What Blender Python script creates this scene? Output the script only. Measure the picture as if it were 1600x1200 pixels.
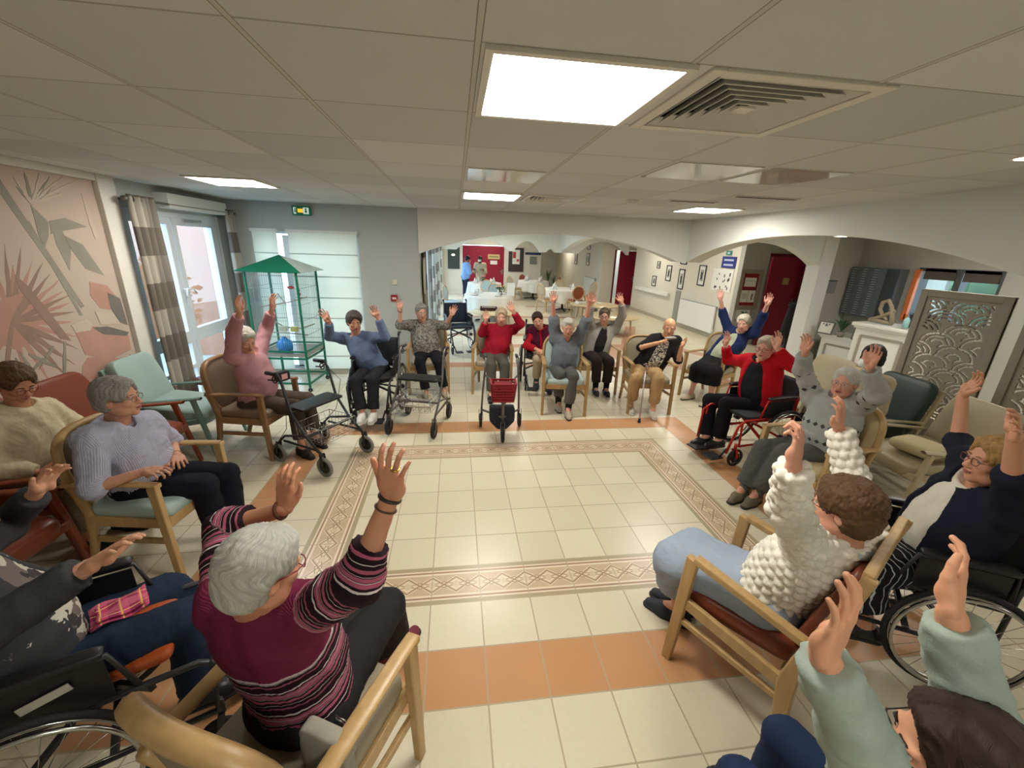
import bpy, math, random, json
import numpy as np
from mathutils import Vector, Matrix
for o in list(bpy.data.objects): bpy.data.objects.remove(o, do_unlink=True)
SC = bpy.context.scene
COL = SC.collection
random.seed(7)
PI = math.pi
# ------------------------------------------------------------------ camera
CAMP = (-0.1342, -3.4550, 2.0418)
cd = bpy.data.cameras.new('camera'); cam = bpy.data.objects.new('camera', cd); COL.objects.link(cam)
cd.sensor_width = 36.0; cd.lens = 643.29/1600*36; cd.clip_start = .02; cd.clip_end = 300
def _rot(yaw, pitch, roll):
    cy, sy, cp, sp = math.cos(yaw), math.sin(yaw), math.cos(pitch), math.sin(pitch)
    f = Vector((sy*cp, cy*cp, -sp)); r = Vector((cy, -sy, 0)); u = r.cross(f)
    cr, sr = math.cos(roll), math.sin(roll)
    return cr*r + sr*u, -sr*r + cr*u, f
_r, _u, _f = _rot(0.141091, 0.320667, 0.0345204)
cam.matrix_world = Matrix(((_r.x, _u.x, -_f.x, CAMP[0]), (_r.y, _u.y, -_f.y, CAMP[1]), (_r.z, _u.z, -_f.z, CAMP[2]), (0, 0, 0, 1)))
SC.camera = cam
# ------------------------------------------------------------------ world, exposure
SC.view_settings.view_transform = 'Standard'; SC.view_settings.look = 'None'
SC.view_settings.gamma = 1; SC.view_settings.use_curve_mapping = False
SC.view_settings.exposure = 2.0
wd = bpy.data.worlds.new('world'); SC.world = wd; wd.use_nodes = True
wn = wd.node_tree.nodes; wn.clear()
bg = wn.new('ShaderNodeBackground'); wo = wn.new('ShaderNodeOutputWorld')
bg.inputs[0].default_value = (0.55, 0.78, 1.0, 1); bg.inputs[1].default_value = 1.6
wd.node_tree.links.new(bg.outputs[0], wo.inputs[0])
SC.cycles.max_bounces = 7; SC.cycles.diffuse_bounces = 4; SC.cycles.glossy_bounces = 3; SC.cycles.transmission_bounces = 6
SC.cycles.caustics_reflective = False; SC.cycles.caustics_refractive = False
SC.cycles.sample_clamp_indirect = 4.0
CEIL = 2.544
PANEL_POWER = 9.8          # strength of the ceiling panels' glow
# ------------------------------------------------------------------ materials
def lin(c):
    c = c/255.0
    return c/12.92 if c <= .04045 else ((c+.055)/1.055)**2.4
def rgb(c): return (lin(c[0]), lin(c[1]), lin(c[2]), 1)
MC = {}
def M(name, col, rough=.6, metal=0.0, noise=None, bump=None, spec=.4, emit=None, alpha=1, trans=0, sheen=0, col2=None, coord='Object'):
    """a procedural surface: base colour varied by noise, optional bump"""
    if name in MC: return MC[name]
    m = bpy.data.materials.new(name); m.use_nodes = True; MC[name] = m
    nt = m.node_tree; b = nt.nodes['Principled BSDF']
    b.inputs['Base Color'].default_value = rgb(col); b.inputs['Roughness'].default_value = rough
    b.inputs['Metallic'].default_value = metal; b.inputs['Specular IOR Level'].default_value = spec
    b.inputs['Alpha'].default_value = alpha; b.inputs['Transmission Weight'].default_value = trans
    b.inputs['Sheen Weight'].default_value = sheen
    m.diffuse_color = rgb(col)
    if emit: b.inputs['Emission Color'].default_value = rgb(emit[0]); b.inputs['Emission Strength'].default_value = emit[1]
    tc = nt.nodes.new('ShaderNodeTexCoord')
    if noise is None: noise = (9, .06)
    n = nt.nodes.new('ShaderNodeTexNoise'); n.inputs['Scale'].default_value = noise[0]; n.inputs['Detail'].default_value = 3
    nt.links.new(tc.outputs[coord], n.inputs['Vector'])
    mx = nt.nodes.new('ShaderNodeMix'); mx.data_type = 'RGBA'
    k = noise[1]; c = rgb(col)
    mx.inputs[6].default_value = tuple(max(0, v*(1-k*2)) for v in c[:3])+(1,)
    mx.inputs[7].default_value = rgb(col2) if col2 else tuple(min(1, v*(1+k*2)) for v in c[:3])+(1,)
    nt.links.new(n.outputs['Fac'], mx.inputs[0]); nt.links.new(mx.outputs[2], b.inputs['Base Color'])
    if bump:
        n2 = nt.nodes.new('ShaderNodeTexNoise'); n2.inputs['Scale'].default_value = bump[0]; n2.inputs['Detail'].default_value = 2
        nt.links.new(tc.outputs[coord], n2.inputs['Vector'])
        bp = nt.nodes.new('ShaderNodeBump'); bp.inputs['Strength'].default_value = bump[1]; bp.inputs['Distance'].default_value = .005
        nt.links.new(n2.outputs['Fac'], bp.inputs['Height']); nt.links.new(bp.outputs[0], b.inputs['Normal'])
    return m
class X:
    """tiny expression builder over shader math nodes"""
    nt = None
    def __init__(s, k): s.k = k
    @staticmethod
    def op(o, *a):
        n = X.nt.nodes.new('ShaderNodeMath'); n.operation = o
        for i, v in enumerate(a):
            if isinstance(v, X): X.nt.links.new(v.k, n.inputs[i])
            else: n.inputs[i].default_value = v
        return X(n.outputs[0])
    def __add__(s, o): return X.op('ADD', s, o)
    __radd__ = __add__
    def __sub__(s, o): return X.op('SUBTRACT', s, o)
    def __rsub__(s, o): return X.op('SUBTRACT', o, s)
    def __mul__(s, o): return X.op('MULTIPLY', s, o)
    __rmul__ = __mul__
    def __truediv__(s, o): return X.op('DIVIDE', s, o)
    def __lt__(s, o): return X.op('LESS_THAN', s, o)
    def __gt__(s, o): return X.op('GREATER_THAN', s, o)
    def frac(s): return X.op('FRACT', s)
    def floor(s): return X.op('FLOOR', s)
    def abs(s): return X.op('ABSOLUTE', s)
    def mx(s, o): return X.op('MAXIMUM', s, o)
    def mn(s, o): return X.op('MINIMUM', s, o)
def mixc(f, a, b):
    n = X.nt.nodes.new('ShaderNodeMix'); n.data_type = 'RGBA'
    for i, v in ((0, f), (6, a), (7, b)):
        if isinstance(v, X): X.nt.links.new(v.k, n.inputs[i])
        elif i == 0: n.inputs[0].default_value = v
        else: n.inputs[i].default_value = rgb(v)
    return X(n.outputs[2])
def noise(vec, scale, detail=2):
    n = X.nt.nodes.new('ShaderNodeTexNoise'); n.inputs['Scale'].default_value = scale; n.inputs['Detail'].default_value = detail
    X.nt.links.new(vec, n.inputs['Vector']); return X(n.outputs['Fac'])
def newmat(name, rough=.5, spec=.5):
    m = bpy.data.materials.new(name); m.use_nodes = True; MC[name] = m; X.nt = m.node_tree
    b = m.node_tree.nodes['Principled BSDF']; b.inputs['Roughness'].default_value = rough; b.inputs['Specular IOR Level'].default_value = spec
    return m, b
def wood(name, col, dark=None, rough=.38, scale=1.0):
    if name in MC: return MC[name]
    m, b = newmat(name, rough)
    tc = X.nt.nodes.new('ShaderNodeTexCoord'); mp = X.nt.nodes.new('ShaderNodeMapping'); mp.inputs['Scale'].default_value = (14*scale, 14*scale, 2.2*scale)
    X.nt.links.new(tc.outputs['Object'], mp.inputs[0])
    f = noise(mp.outputs[0], 2.2, 4)
    dark = dark or tuple(c*.8 for c in col)
    c = mixc(f, dark, tuple(min(255, v*1.1) for v in col)); X.nt.links.new(c.k, b.inputs['Base Color'])
    return m
# ------------------------------------------------------------------ mesh building
class MB:
    def __init__(s): s.v = []; s.f = []; s.m = []; s.mi = 0; s.T = Matrix.Identity(4); s.sm = []
    def add(s, vs, fs, smooth=False):
        o = len(s.v); s.v += [tuple(s.T @ Vector(p)) for p in vs]
        s.f += [tuple(i+o for i in f) for f in fs]; s.m += [s.mi]*len(fs); s.sm += [smooth]*len(fs); return s
    def box(s, c, d, rz=0, R=None):
        hx, hy, hz = d[0]/2, d[1]/2, d[2]/2
        R = R or Matrix.Rotation(rz, 3, 'Z')
        vs = [Vector(c)+R @ Vector((x*hx, y*hy, z*hz)) for x in (-1, 1) for y in (-1, 1) for z in (-1, 1)]
        return s.add(vs, [(0, 1, 3, 2), (4, 6, 7, 5), (0, 4, 5, 1), (2, 3, 7, 6), (0, 2, 6, 4), (1, 5, 7, 3)])
    def bar(s, a, b, w, h, up=(0, 0, 1), w2=None, h2=None):
        a, b = Vector(a), Vector(b); d = (b-a).normalized(); u = Vector(up)
        x = d.cross(u)
        if x.length < 1e-4: x = d.cross(Vector((1, 0, 0)))
        x.normalize(); y = x.cross(d).normalized(); w2 = w2 or w; h2 = h2 or h
        vs = [a+x*i*w/2+y*j*h/2 for i in (-1, 1) for j in (-1, 1)]+[b+x*i*w2/2+y*j*h2/2 for i in (-1, 1) for j in (-1, 1)]
        return s.add(vs, [(0, 1, 3, 2), (4, 6, 7, 5), (0, 4, 5, 1), (2, 3, 7, 6), (0, 2, 6, 4), (1, 5, 7, 3)])
    def tube(s, pts, r, n=8, closed=False, flat=None):
        P = [Vector(p) for p in pts]; k = len(P); rs = r if isinstance(r, (list, tuple)) else [r]*k
        vs = []; prev = None
        for i in range(k):
            if closed: t = (P[(i+1) % k]-P[i-1])
            else: t = (P[min(i+1, k-1)]-P[max(i-1, 0)])
            t.normalize()
            if prev is None:
                x = t.cross(Vector((0, 0, 1)))
                if x.length < .05: x = t.cross(Vector((1, 0, 0)))
            else: x = prev-t*prev.dot(t)
            x.normalize(); prev = x; y = t.cross(x)
            for j in range(n):
                a = 2*PI*j/n
                vs.append(P[i]+x*math.cos(a)*rs[i]+y*math.sin(a)*rs[i]*(flat or 1))
        fs = []
        for i in range(k if closed else k-1):
            for j in range(n):
                a, b = i*n+j, i*n+(j+1) % n; c, d = ((i+1) % k)*n+(j+1) % n, ((i+1) % k)*n+j
                fs.append((a, b, c, d))
        if not closed: fs += [tuple(range(n))[::-1], tuple(range((k-1)*n, k*n))]
        return s.add(vs, fs, True)
    def ring(s, c, R, r, axis='Y', n=28, m=6, flat=None):
        pts = []
        for i in range(n):
            a = 2*PI*i/n; x, z = math.cos(a)*R, math.sin(a)*R
            pts.append(Vector(c)+(Vector((x, 0, z)) if axis == 'Y' else Vector((x, z, 0)) if axis == 'Z' else Vector((0, x, z))))
        return s.tube(pts, r, m, True, flat)
    def lathe(s, prof, c=(0, 0, 0), n=20, caps=True, axis='Z'):
        vs = []
        for r, z in prof:
            for j in range(n):
                a = 2*PI*j/n; q = (r*math.cos(a), r*math.sin(a), z)
                if axis == 'Y': q = (q[0], q[2], q[1])
                if axis == 'X': q = (q[2], q[0], q[1])
                vs.append(Vector(c)+Vector(q))
        fs = [(i*n+j, i*n+(j+1) % n, (i+1)*n+(j+1) % n, (i+1)*n+j) for i in range(len(prof)-1) for j in range(n)]
        if caps: fs += [tuple(range(n))[::-1], tuple(range((len(prof)-1)*n, len(prof)*n))]
        return s.add(vs, fs, True)
    def prism(s, poly, a0, a1, axis='Z'):
        """poly of 2D points extruded from a0 to a1 along axis (X: poly is (y,z); Y: (x,z); Z: (x,y))"""
        k = len(poly)
        def q(p, a): return (a, p[0], p[1]) if axis == 'X' else (p[0], a, p[1]) if axis == 'Y' else (p[0], p[1], a)
        vs = [q(p, a0) for p in poly]+[q(p, a1) for p in poly]
        return s.add(vs, [tuple(range(k))[::-1], tuple(range(k, 2*k))]+[(i, (i+1) % k, k+(i+1) % k, k+i) for i in range(k)])
    def ell(s, c, r, n=12, m=8, R=None):
        vs = []
        for i in range(m+1):
            t = PI*i/m
            for j in range(n):
                a = 2*PI*j/n; q = Vector((r[0]*math.sin(t)*math.cos(a), r[1]*math.sin(t)*math.sin(a), r[2]*math.cos(t)))
                vs.append(Vector(c)+(R @ q if R else q))
        return s.add(vs, [(i*n+j, (i+1)*n+j, (i+1)*n+(j+1) % n, i*n+(j+1) % n) for i in range(m) for j in range(n)], True)
    def grid(s, fn, nu, nv, smooth=True, closeu=False):
        vs = [fn(i/nu, j/nv) for i in range(nu+(0 if closeu else 1)) for j in range(nv+1)]
        w = nv+1; N = nu if closeu else nu+1
        return s.add(vs, [(i*w+j, ((i+1) % N)*w+j, ((i+1) % N)*w+j+1, i*w+j+1) for i in range(nu) for j in range(nv)], smooth)
    def cushion(s, c, d, puff=.25, n=8, R=None):
        """a soft rounded box"""
        def sg(t, p): return math.copysign(abs(t)**p, t)
        def fn(u, v):
            a = 2*PI*u; b = PI*(v-.5)
            cb = sg(math.cos(b), puff*1.4); x = sg(math.cos(a), puff)*cb; y = sg(math.sin(a), puff)*cb; z = sg(math.sin(b), puff*2.2)
            q = Vector((x*d[0]/2, y*d[1]/2, z*d[2]/2)); return Vector(c)+(R @ q if R else q)
        return s.grid(fn, 28, 12, True, True)
def mesh_obj(name, me, parent=None, loc=None):
    o = bpy.data.objects.new(name, me); COL.objects.link(o)
    if parent is not None: o.parent = parent
    if loc is not None: o.location = loc
    return o
def build(name, mb, mats, parent=None, bevel=0, solid=0, subsurf=0, loc=None, rz=0, smooth_all=False):
    me = bpy.data.meshes.new(name); me.from_pydata(mb.v, [], mb.f)
    if not isinstance(mats, (list, tuple)): mats = [mats]
    for m in mats: me.materials.append(m)
    for p, mi, sm in zip(me.polygons, mb.m, mb.sm): p.material_index = mi; p.use_smooth = sm or smooth_all
    me.update()
    o = mesh_obj(name, me, parent, loc); o.rotation_euler.z = rz
    if solid: md = o.modifiers.new('solid', 'SOLIDIFY'); md.thickness = solid; md.offset = 0
    if bevel: md = o.modifiers.new('bevel', 'BEVEL'); md.width = bevel; md.segments = 2; md.limit_method = 'ANGLE'; md.harden_normals = False
    if subsurf: md = o.modifiers.new('sub', 'SUBSURF'); md.levels = subsurf; md.render_levels = subsurf
    return o
def tag(o, label, cat, group=None):
    o['label'] = label; o['category'] = cat
    if group: o['group'] = group
    return o
def empty(name, loc, rz=0):
    o = bpy.data.objects.new(name, None); COL.objects.link(o); o.location = loc; o.rotation_euler.z = rz; o.empty_display_size = .05; return o
def copy_tree(o, parent=None):
    c = o.copy(); COL.objects.link(c)
    if parent is not None: c.parent = parent
    for ch in list(o.children): copy_tree(ch, c)
    return c
def place(src, used, loc, rz, label, cat, group=None):
    """first time the prototype itself, then copies of the whole thing"""
    o = src if not used.get(src.name) else copy_tree(src)
    used[src.name] = True
    o.location = loc; o.rotation_euler.z = rz
    if label: tag(o, label, cat, group)
    return o
USED = {}
def structure(o): o['kind'] = 'structure'; return o
D = math.radians
# ------------------------------------------------------------------ room surfaces
def floor_material():
    m, b = newmat('floor_tiles', .32, .45)
    g = X.nt.nodes.new('ShaderNodeNewGeometry'); sp = X.nt.nodes.new('ShaderNodeSeparateXYZ'); X.nt.links.new(g.outputs['Position'], sp.inputs[0])
    px, py = X(sp.outputs[0]), X(sp.outputs[1]); i, j = px/.3, py/.3
    fx, fy = i.frac(), j.frac()
    e = fx.mn(1-fx).mn(fy.mn(1-fy))
    grout = e < .013
    wn_ = X.nt.nodes.new('ShaderNodeTexWhiteNoise'); wn_.noise_dimensions = '2D'
    cb = X.nt.nodes.new('ShaderNodeCombineXYZ'); X.nt.links.new(i.floor().k, cb.inputs[0]); X.nt.links.new(j.floor().k, cb.inputs[1]); X.nt.links.new(cb.outputs[0], wn_.inputs['Vector'])
    rnd = X(wn_.outputs['Value'])
    sp1 = noise(g.outputs['Position'], 45, 4); sp2 = noise(g.outputs['Position'], 3, 2)
    base = mixc(rnd*.6+sp1*.5, (204, 194, 168), (220, 211, 188))
    speck = X.op('MULTIPLY', noise(g.outputs['Position'], 130, 2) > .66, .35)
    ax, ay = (i-1.5).abs()-7.5, (j+1.5).abs()-5.5
    d = ax.mx(ay)
    orange = mixc(sp2*.6+rnd*.3, (184, 134, 92), (198, 148, 106))
    # orange ring round the rug pattern
    ring = (d < 0)*(d > -1)
    # bands of the dining hall floor
    def band(y0, y1, x0, x1): return (py > y0)*(py < y1)*(px > x0)*(px < x1)
    hall = band(3.6, 3.9, -.6, 3.3)
    for q in ((5.1, 5.4, .6, 4.2), (6.3, 6.6, -.6, 3.0), (7.5, 7.8, .9, 3.6), (9.0, 9.3, .3, 3.6), (11.4, 11.7, 2.4, 5.4), (3.6, 5.4, 3.0, 3.3)): hall = hall.mx(band(*q))
    def diag(x0, y0, s, L, w):   # slanting band
        t = py-y0; c = px-x0-t*s
        return (c.abs() < w)*(t > 0)*(t < L)
    for q in ((4.45, 2.4, -.35, 2.6, .17), (3.6, 5.0, .45, 2.7, .16), (5.2, 4.2, -.5, 3.2, .16), (4.4, 7.8, .3, 3.0, .14)): hall = hall.mx(diag(*q))
    pink = mixc(rnd, (184, 130, 100), (196, 144, 114))
    col = mixc(hall, base, pink); col = mixc(ring, col, orange)
    # patterned border tiles: w runs across, s along
    w = 0-d-2; sel = ax > ay; s_ = sel*j+(1-sel)*i
    inb = (w > 0)*(w < 1)
    def st(a, c): return (w > a)*(w < c)
    f1 = mixc(sp1, (186, 160, 130), (198, 174, 146))
    olive = (168, 152, 120); cream = (222, 208, 184); brown = (158, 124, 100)
    c2 = mixc(st(.0, .1).mx(st(.9, 1.)), f1, olive)
    c2 = mixc(st(.1, .14).mx(st(.86, .9)), c2, cream)
    c2 = mixc(st(.14, .185).mx(st(.815, .86)), c2, brown)
    c2 = mixc(st(.185, .235).mx(st(.765, .815)), c2, cream)
    T = (X.op('FRACT', s_*2)-.5).abs()*2; h_ = (w-.5).abs(); dv = h_-T*.2          # chain of linked diamonds
    c2 = mixc((dv < -.03), c2, (206, 186, 158)); c2 = mixc(((dv+.075).abs() < .012), c2, (226, 212, 188))
    c2 = mixc((dv.abs() < .017), c2, (146, 116, 88)); c2 = mixc(((dv-.03).abs() < .012), c2, (224, 208, 184))
    T2 = 1-T; c2 = mixc(((h_-T2*.075).abs() < .012)*(T2*.075 > .02), c2, (160, 132, 104))
    col = mixc(inb, col, c2)
    col = mixc(grout*(1-inb*.25), col, (172, 158, 132))
    X.nt.links.new(col.k, b.inputs['Base Color'])
    b.inputs['Roughness'].default_value = .30
    bp = X.nt.nodes.new('ShaderNodeBump'); bp.inputs['Strength'].default_value = .25; bp.inputs['Distance'].default_value = .002
    X.nt.links.new((1-grout).k, bp.inputs['Height']); X.nt.links.new(bp.outputs[0], b.inputs['Normal'])
    return m
def ceiling_material():
    m, b = newmat('ceiling_tiles', .85, .2)
    g = X.nt.nodes.new('ShaderNodeNewGeometry'); sp = X.nt.nodes.new('ShaderNodeSeparateXYZ'); X.nt.links.new(g.outputs['Position'], sp.inputs[0])
    px, py = X(sp.outputs[0]), X(sp.outputs[1]); i, j = (px+.07)/.6, (py+2.16)/.6
    fx, fy = i.frac(), j.frac()
    wn_ = X.nt.nodes.new('ShaderNodeTexWhiteNoise'); wn_.noise_dimensions = '2D'
    cb = X.nt.nodes.new('ShaderNodeCombineXYZ'); X.nt.links.new(i.floor().k, cb.inputs[0]); X.nt.links.new(j.floor().k, cb.inputs[1]); X.nt.links.new(cb.outputs[0], wn_.inputs['Vector'])
    base = mixc(X(wn_.outputs['Value'])*.8+noise(g.outputs['Position'], 160, 2)*.2, (190, 193, 194), (217, 219, 217))
    base = mixc((fy.mn(1-fy) < .007)*.7, base, (140, 138, 130)); base = mixc((fx.mn(1-fx) < .017), base, (136, 134, 126)); base = mixc((fx.mn(1-fx) < .012)*.8, base, (212, 212, 206))
    X.nt.links.new(base.k, b.inputs['Base Color'])
    bp = X.nt.nodes.new('ShaderNodeBump'); bp.inputs['Strength'].default_value = .15; bp.inputs['Distance'].default_value = .003
    X.nt.links.new(noise(g.outputs['Position'], 220, 2).k, bp.inputs['Height']); X.nt.links.new(bp.outputs[0], b.inputs['Normal'])
    return m
WHITE = M('wall_paint', (180, 184, 180), .8, noise=(2, .02), bump=(90, .12), coord='Object')
WARM = M('hall_paint', (214, 208, 192), .8, noise=(2, .02), bump=(90, .1))
GREYW = M('grey_paint', (164, 162, 152), .8, noise=(2, .03), bump=(90, .1))
OLIVEW = M('olive_paint', (140, 134, 92), .8, noise=(2, .03))
MURALBG = M('mural_ground', (190, 181, 166), .75, noise=(1.1, .06), coord='Object', col2=(194, 170, 157))
TRIMW = M('trim_white', (218, 216, 208), .5, noise=(4, .02))
PVC = M('window_pvc', (214, 220, 226), .35, noise=(4, .01))
GLASS = M('clear_glass', (255, 255, 255), .02, trans=1.0, alpha=.12, spec=.3, noise=(1, 0))
DOORRED = M('door_red', (140, 22, 46), .45, noise=(3, .04))
REDDARK = M('door_frame_red', (96, 16, 32), .45, noise=(3, .04))
SKIRT = M('skirting', (176, 168, 150), .5)
EXTP = M('peach_render', (150, 98, 68), .85, noise=(3, .04))
PAVE = M('outdoor_paving', (150, 156, 160), .8, noise=(9, .06))
HT = CEIL
def sbox(name, lo, hi, mat, bevel=0):
    b = MB(); b.box([(a+c)/2 for a, c in zip(lo, hi)], [c-a for a, c in zip(lo, hi)]); return structure(build(name, b, mat, bevel=bevel))
def swall(name, boxes, mat):
    b = MB()
    for lo, hi in boxes: b.box([(a+c)/2 for a, c in zip(lo, hi)], [c-a for a, c in zip(lo, hi)])
    return structure(build(name, b, mat))
sbox('floor', (-3.35, -6.2, -.1), (9.2, 21, 0), floor_material())
_cb = MB(); _xs = [-3.55, .6, 1.2, 3.9]; _ys = [-6.2, -2.15, -1.55, .95, 1.55, 3.45]
for _i in range(3):
    for _j in range(5):
        if _i == 1 and _j in (1, 3): continue
        _cb.box(((_xs[_i]+_xs[_i+1])/2, (_ys[_j]+_ys[_j+1])/2, HT+.05), (_xs[_i+1]-_xs[_i], _ys[_j+1]-_ys[_j], .1))
structure(build('ceiling', _cb, ceiling_material()))
sbox('ceiling_hall', (-.9, 3.45, 2.62), (9.2, 21, 2.72), WARM)
sbox('ceiling_reception', (3.9, -6.2, HT), (9.2, 3.45, HT+.1), WARM)
# left wall with the glazed garden door opening y 1.30..3.06
wl = swall('wall_left', [((-3.55, -6.2, 0), (-3.35, 1.30, HT)), ((-3.55, 3.06, 0), (-3.35, 3.45, HT)), ((-3.55, 1.30, 2.30), (-3.35, 3.06, HT))], [WHITE])
# back wall with the blinded window x -3.02..-1.56
swall('wall_back', [((-3.35, 3.25, 0), (-3.02, 3.45, HT)), ((-1.56, 3.25, 0), (-.68, 3.45, HT)), ((-3.02, 3.25, 2.17), (-1.56, 3.45, HT)), ((-3.02, 3.25, 0), (-1.56, 3.45, .08))], WHITE)
swall('wall_behind', [((-3.55, -6.4, 0), (9.2, -6.2, HT))], WHITE)
def holes_wall_x(name, x0, x1, y0, y1, hs, mat, H):
    bs = []; y = y0
    for a, c, z0, z1 in hs:
        bs += [((x0, y, 0), (x1, a, H)), ((x0, a, 0), (x1, c, z0)), ((x0, a, z1), (x1, c, H))]; y = c
    bs.append(((x0, y, 0), (x1, y1, H))); return swall(name, bs, mat)
HW = [(4.1, 6.6, .08, 2.16), (6.75, 9.2, .08, 2.16), (9.35, 11.8, .08, 2.16), (12.3, 14.8, .08, 2.16)]
holes_wall_x('wall_dining', -.88, -.68, 3.45, 15.2, HW, WARM, 2.62)
swall('wall_far', [((-.88, 15.2, 0), (.18, 15.4, 2.62)), ((.18, 15.2, 2.08), (1.98, 15.4, 2.62)), ((1.98, 15.2, 0), (3.62, 15.4, 2.62)), ((3.62, 15.2, 2.2), (5.45, 15.4, 2.62))], WARM)
swall('wall_corridor_left', [((3.5, 15.4, 0), (3.62, 20, 2.62))], OLIVEW)
swall('wall_corridor_end', [((3.5, 20, 0), (5.6, 20.2, 2.62))], GREYW)
swall('wall_corridor_right', [((5.45, 12.6, 0), (5.6, 20, 2.62)), ((5.45, 12.45, 0), (5.95, 12.6, 2.62))], WARM)
swall('wall_recess', [((5.95, 12.45, 2.06), (6.95, 12.6, 2.62)), ((6.95, 12.45, 0), (7.4, 12.6, 2.62))], WARM)
swall('wall_store', [((5.6, 15, 0), (8, 15.2, 2.62))], M('store_white', (214, 226, 232), .8))
swall('wall_right', [((6.3, 5.6, 0), (6.45, 11.3, 2.62)), ((6.45, 11.15, 0), (7.4, 11.3, 2.62))], WARM)
swall('wall_notice', [((6.3, 5.45, 0), (6.93, 5.6, 2.62)), ((6.93, 5.45, 2.06), (8.0, 5.6, 2.62)), ((7.85, 5.45, 0), (9.2, 5.6, 2.62))], GREYW)
swall('wall_reception', [((6.35, 3.42, 0), (9.2, 3.55, HT))], M('reception_paint', (190, 189, 180), .8, noise=(2, .02)))
holes_wall_x('wall_office', 7.1, 7.3, -6.2, 3.42, [(1.28, 2.38, 1.15, 1.95)], M('office_paint', (178, 177, 168), .8, noise=(2, .03)), HT)
swall('wall_east', [((9.1, 3.42, 0), (9.2, 21, 2.62))], WARM)
sbox('trim_pillar', (6.1, 3.17, 0), (6.35, 3.47, HT), TRIMW, .004)
# arched beams: springing at z 1.9 with hanging corners
def arch_pts(a0, a1, zs, zt, n=28, p=2.2):
    return [(a0+(a1-a0)*k/n, zs+(zt-zs)*(1-abs(2*k/n-1)**p)) for k in range(n+1)]
def arch(name, axis, runs, t0, t1, H, mat, floor_ends=()):
    """runs: list of (a0, a1, apex) openings left to right, solid hanging corners between them"""
    b = MB()
    for q in runs:
        if len(q) == 2: poly = [(q[0], 1.9), (q[1], 1.9), (q[1], H), (q[0], H)]
        else: poly = arch_pts(q[0], q[1], 1.9, q[2])+[(q[1], H), (q[0], H)]
        b.prism(poly, t0, t1, axis)
    return structure(build(name, b, mat))
BEAM = M('beam_paint', (218, 219, 211), .8, noise=(2, .02), bump=(90, .1))
arch('trim_arch_front', 'Y', [(-.68, 3.5, 2.26), (3.5, 3.9), (3.9, 6.1, 2.26)], 3.2, 3.45, HT, BEAM)
arch('trim_arch_right', 'X', [(-6.2, -5.9), (-5.9, -1.55, 2.26), (-1.55, -1.25), (-1.25, 3.2, 2.27)], 3.65, 3.9, HT, BEAM)
arch('trim_arch_hall', 'X', [(3.45, 12.0, 2.4)], 3.68, 3.92, 2.62, M('beam_hall_lit', (226, 228, 224), .8, noise=(2, .02)))  # lighter copy of the beam paint: light on the arch put into its colour
arch('trim_arch_dining', 'Y', [(-.68, -.1), (-.1, 1.8, 2.27), (1.8, 1.95), (1.95, 2.95, 2.26), (2.95, 3.15), (3.15, 3.5, 2.02), (3.5, 4.35), (4.35, 6.3, 2.34)], 12.0, 12.3, 2.62, M('beam_hall_lit', (226, 228, 224), .8, noise=(2, .02)))  # same lightened beam colour, stands in for light on the far arches
# skirting boards
sk = MB()
sbox('baseboard_back', (-3.35, 3.235, 0), (-.68, 3.25, .09), SKIRT); sbox('baseboard_right', (6.285, 5.6, 0), (6.3, 11.3, .1), SKIRT)
sbox('baseboard_left', (-3.35, -6.2, 0), (-3.335, 1.24, .09), SKIRT); sbox('baseboard_far', (1.98, 15.185, 0), (3.62, 15.2, .1), SKIRT)
# trim between the mural and the garden door
sbox('trim_1', (-3.35, 1.06, 0), (-3.30, 1.26, HT), TRIMW, .005)
sbox('trim_2', (-3.35, -6.2, HT-.06), (-3.31, 1.06, HT), TRIMW, .005)
# mural leaves on the left wall: thin painted shapes, given as (y, z) outlines
def mural():
    root = MB(); mats = []; cnt = [0]
    def shape(poly, mi): root.mi = mi; cnt[0] += 1; root.prism(poly, -3.3486, -3.3466+.00004*cnt[0]+.0004*mi, 'X')
    def blade(y0, z0, ang, L, w, mi):
        c, s_ = math.cos(ang), math.sin(ang); n = 8; top = []; bot = []
        for k in range(n+1):
            t = k/n; r = w*math.sin(PI*min(1, t*.9+.1))**.8*(1-t*.55); q = L*t
            top.append((y0+c*q-s_*r, z0+s_*q+c*r)); bot.append((y0+c*q+s_*r, z0+s_*q-c*r))
        shape(top+bot[::-1], mi)
    def blob(y, z, ry, rz, mi, k=0.0): shape([(y+ry*math.cos(a)*(1+k*math.sin(3*a)), z+rz*math.sin(a)*(1+k*math.cos(2*a))) for a in [2*PI*i/22 for i in range(22)]], mi)
    MURAL_SHAPES(shape, blade, blob)
    mats = [M('mural_rose', (178, 138, 124), .8, noise=(5, .08)), M('mural_grey', (142, 138, 126), .8, noise=(5, .12)), M('mural_brown', (150, 124, 110), .8, noise=(6, .12)), M('mural_dark', (112, 108, 102), .8, noise=(8, .12)), M('mural_cream', (192, 178, 162), .8, noise=(4, .05))]
    bgm = MB(); bgm.box((-3.3485, -2.57, HT/2), (.003, 7.26, HT-.1))
    w = structure(build('wall_left_mural', bgm, MURALBG)); build('painted_leaves', root, mats, w)
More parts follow.
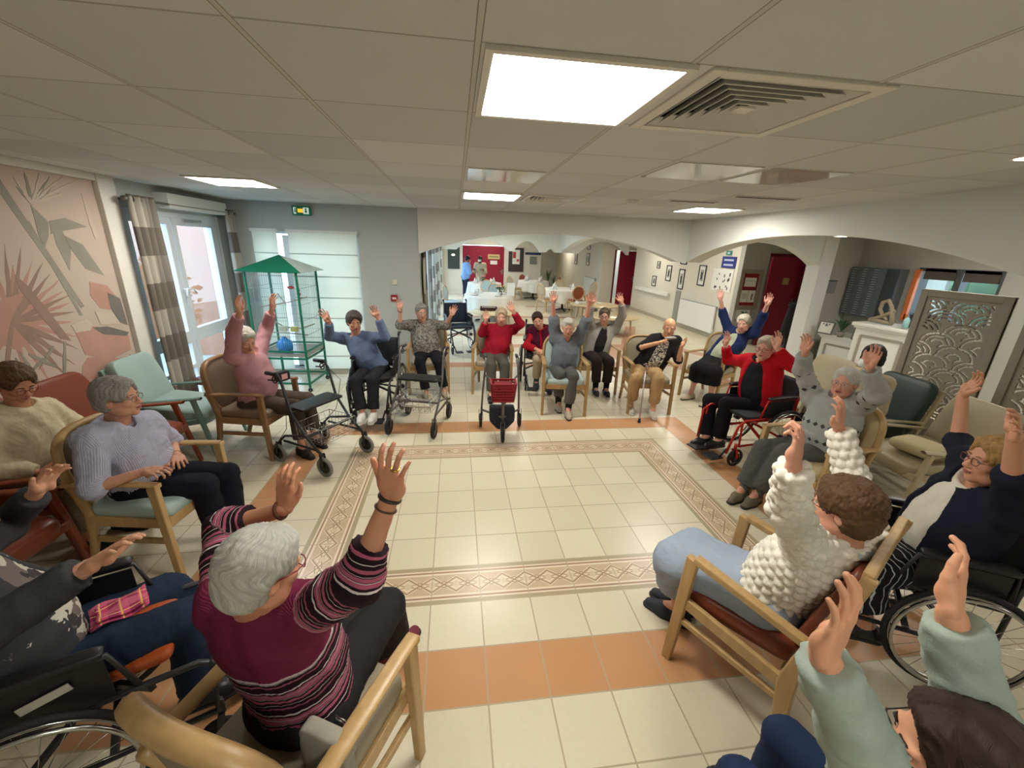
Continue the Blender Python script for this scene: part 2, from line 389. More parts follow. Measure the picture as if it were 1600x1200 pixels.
MURAL=json.loads('''[[2,[[-0.0,1.4],[0.03,1.49],[0.05,1.58],[0.07,1.67],[0.09,1.76],[0.1,1.85],[0.12,1.94],[0.12,1.94],[0.09,1.85],[0.06,1.76],[0.04,1.67],[0.01,1.58],[-0.01,1.49],[-0.02,1.4]]],[0,[[-0.0,1.4],[0.01,1.49],[0.01,1.57],[0.01,1.65],[0.0,1.73],[-0.01,1.8],[-0.01,1.88],[-0.01,1.88],[-0.02,1.8],[-0.03,1.72],[-0.03,1.64],[-0.03,1.56],[-0.03,1.48],[-0.02,1.4]]],[2,[[-0.0,1.4],[0.04,1.48],[0.09,1.57],[0.13,1.66],[0.16,1.74],[0.2,1.83],[0.23,1.92],[0.23,1.92],[0.18,1.83],[0.14,1.75],[0.09,1.66],[0.05,1.58],[0.01,1.49],[-0.02,1.41]]],[0,[[-0.0,1.4],[0.05,1.46],[0.1,1.53],[0.15,1.6],[0.2,1.68],[0.24,1.75],[0.29,1.83],[0.29,1.83],[0.23,1.75],[0.17,1.69],[0.12,1.62],[0.07,1.55],[0.02,1.48],[-0.02,1.41]]],[2,[[-0.0,1.4],[0.06,1.46],[0.12,1.52],[0.19,1.59],[0.25,1.66],[0.31,1.74],[0.37,1.81],[0.37,1.81],[0.3,1.75],[0.23,1.68],[0.16,1.61],[0.1,1.54],[0.04,1.48],[-0.02,1.41]]],[2,[[-0.01,1.4],[0.06,1.44],[0.13,1.49],[0.2,1.54],[0.27,1.6],[0.33,1.66],[0.4,1.72],[0.4,1.72],[0.32,1.67],[0.25,1.62],[0.17,1.57],[0.11,1.52],[0.04,1.47],[-0.02,1.41]]],[0,[[-0.01,1.39],[0.07,1.43],[0.15,1.47],[0.23,1.51],[0.31,1.57],[0.4,1.62],[0.48,1.68],[0.48,1.68],[0.39,1.63],[0.3,1.59],[0.21,1.55],[0.13,1.5],[0.06,1.46],[-0.02,1.41]]],[0,[[-0.01,1.39],[0.07,1.41],[0.14,1.44],[0.22,1.47],[0.3,1.5],[0.39,1.54],[0.48,1.58],[0.48,1.58],[0.39,1.56],[0.3,1.53],[0.21,1.5],[0.13,1.48],[0.06,1.45],[-0.01,1.41]]],[2,[[-0.01,1.39],[0.08,1.41],[0.17,1.43],[0.26,1.45],[0.36,1.49],[0.46,1.52],[0.57,1.55],[0.57,1.55],[0.46,1.53],[0.35,1.51],[0.26,1.49],[0.16,1.47],[0.07,1.44],[-0.01,1.41]]],[0,[[-0.01,1.39],[0.06,1.4],[0.14,1.4],[0.23,1.42],[0.31,1.43],[0.41,1.45],[0.5,1.48],[0.5,1.48],[0.41,1.47],[0.31,1.46],[0.23,1.46],[0.14,1.45],[0.07,1.43],[-0.01,1.41]]],[2,[[-0.01,1.39],[0.06,1.39],[0.14,1.38],[0.23,1.38],[0.32,1.39],[0.42,1.39],[0.52,1.4],[0.52,1.4],[0.42,1.41],[0.33,1.42],[0.24,1.42],[0.15,1.42],[0.07,1.42],[-0.01,1.41]]],[0,[[-0.01,1.39],[0.05,1.37],[0.13,1.36],[0.21,1.34],[0.29,1.33],[0.38,1.32],[0.48,1.32],[0.48,1.32],[0.39,1.34],[0.3,1.36],[0.22,1.38],[0.14,1.4],[0.07,1.41],[-0.01,1.41]]],[0,[[-0.02,1.39],[0.05,1.36],[0.12,1.32],[0.2,1.29],[0.28,1.25],[0.37,1.22],[0.47,1.19],[0.47,1.19],[0.38,1.24],[0.3,1.28],[0.22,1.32],[0.14,1.36],[0.07,1.39],[-0.01,1.41]]],[2,[[-0.02,1.39],[0.04,1.34],[0.11,1.29],[0.18,1.24],[0.26,1.2],[0.35,1.15],[0.44,1.09],[0.44,1.09],[0.36,1.16],[0.28,1.22],[0.21,1.28],[0.14,1.33],[0.07,1.37],[-0.01,1.41]]],[2,[[-0.02,1.4],[0.03,1.33],[0.09,1.26],[0.15,1.19],[0.21,1.12],[0.29,1.05],[0.37,0.97],[0.37,0.97],[0.3,1.06],[0.24,1.14],[0.18,1.22],[0.12,1.29],[0.06,1.35],[-0.0,1.41]]],[2,[[-0.02,1.4],[0.01,1.32],[0.05,1.24],[0.1,1.16],[0.15,1.08],[0.2,1.0],[0.26,0.91],[0.26,0.91],[0.22,1.0],[0.18,1.1],[0.14,1.18],[0.09,1.26],[0.05,1.34],[-0.0,1.41]]],[0,[[-0.02,1.4],[-0.01,1.32],[0.01,1.23],[0.03,1.15],[0.06,1.06],[0.09,0.97],[0.12,0.88],[0.12,0.88],[0.1,0.98],[0.09,1.07],[0.07,1.16],[0.05,1.25],[0.03,1.33],[-0.0,1.41]]],[0,[[-0.0,1.41],[-0.02,1.47],[-0.04,1.54],[-0.06,1.6],[-0.09,1.65],[-0.11,1.71],[-0.14,1.76],[-0.14,1.76],[-0.12,1.7],[-0.11,1.64],[-0.09,1.58],[-0.07,1.52],[-0.05,1.46],[-0.02,1.4]]],[0,[[-0.0,1.4],[0.03,1.47],[0.06,1.53],[0.08,1.6],[0.1,1.67],[0.12,1.73],[0.13,1.8],[0.13,1.8],[0.1,1.74],[0.07,1.67],[0.04,1.6],[0.02,1.54],[-0.0,1.47],[-0.02,1.41]]],[0,[[-0.0,1.4],[0.04,1.44],[0.08,1.48],[0.12,1.52],[0.16,1.57],[0.2,1.62],[0.23,1.67],[0.23,1.67],[0.19,1.63],[0.14,1.59],[0.1,1.54],[0.05,1.5],[0.02,1.46],[-0.02,1.41]]],[0,[[-0.02,1.41],[-0.07,1.37],[-0.11,1.32],[-0.16,1.28],[-0.2,1.23],[-0.23,1.18],[-0.27,1.14],[-0.27,1.14],[-0.23,1.18],[-0.18,1.21],[-0.13,1.25],[-0.09,1.3],[-0.04,1.35],[-0.01,1.4]]],[2,[[-0.02,1.41],[-0.06,1.34],[-0.09,1.28],[-0.12,1.22],[-0.15,1.15],[-0.17,1.09],[-0.2,1.02],[-0.2,1.02],[-0.16,1.08],[-0.12,1.14],[-0.09,1.2],[-0.06,1.27],[-0.03,1.33],[-0.0,1.4]]],[0,[[-0.02,1.4],[-0.04,1.33],[-0.04,1.27],[-0.05,1.2],[-0.05,1.13],[-0.05,1.06],[-0.05,0.99],[-0.05,0.99],[-0.04,1.06],[-0.02,1.13],[-0.01,1.2],[-0.0,1.27],[-0.0,1.34],[-0.0,1.4]]],[0,[[0.17,1.37],[0.16,1.31],[0.1,1.28],[0.05,1.24],[0.0,1.21],[-0.06,1.21],[-0.1,1.24],[-0.14,1.26],[-0.17,1.29],[-0.18,1.33],[-0.2,1.39],[-0.17,1.44],[-0.14,1.49],[-0.12,1.54],[-0.06,1.56],[-0.01,1.57],[0.04,1.58],[0.09,1.59],[0.13,1.56],[0.17,1.51],[0.18,1.46],[0.17,1.41]]],[2,[[0.12,1.73],[0.19,1.64],[0.29,1.43],[0.4,1.17],[0.31,1.21],[0.2,1.43],[0.12,1.62]]],[1,[[0.24,2.38],[0.21,2.28],[0.58,1.42],[0.62,1.43]]],[1,[[0.33,2.1],[0.36,2.11],[0.58,1.36],[0.55,1.36]]],[1,[[0.41,2.23],[0.52,2.11],[0.48,2.0],[0.42,1.92],[0.4,2.01],[0.41,2.14]]],[1,[[0.53,2.12],[0.68,2.15],[0.88,2.09],[0.64,2.05],[0.51,2.02]]],[1,[[0.53,2.08],[0.62,2.04],[0.65,1.9],[0.58,1.73],[0.53,1.94]]],[1,[[0.63,2.01],[0.78,1.94],[0.92,1.67],[0.74,1.74],[0.65,1.91]]],[4,[[0.44,2.24],[0.43,2.27],[0.41,2.3],[0.4,2.33],[0.38,2.36],[0.36,2.38],[0.34,2.41],[0.34,2.41],[0.35,2.38],[0.36,2.35],[0.38,2.32],[0.39,2.29],[0.41,2.26],[0.42,2.23]]],[1,[[0.44,2.24],[0.44,2.28],[0.45,2.32],[0.45,2.35],[0.45,2.39],[0.45,2.42],[0.44,2.46],[0.44,2.46],[0.43,2.42],[0.43,2.38],[0.42,2.35],[0.42,2.31],[0.42,2.27],[0.42,2.23]]],[4,[[0.44,2.24],[0.46,2.27],[0.49,2.31],[0.51,2.35],[0.53,2.39],[0.55,2.43],[0.56,2.47],[0.56,2.47],[0.54,2.43],[0.51,2.39],[0.49,2.35],[0.46,2.31],[0.44,2.28],[0.42,2.24]]],[1,[[0.43,2.23],[0.47,2.27],[0.51,2.31],[0.55,2.34],[0.58,2.38],[0.62,2.42],[0.65,2.46],[0.65,2.46],[0.61,2.42],[0.57,2.39],[0.53,2.35],[0.49,2.31],[0.46,2.28],[0.43,2.24]]],[4,[[0.43,2.23],[0.49,2.27],[0.55,2.31],[0.61,2.36],[0.67,2.4],[0.73,2.45],[0.8,2.5],[0.8,2.5],[0.73,2.45],[0.66,2.41],[0.6,2.37],[0.54,2.33],[0.48,2.28],[0.43,2.24]]],[4,[[0.43,2.23],[0.51,2.27],[0.6,2.31],[0.68,2.35],[0.77,2.4],[0.87,2.45],[0.96,2.5],[0.96,2.5],[0.86,2.45],[0.77,2.41],[0.68,2.37],[0.59,2.33],[0.51,2.28],[0.43,2.24]]],[1,[[0.43,2.23],[0.47,2.26],[0.51,2.28],[0.55,2.31],[0.59,2.33],[0.62,2.36],[0.66,2.39],[0.66,2.39],[0.62,2.37],[0.58,2.34],[0.54,2.32],[0.5,2.29],[0.46,2.27],[0.43,2.24]]],[4,[[0.43,2.23],[0.46,2.25],[0.48,2.27],[0.5,2.3],[0.52,2.32],[0.54,2.34],[0.56,2.37],[0.56,2.37],[0.54,2.35],[0.51,2.33],[0.49,2.31],[0.47,2.28],[0.45,2.26],[0.43,2.24]]],[1,[[0.44,2.24],[0.42,2.26],[0.41,2.29],[0.4,2.3],[0.38,2.32],[0.36,2.34],[0.34,2.35],[0.34,2.35],[0.35,2.33],[0.36,2.31],[0.37,2.29],[0.39,2.27],[0.41,2.25],[0.42,2.23]]],[4,[[0.43,2.23],[0.48,2.25],[0.53,2.26],[0.58,2.28],[0.64,2.31],[0.69,2.33],[0.75,2.35],[0.75,2.35],[0.69,2.34],[0.64,2.32],[0.58,2.3],[0.53,2.29],[0.48,2.26],[0.43,2.24]]],[4,[[0.44,2.24],[0.43,2.26],[0.42,2.27],[0.41,2.28],[0.4,2.29],[0.39,2.3],[0.38,2.31],[0.38,2.31],[0.38,2.3],[0.39,2.28],[0.39,2.27],[0.4,2.25],[0.41,2.24],[0.42,2.23]]],[4,[[0.95,1.99],[0.96,2.01],[0.96,2.04],[0.96,2.06],[0.96,2.08],[0.95,2.1],[0.94,2.12],[0.94,2.12],[0.94,2.09],[0.93,2.07],[0.93,2.05],[0.92,2.03],[0.93,2.01],[0.93,1.99]]],[4,[[0.95,1.99],[0.96,2.04],[0.95,2.08],[0.95,2.12],[0.94,2.16],[0.93,2.2],[0.92,2.24],[0.92,2.24],[0.91,2.19],[0.91,2.15],[0.91,2.11],[0.92,2.07],[0.92,2.03],[0.93,1.99]]],[4,[[0.95,1.99],[0.95,2.06],[0.95,2.12],[0.95,2.18],[0.94,2.24],[0.93,2.3],[0.91,2.36],[0.91,2.36],[0.91,2.29],[0.91,2.23],[0.91,2.17],[0.92,2.11],[0.92,2.05],[0.93,1.99]]],[0,[[0.46,1.23],[0.64,1.25],[0.84,1.2],[1.02,1.09],[1.0,0.95],[0.74,0.92],[0.49,1.03]]],[0,[[0.38,0.82],[0.43,0.94],[0.51,1.0],[0.7,0.96],[0.94,0.86],[0.94,0.79],[0.84,0.67]]],[0,[[0.74,1.63],[0.92,1.58],[1.02,1.43],[1.02,1.33],[0.78,1.39],[0.71,1.51]]],[4,[[0.44,1.3],[0.6,1.33],[0.65,1.27],[0.61,1.22],[0.46,1.23]]],[4,[[0.71,1.37],[0.89,1.33],[0.95,1.21],[0.73,1.25]]],[3,[[0.9,1.52],[1.03,1.45],[1.04,1.19],[0.96,1.23],[0.89,1.38]]],[3,[[0.64,1.24],[0.8,1.22],[1.03,1.12],[0.99,1.09],[0.73,1.16]]],[3,[[0.97,0.91],[0.98,0.86],[0.91,0.8],[0.9,0.82]]],[1,[[0.23,1.17],[0.2,1.15],[0.17,1.13],[0.14,1.1],[0.11,1.08],[0.09,1.05],[0.06,1.02],[0.06,1.02],[0.09,1.04],[0.12,1.06],[0.16,1.09],[0.19,1.11],[0.22,1.14],[0.24,1.16]]],[1,[[-0.04,1.18],[-0.03,1.12],[-0.02,1.06],[-0.0,1.01],[0.01,0.95],[0.04,0.89],[0.06,0.82],[0.06,0.82],[0.04,0.89],[0.03,0.95],[0.02,1.01],[0.01,1.07],[-0.01,1.13],[-0.03,1.19]]],[1,[[-0.08,1.15],[-0.08,1.1],[-0.07,1.06],[-0.07,1.02],[-0.06,0.98],[-0.04,0.94],[-0.03,0.9],[-0.03,0.9],[-0.04,0.94],[-0.04,0.99],[-0.04,1.03],[-0.05,1.07],[-0.06,1.11],[-0.07,1.15]]],[1,[[0.02,1.15],[0.05,1.11],[0.09,1.08],[0.13,1.04],[0.18,1.01],[0.23,0.98],[0.28,0.94],[0.28,0.94],[0.23,0.98],[0.19,1.02],[0.15,1.06],[0.11,1.1],[0.07,1.13],[0.03,1.16]]],[1,[[0.12,1.1],[0.09,1.08],[0.06,1.07],[0.03,1.05],[0.0,1.03],[-0.03,1.01],[-0.05,0.99],[-0.05,0.99],[-0.02,1.0],[0.01,1.02],[0.04,1.03],[0.07,1.05],[0.1,1.07],[0.12,1.09]]],[1,[[0.33,1.18],[0.31,1.12],[0.28,1.06],[0.26,1.0],[0.24,0.94],[0.23,0.88],[0.21,0.81],[0.21,0.81],[0.24,0.87],[0.26,0.93],[0.29,0.99],[0.31,1.05],[0.33,1.12],[0.35,1.18]]]]''')
def MURAL_SHAPES(shape, blade, blob):
    for mi, pts in MURAL: shape(pts, mi)
    for y in (-1.9, -3.3):
        for k in range(20): blade(y, 1.6, D(k*18), random.uniform(.5, .8), .035, k % 3)
mural()
# garden door / window on the left wall (frames are parts of the window)
def frame_x(x, y0, y1, z0, z1, w, d, mb):
    mb.box((x, (y0+y1)/2, z1-w/2), (d, y1-y0, w)); mb.box((x, (y0+y1)/2, z0+w/2), (d, y1-y0, w))
    mb.box((x, y0+w/2, (z0+z1)/2), (d, w, z1-z0-2*w)); mb.box((x, y1-w/2, (z0+z1)/2), (d, w, z1-z0-2*w))
win = empty('window_1', (0, 0, 0)); structure(win)
b = MB(); frame_x(-3.42, 1.30, 3.06, 0, 2.30, .06, .09, b); b.box((-3.42, 1.72, .5), (.08, .72, .05))
structure(build('window_frame', b, PVC, win, .004))
b = MB(); frame_x(-3.41, 1.36, 2.08, .86, 2.24, .075, .07, b); frame_x(-3.41, 2.10, 3.0, .86, 2.24, .085, .07, b)
frame_x(-3.41, 1.36, 2.08, .06, .86, .07, .07, b); frame_x(-3.41, 2.10, 3.0, .06, .86, .07, .07, b)
build('sash', b, PVC, win, .004)
b = MB()
for y0, y1 in ((1.43, 2.01), (2.18, 2.92)):
    b.box((-3.42, (y0+y1)/2, 1.55), (.012, y1-y0, 1.25)); b.box((-3.42, (y0+y1)/2, .46), (.012, y1-y0, .7))
build('pane', b, GLASS, win)
b = MB(); b.box((-3.36, 2.09, 1.42), (.02, .03, .14)); b.tube([(-3.35, 2.09, 1.44), (-3.31, 2.09, 1.44), (-3.30, 2.14, 1.43), (-3.30, 2.18, 1.38)], .009)
b.tube([(-3.35, 2.03, 1.44), (-3.31, 2.03, 1.44), (-3.305, 2.0, 1.36)], .009)
build('handle', b, M('handle_white', (225, 226, 226), .3), win)
b = MB(); b.box((-3.33, 2.45, 2.22), (.02, .34, .025)); build('vent', b, M('vent_grey', (150, 154, 156), .5), win)
b = MB(); b.box((-3.27, 2.42, 2.40), (.16, 1.2, .15)); structure(build('window_box', b, TRIMW, win, .006))
# garden outside
sbox('floor_garden', (-16, -5, -.12), (-3.55, 16, -.02), PAVE)
def gcol(name, c, r, label):
    o = sbox(name, (c[0]-r, c[1]-r, -.02), (c[0]+r, c[1]+r, 3.0), EXTP, .01); return o
gcol('trim_3', (-4.75, 4.95), .42, ''); gcol('trim_4', (-6.4, 6.1), .25, '')
sbox('wall_house_outside', (-13, 12, 0), (-9, 12.3, 5), EXTP)
def foliage(name, c, r, mat, n, label, leaf=.12, seed=1):
    rnd = random.Random(seed); b = MB()
    for _ in range(n):
        d = Vector((rnd.gauss(0, 1), rnd.gauss(0, 1), rnd.gauss(0, 1))).normalized()*rnd.uniform(.75, 1.05)
        p = Vector((c[0]+d.x*r[0], c[1]+d.y*r[1], max(.02, c[2]+d.z*r[2]))); R = Matrix.Rotation(rnd.uniform(0, 6.28), 3, 'Z') @ Matrix.Rotation(rnd.uniform(-1.2, 1.2), 3, 'X')
        L = leaf*rnd.uniform(.6, 1.2); vs = [p+R @ Vector(q) for q in ((-L/2, 0, 0), (0, -L*.28, .01), (L/2, 0, 0), (0, L*.28, .01))]
        b.mi = rnd.randrange(2); b.add(vs, [(0, 1, 2, 3)])
    b.mi = 1; b.ell(c, (r[0]*.82, r[1]*.82, r[2]*.82), 16, 10)
    return build(name, b, mat)
LEAFM = [M('leaf_green', (96, 140, 74), .6, noise=(3, .15)), M('leaf_dark', (58, 92, 56), .7, noise=(3, .15))]
for k, (c, r) in enumerate([((-8.6, 8.2, .8), (1.2, 1.3, 1.1)), ((-8.0, 10.9, .9), (1.2, 1.0, 1.2)), ((-10.5, 15.2, 1.0), (1.3, 1.6, 1.4)), ((-8.0, 4.2, .8), (1.1, 1.4, .9))]):
    tag(foliage('garden_bush', c, r, LEAFM, 500, '', .22, k+1), ['green bush outside, seen left through the garden door', 'green bush outside behind the garden door curtain', 'tall green bush far out in the garden', 'green bush out in the garden on the mural side'][k], 'bush', 'bushes outside the garden door')
# back wall window behind white blinds
win = empty('window_2', (0, 0, 0)); structure(win)
def frame_y(y, x0, x1, z0, z1, w, d, mb):
    mb.box(((x0+x1)/2, y, z1-w/2), (x1-x0, d, w)); mb.box(((x0+x1)/2, y, z0+w/2), (x1-x0, d, w))
    mb.box((x0+w/2, y, (z0+z1)/2), (w, d, z1-z0-2*w)); mb.box((x1-w/2, y, (z0+z1)/2), (w, d, z1-z0-2*w))
b = MB(); frame_y(3.38, -3.02, -1.56, .08, 2.17, .05, .08, b); b.box((-2.6, 3.38, 1.1), (.1, .08, 2.0)); structure(build('window_frame', b, PVC, win, .004))
b = MB(); b.box((-2.8, 3.39, 1.12), (.34, .012, 2.0)); b.box((-2.08, 3.39, 1.12), (.96, .012, 2.0)); build('pane', b, GLASS, win)
BL, bb = newmat('blind_cloth', .9, .1)
bb.inputs['Base Color'].default_value = rgb((226, 228, 214))
tr = BL.node_tree.nodes.new('ShaderNodeBsdfTranslucent'); tr.inputs[0].default_value = rgb((236, 236, 214))
ms = BL.node_tree.nodes.new('ShaderNodeMixShader'); ms.inputs[0].default_value = .38
BL.node_tree.links.new(bb.outputs[0], ms.inputs[1]); BL.node_tree.links.new(tr.outputs[0], ms.inputs[2])
BL.node_tree.links.new(ms.outputs[0], BL.node_tree.nodes['Material Output'].inputs[0])
for nm, x0, x1, lab in (('roman_blind', -3.0, -2.67, 'narrow white roman blind at the corner, behind the green birdcage'), ('roman_blind', -2.52, -1.57, 'wide white roman blind on the window behind the blue-jumper wheelchair user')):
    e_ = empty(nm, (x0, 3.2, 0)); tag(e_, lab, 'blind', 'white roman blinds on the back window')
    b = MB(); w = x1-x0
    b.grid(lambda u, v: (w*u, .012*math.sin(v*2*PI*6.6)*.5, .10+2.05*v), 6, 60); build('fabric', b, BL, e_)
    b = MB()
    for z in (.31, .61, .91, 1.22, 1.53, 1.85): b.box((w/2, -.008, z), (w, .012, .014))
    build('slat', b, M('blind_rib', (190, 194, 184), .7), e_)
    b = MB(); b.box((w/2, .0, 2.16), (w+.04, .04, .04)); build('rail', b, TRIMW, e_)
# dining windows
for k, (a, c, z0, z1) in enumerate(HW):
    win = empty('window_%d' % (k+3), (0, 0, 0)); structure(win)
    b = MB(); frame_x(-.8, a, c, z0, z1, .06, .08, b); b.box((-.8, (a+c)/2, (z0+z1)/2), (.07, .08, z1-z0)); structure(build('window_frame', b, PVC, win))
    b = MB(); b.box((-.81, (a+c)/2, (z0+z1)/2), (.01, c-a-.1, z1-z0-.1)); build('pane', b, GLASS, win)
# office window with orange frame and roller shade
win = empty('window_7', (0, 0, 0)); structure(win)
ORF = M('orange_frame', (226, 120, 44), .4)
b = MB(); frame_x(7.2, 1.28, 2.38, 1.15, 1.95, .05, .16, b); b.box((7.2, 1.83, 1.55), (.12, .09, .75)); structure(build('window_frame', b, M('dark_frame', (84, 84, 82), .5), win))
b = MB(); b.box((7.09, 2.36, 1.52), (.05, .07, .8)); b.box((7.09, 2.2, 1.18), (.05, .3, .08)); build('frame_edge', b, ORF, win)
b = MB(); b.box((7.22, 1.83, 1.55), (.01, 1.0, .7)); build('pane', b, GLASS, win)
b = MB(); b.box((7.13, 2.08, 1.86), (.02, .42, .16)); b.box((7.13, 1.55, 1.86), (.02, .42, .16)); build('shade', b, M('shade_brown', (92, 84, 76), .8), win)

# ------------------------------------------------------------------ ceiling fittings
LAMP = M('lamp_panel', (255, 250, 240), .5, emit=((255, 250, 238), PANEL_POWER), noise=(1, 0))
FRAMEW = M('fitting_white', (222, 220, 212), .45, noise=(3, .01))
def light_panel(x0, y0, label, w=.6, z=HT, group='square ceiling light panels'):
    e = empty('ceiling_light', (x0+w/2, y0+w/2, z)); tag(e, label, 'ceiling light', group)
    b = MB()
    for s_ in (-1, 1): b.box((s_*(w/2-.012), 0, -.006), (.024, w, .014)); b.box((0, s_*(w/2-.012), -.006), (w-.048, .024, .014))
    build('frame', b, FRAMEW, e)
    b = MB(); b.box((0, 0, -.005), (w-.05, w-.05, .006)); build('diffuser', b, LAMP, e)
light_panel(-.05, -2.157, 'large glowing square ceiling panel at the top, beside the big air grille')
light_panel(-2.5, .85, 'glowing ceiling panel at the left, nearest the garden door')
light_panel(-.06, .95, 'small glowing ceiling panel in front of the middle arch, left of the far grille')
light_panel(2.56, 1.25, 'glowing ceiling panel near the corner where the two arches meet')
for x, y, q in ((5.2, .2, 'beside the office window'), (5.2, -3.0, 'at the end of the side room')): light_panel(x, y, 'ceiling panel over the reception side room '+q, group='panels over the side room')
for x, y in ((1.2, 6.0), (4.8, 5.2), (1.2, 10.0), (4.8, 9.0), (1.0, 13.6), (4.6, 17)): light_panel(x, y, 'ceiling panel over the dining hall, %s' % {(1.2, 6.0): 'just behind the front arch on the left', (4.8, 5.2): 'near the radiator', (1.2, 10.0): 'over the flower table', (4.8, 9.0): 'beside the handrail', (1.0, 13.6): 'in front of the red doors', (4.6, 17): 'in the far corridor'}[(x, y)], z=2.62, group='panels hidden behind the arches')
light_panel(6.6, 13.6, 'ceiling panel in the small room behind the far red door', z=2.62, group='panels hidden behind the arches')
VD = M('vent_dark', (58, 58, 56), .7)
def grille(x0, y0, label, w=.6):
    e = empty('air_grille', (x0+w/2, y0+w/2, HT)); tag(e, label, 'air grille', 'square ceiling air grilles')
    b = MB(); b.box((0, 0, .075), (w, w, .01)); [b.box((q*(w/2-.004), 0, .04), (.006, w, .07)) for q in (-1, 1)]; [b.box((0, q*(w/2-.004), .04), (w, .006, .07)) for q in (-1, 1)]; build('backing', b, VD, e)
    b = MB()
    for s_ in (-1, 1): b.box((s_*(w/2-.018), 0, -.004), (.044, w+.008, .010)); b.box((0, s_*(w/2-.018), -.004), (w-.08, .044, .010))
    build('frame', b, FRAMEW, e, .003)
    for k in range(6):
        r = (w/2-.05)*(1-k/6.6); q = r-.020; b = MB()
        o = [(-r, -r), (r, -r), (r, r), (-r, r)]; i_ = [(-q, -q), (q, -q), (q, q), (-q, q)]
        vs = [(*p, -.006) for p in o]+[(*p, .020) for p in i_]
        b.add(vs, [(j, (j+1) % 4, 4+(j+1) % 4, 4+j) for j in range(4)]); build('slat', b, FRAMEW, e, solid=.003)
    b = MB(); b.box((0, 0, -.004), (.06, .06, .006)); build('centre_plate', b, FRAMEW, e)
grille(.6, -2.15, 'large square air grille next to the big light panel')
grille(.6, .95, 'far square air grille right of the small light panel')
def slot_vent(x, y, L, label, rz=0):
    e = empty('slot_vent', (x, y, HT), rz); tag(e, label, 'slot vent', 'slot vents in the ceiling')
    b = MB(); b.box((0, 0, -.004), (L, .07, .008)); build('frame', b, FRAMEW, e)
    b = MB(); b.box((0, .014, -.009), (L-.03, .014, .003)); b.box((0, -.014, -.009), (L-.03, .014, .003)); build('slot', b, VD, e)
slot_vent(2.66, .28, .62, 'long dark slot vent, the right one'); slot_vent(2.25, .8, .5, 'short dark slot vent, the left one')
b = MB(); b.lathe([(.02, -.045), (.045, -.04), (.055, -.02), (.06, 0)], n=20)
tag(build('smoke_detector', b, FRAMEW, loc=(1.68, .97, HT)), 'small white round smoke detector on the ceiling', 'smoke detector')
for (x, y), lab in (((2.66, -1.54), 'round spotlight at the right edge of the ceiling'), ((3.775, .54), 'round spotlight under the right arch')):
    e = empty('spotlight', (x, y, HT if x < 3 else 2.262)); tag(e, lab, 'spotlight', 'round ceiling spotlights')
    b = MB(); b.lathe([(.055, -.008), (.07, -.008), (.075, 0)], n=24, caps=False); build('rim', b, FRAMEW, e)
    b = MB(); b.lathe([(.0001, -.006), (.055, -.006)], n=24, caps=False); build('lens', b, LAMP, e)
light_panel(-.05, -4.97, 'added fill light panel behind the camera', group='added fill panels behind the camera')  # added unseen panel, fills the shaded side of the near sitters
# glossy access tiles in the ceiling
GLT = M('gloss_tile', (196, 192, 182), .06, spec=.9, noise=(3, .02))
for (x, y, w, h) in ((-.04, -.34, .54, .54), (1.16, -.94, .54, .54), (1.76, -.94, .54, .54)):
    b = MB(); b.box((x+w/2, y+h/2, HT-.003), (w, h, .006)); structure(build('ceiling_gloss_tile', b, GLT))
# exit sign
e = empty('exit_sign', (-2.295, 3.24, 2.435)); tag(e, 'green and white emergency exit sign high on the back wall', 'exit sign')
b = MB(); b.box((0, -.02, 0), (.25, .04, .125)); build('case', b, M('exit_green', (20, 110, 74), .4, emit=((20, 120, 80), .02)), e, .004)
b = MB(); y = -.043
b.box((.065, y, .0), (.075, .004, .085)); b.box((-.085, y, 0), (.035, .004, .085))
build('white_symbol', b, M('exit_white', (226, 240, 230), .4, emit=((220, 240, 225), .10)), e)
b = MB(); b.box((.065, y-.003, .012), (.018, .003, .04)); b.prism([(.045, -.004), (.085, -.004), (.065, -.034)], y-.005, y-.002, 'Y')
b.prism([(-.095, -.035), (-.088, -.035), (-.078, -.005), (-.07, -.03), (-.063, -.028), (-.072, .012), (-.085, .012)], y-.005, y-.002, 'Y'); b.ell((-.078, y-.004, .024), (.009, .003, .009))
build('running_figure', b, MC['exit_green'], e)
b = MB(); b.box((-.01, y, 0), (.07, .006, .05)); build('lamp_glow', b, M('exit_amber', (240, 190, 40), .4, emit=((245, 190, 40), .22)), e)
# fire alarm call point, switch plate
b = MB(); b.box((0, -.015, 0), (.1, .03, .1)); o = build('fire_call_point', b, M('alarm_red', (150, 30, 36), .4), loc=(-1.08, 3.25, 1.23), bevel=.005); tag(o, 'small dark red fire call point on the back wall', 'call point')
b = MB(); b.box((0, -.033, -.002), (.06, .006, .03)); build('window', b, M('alarm_face', (210, 200, 196), .4), o)
b = MB(); b.box((0, -.008, 0), (.08, .016, .08)); tag(build('switch_plate', b, M('plate_cream', (206, 202, 180), .4), loc=(-1.06, 3.25, 1.47), bevel=.004), 'cream switch plate above the fire call point', 'switch plate')
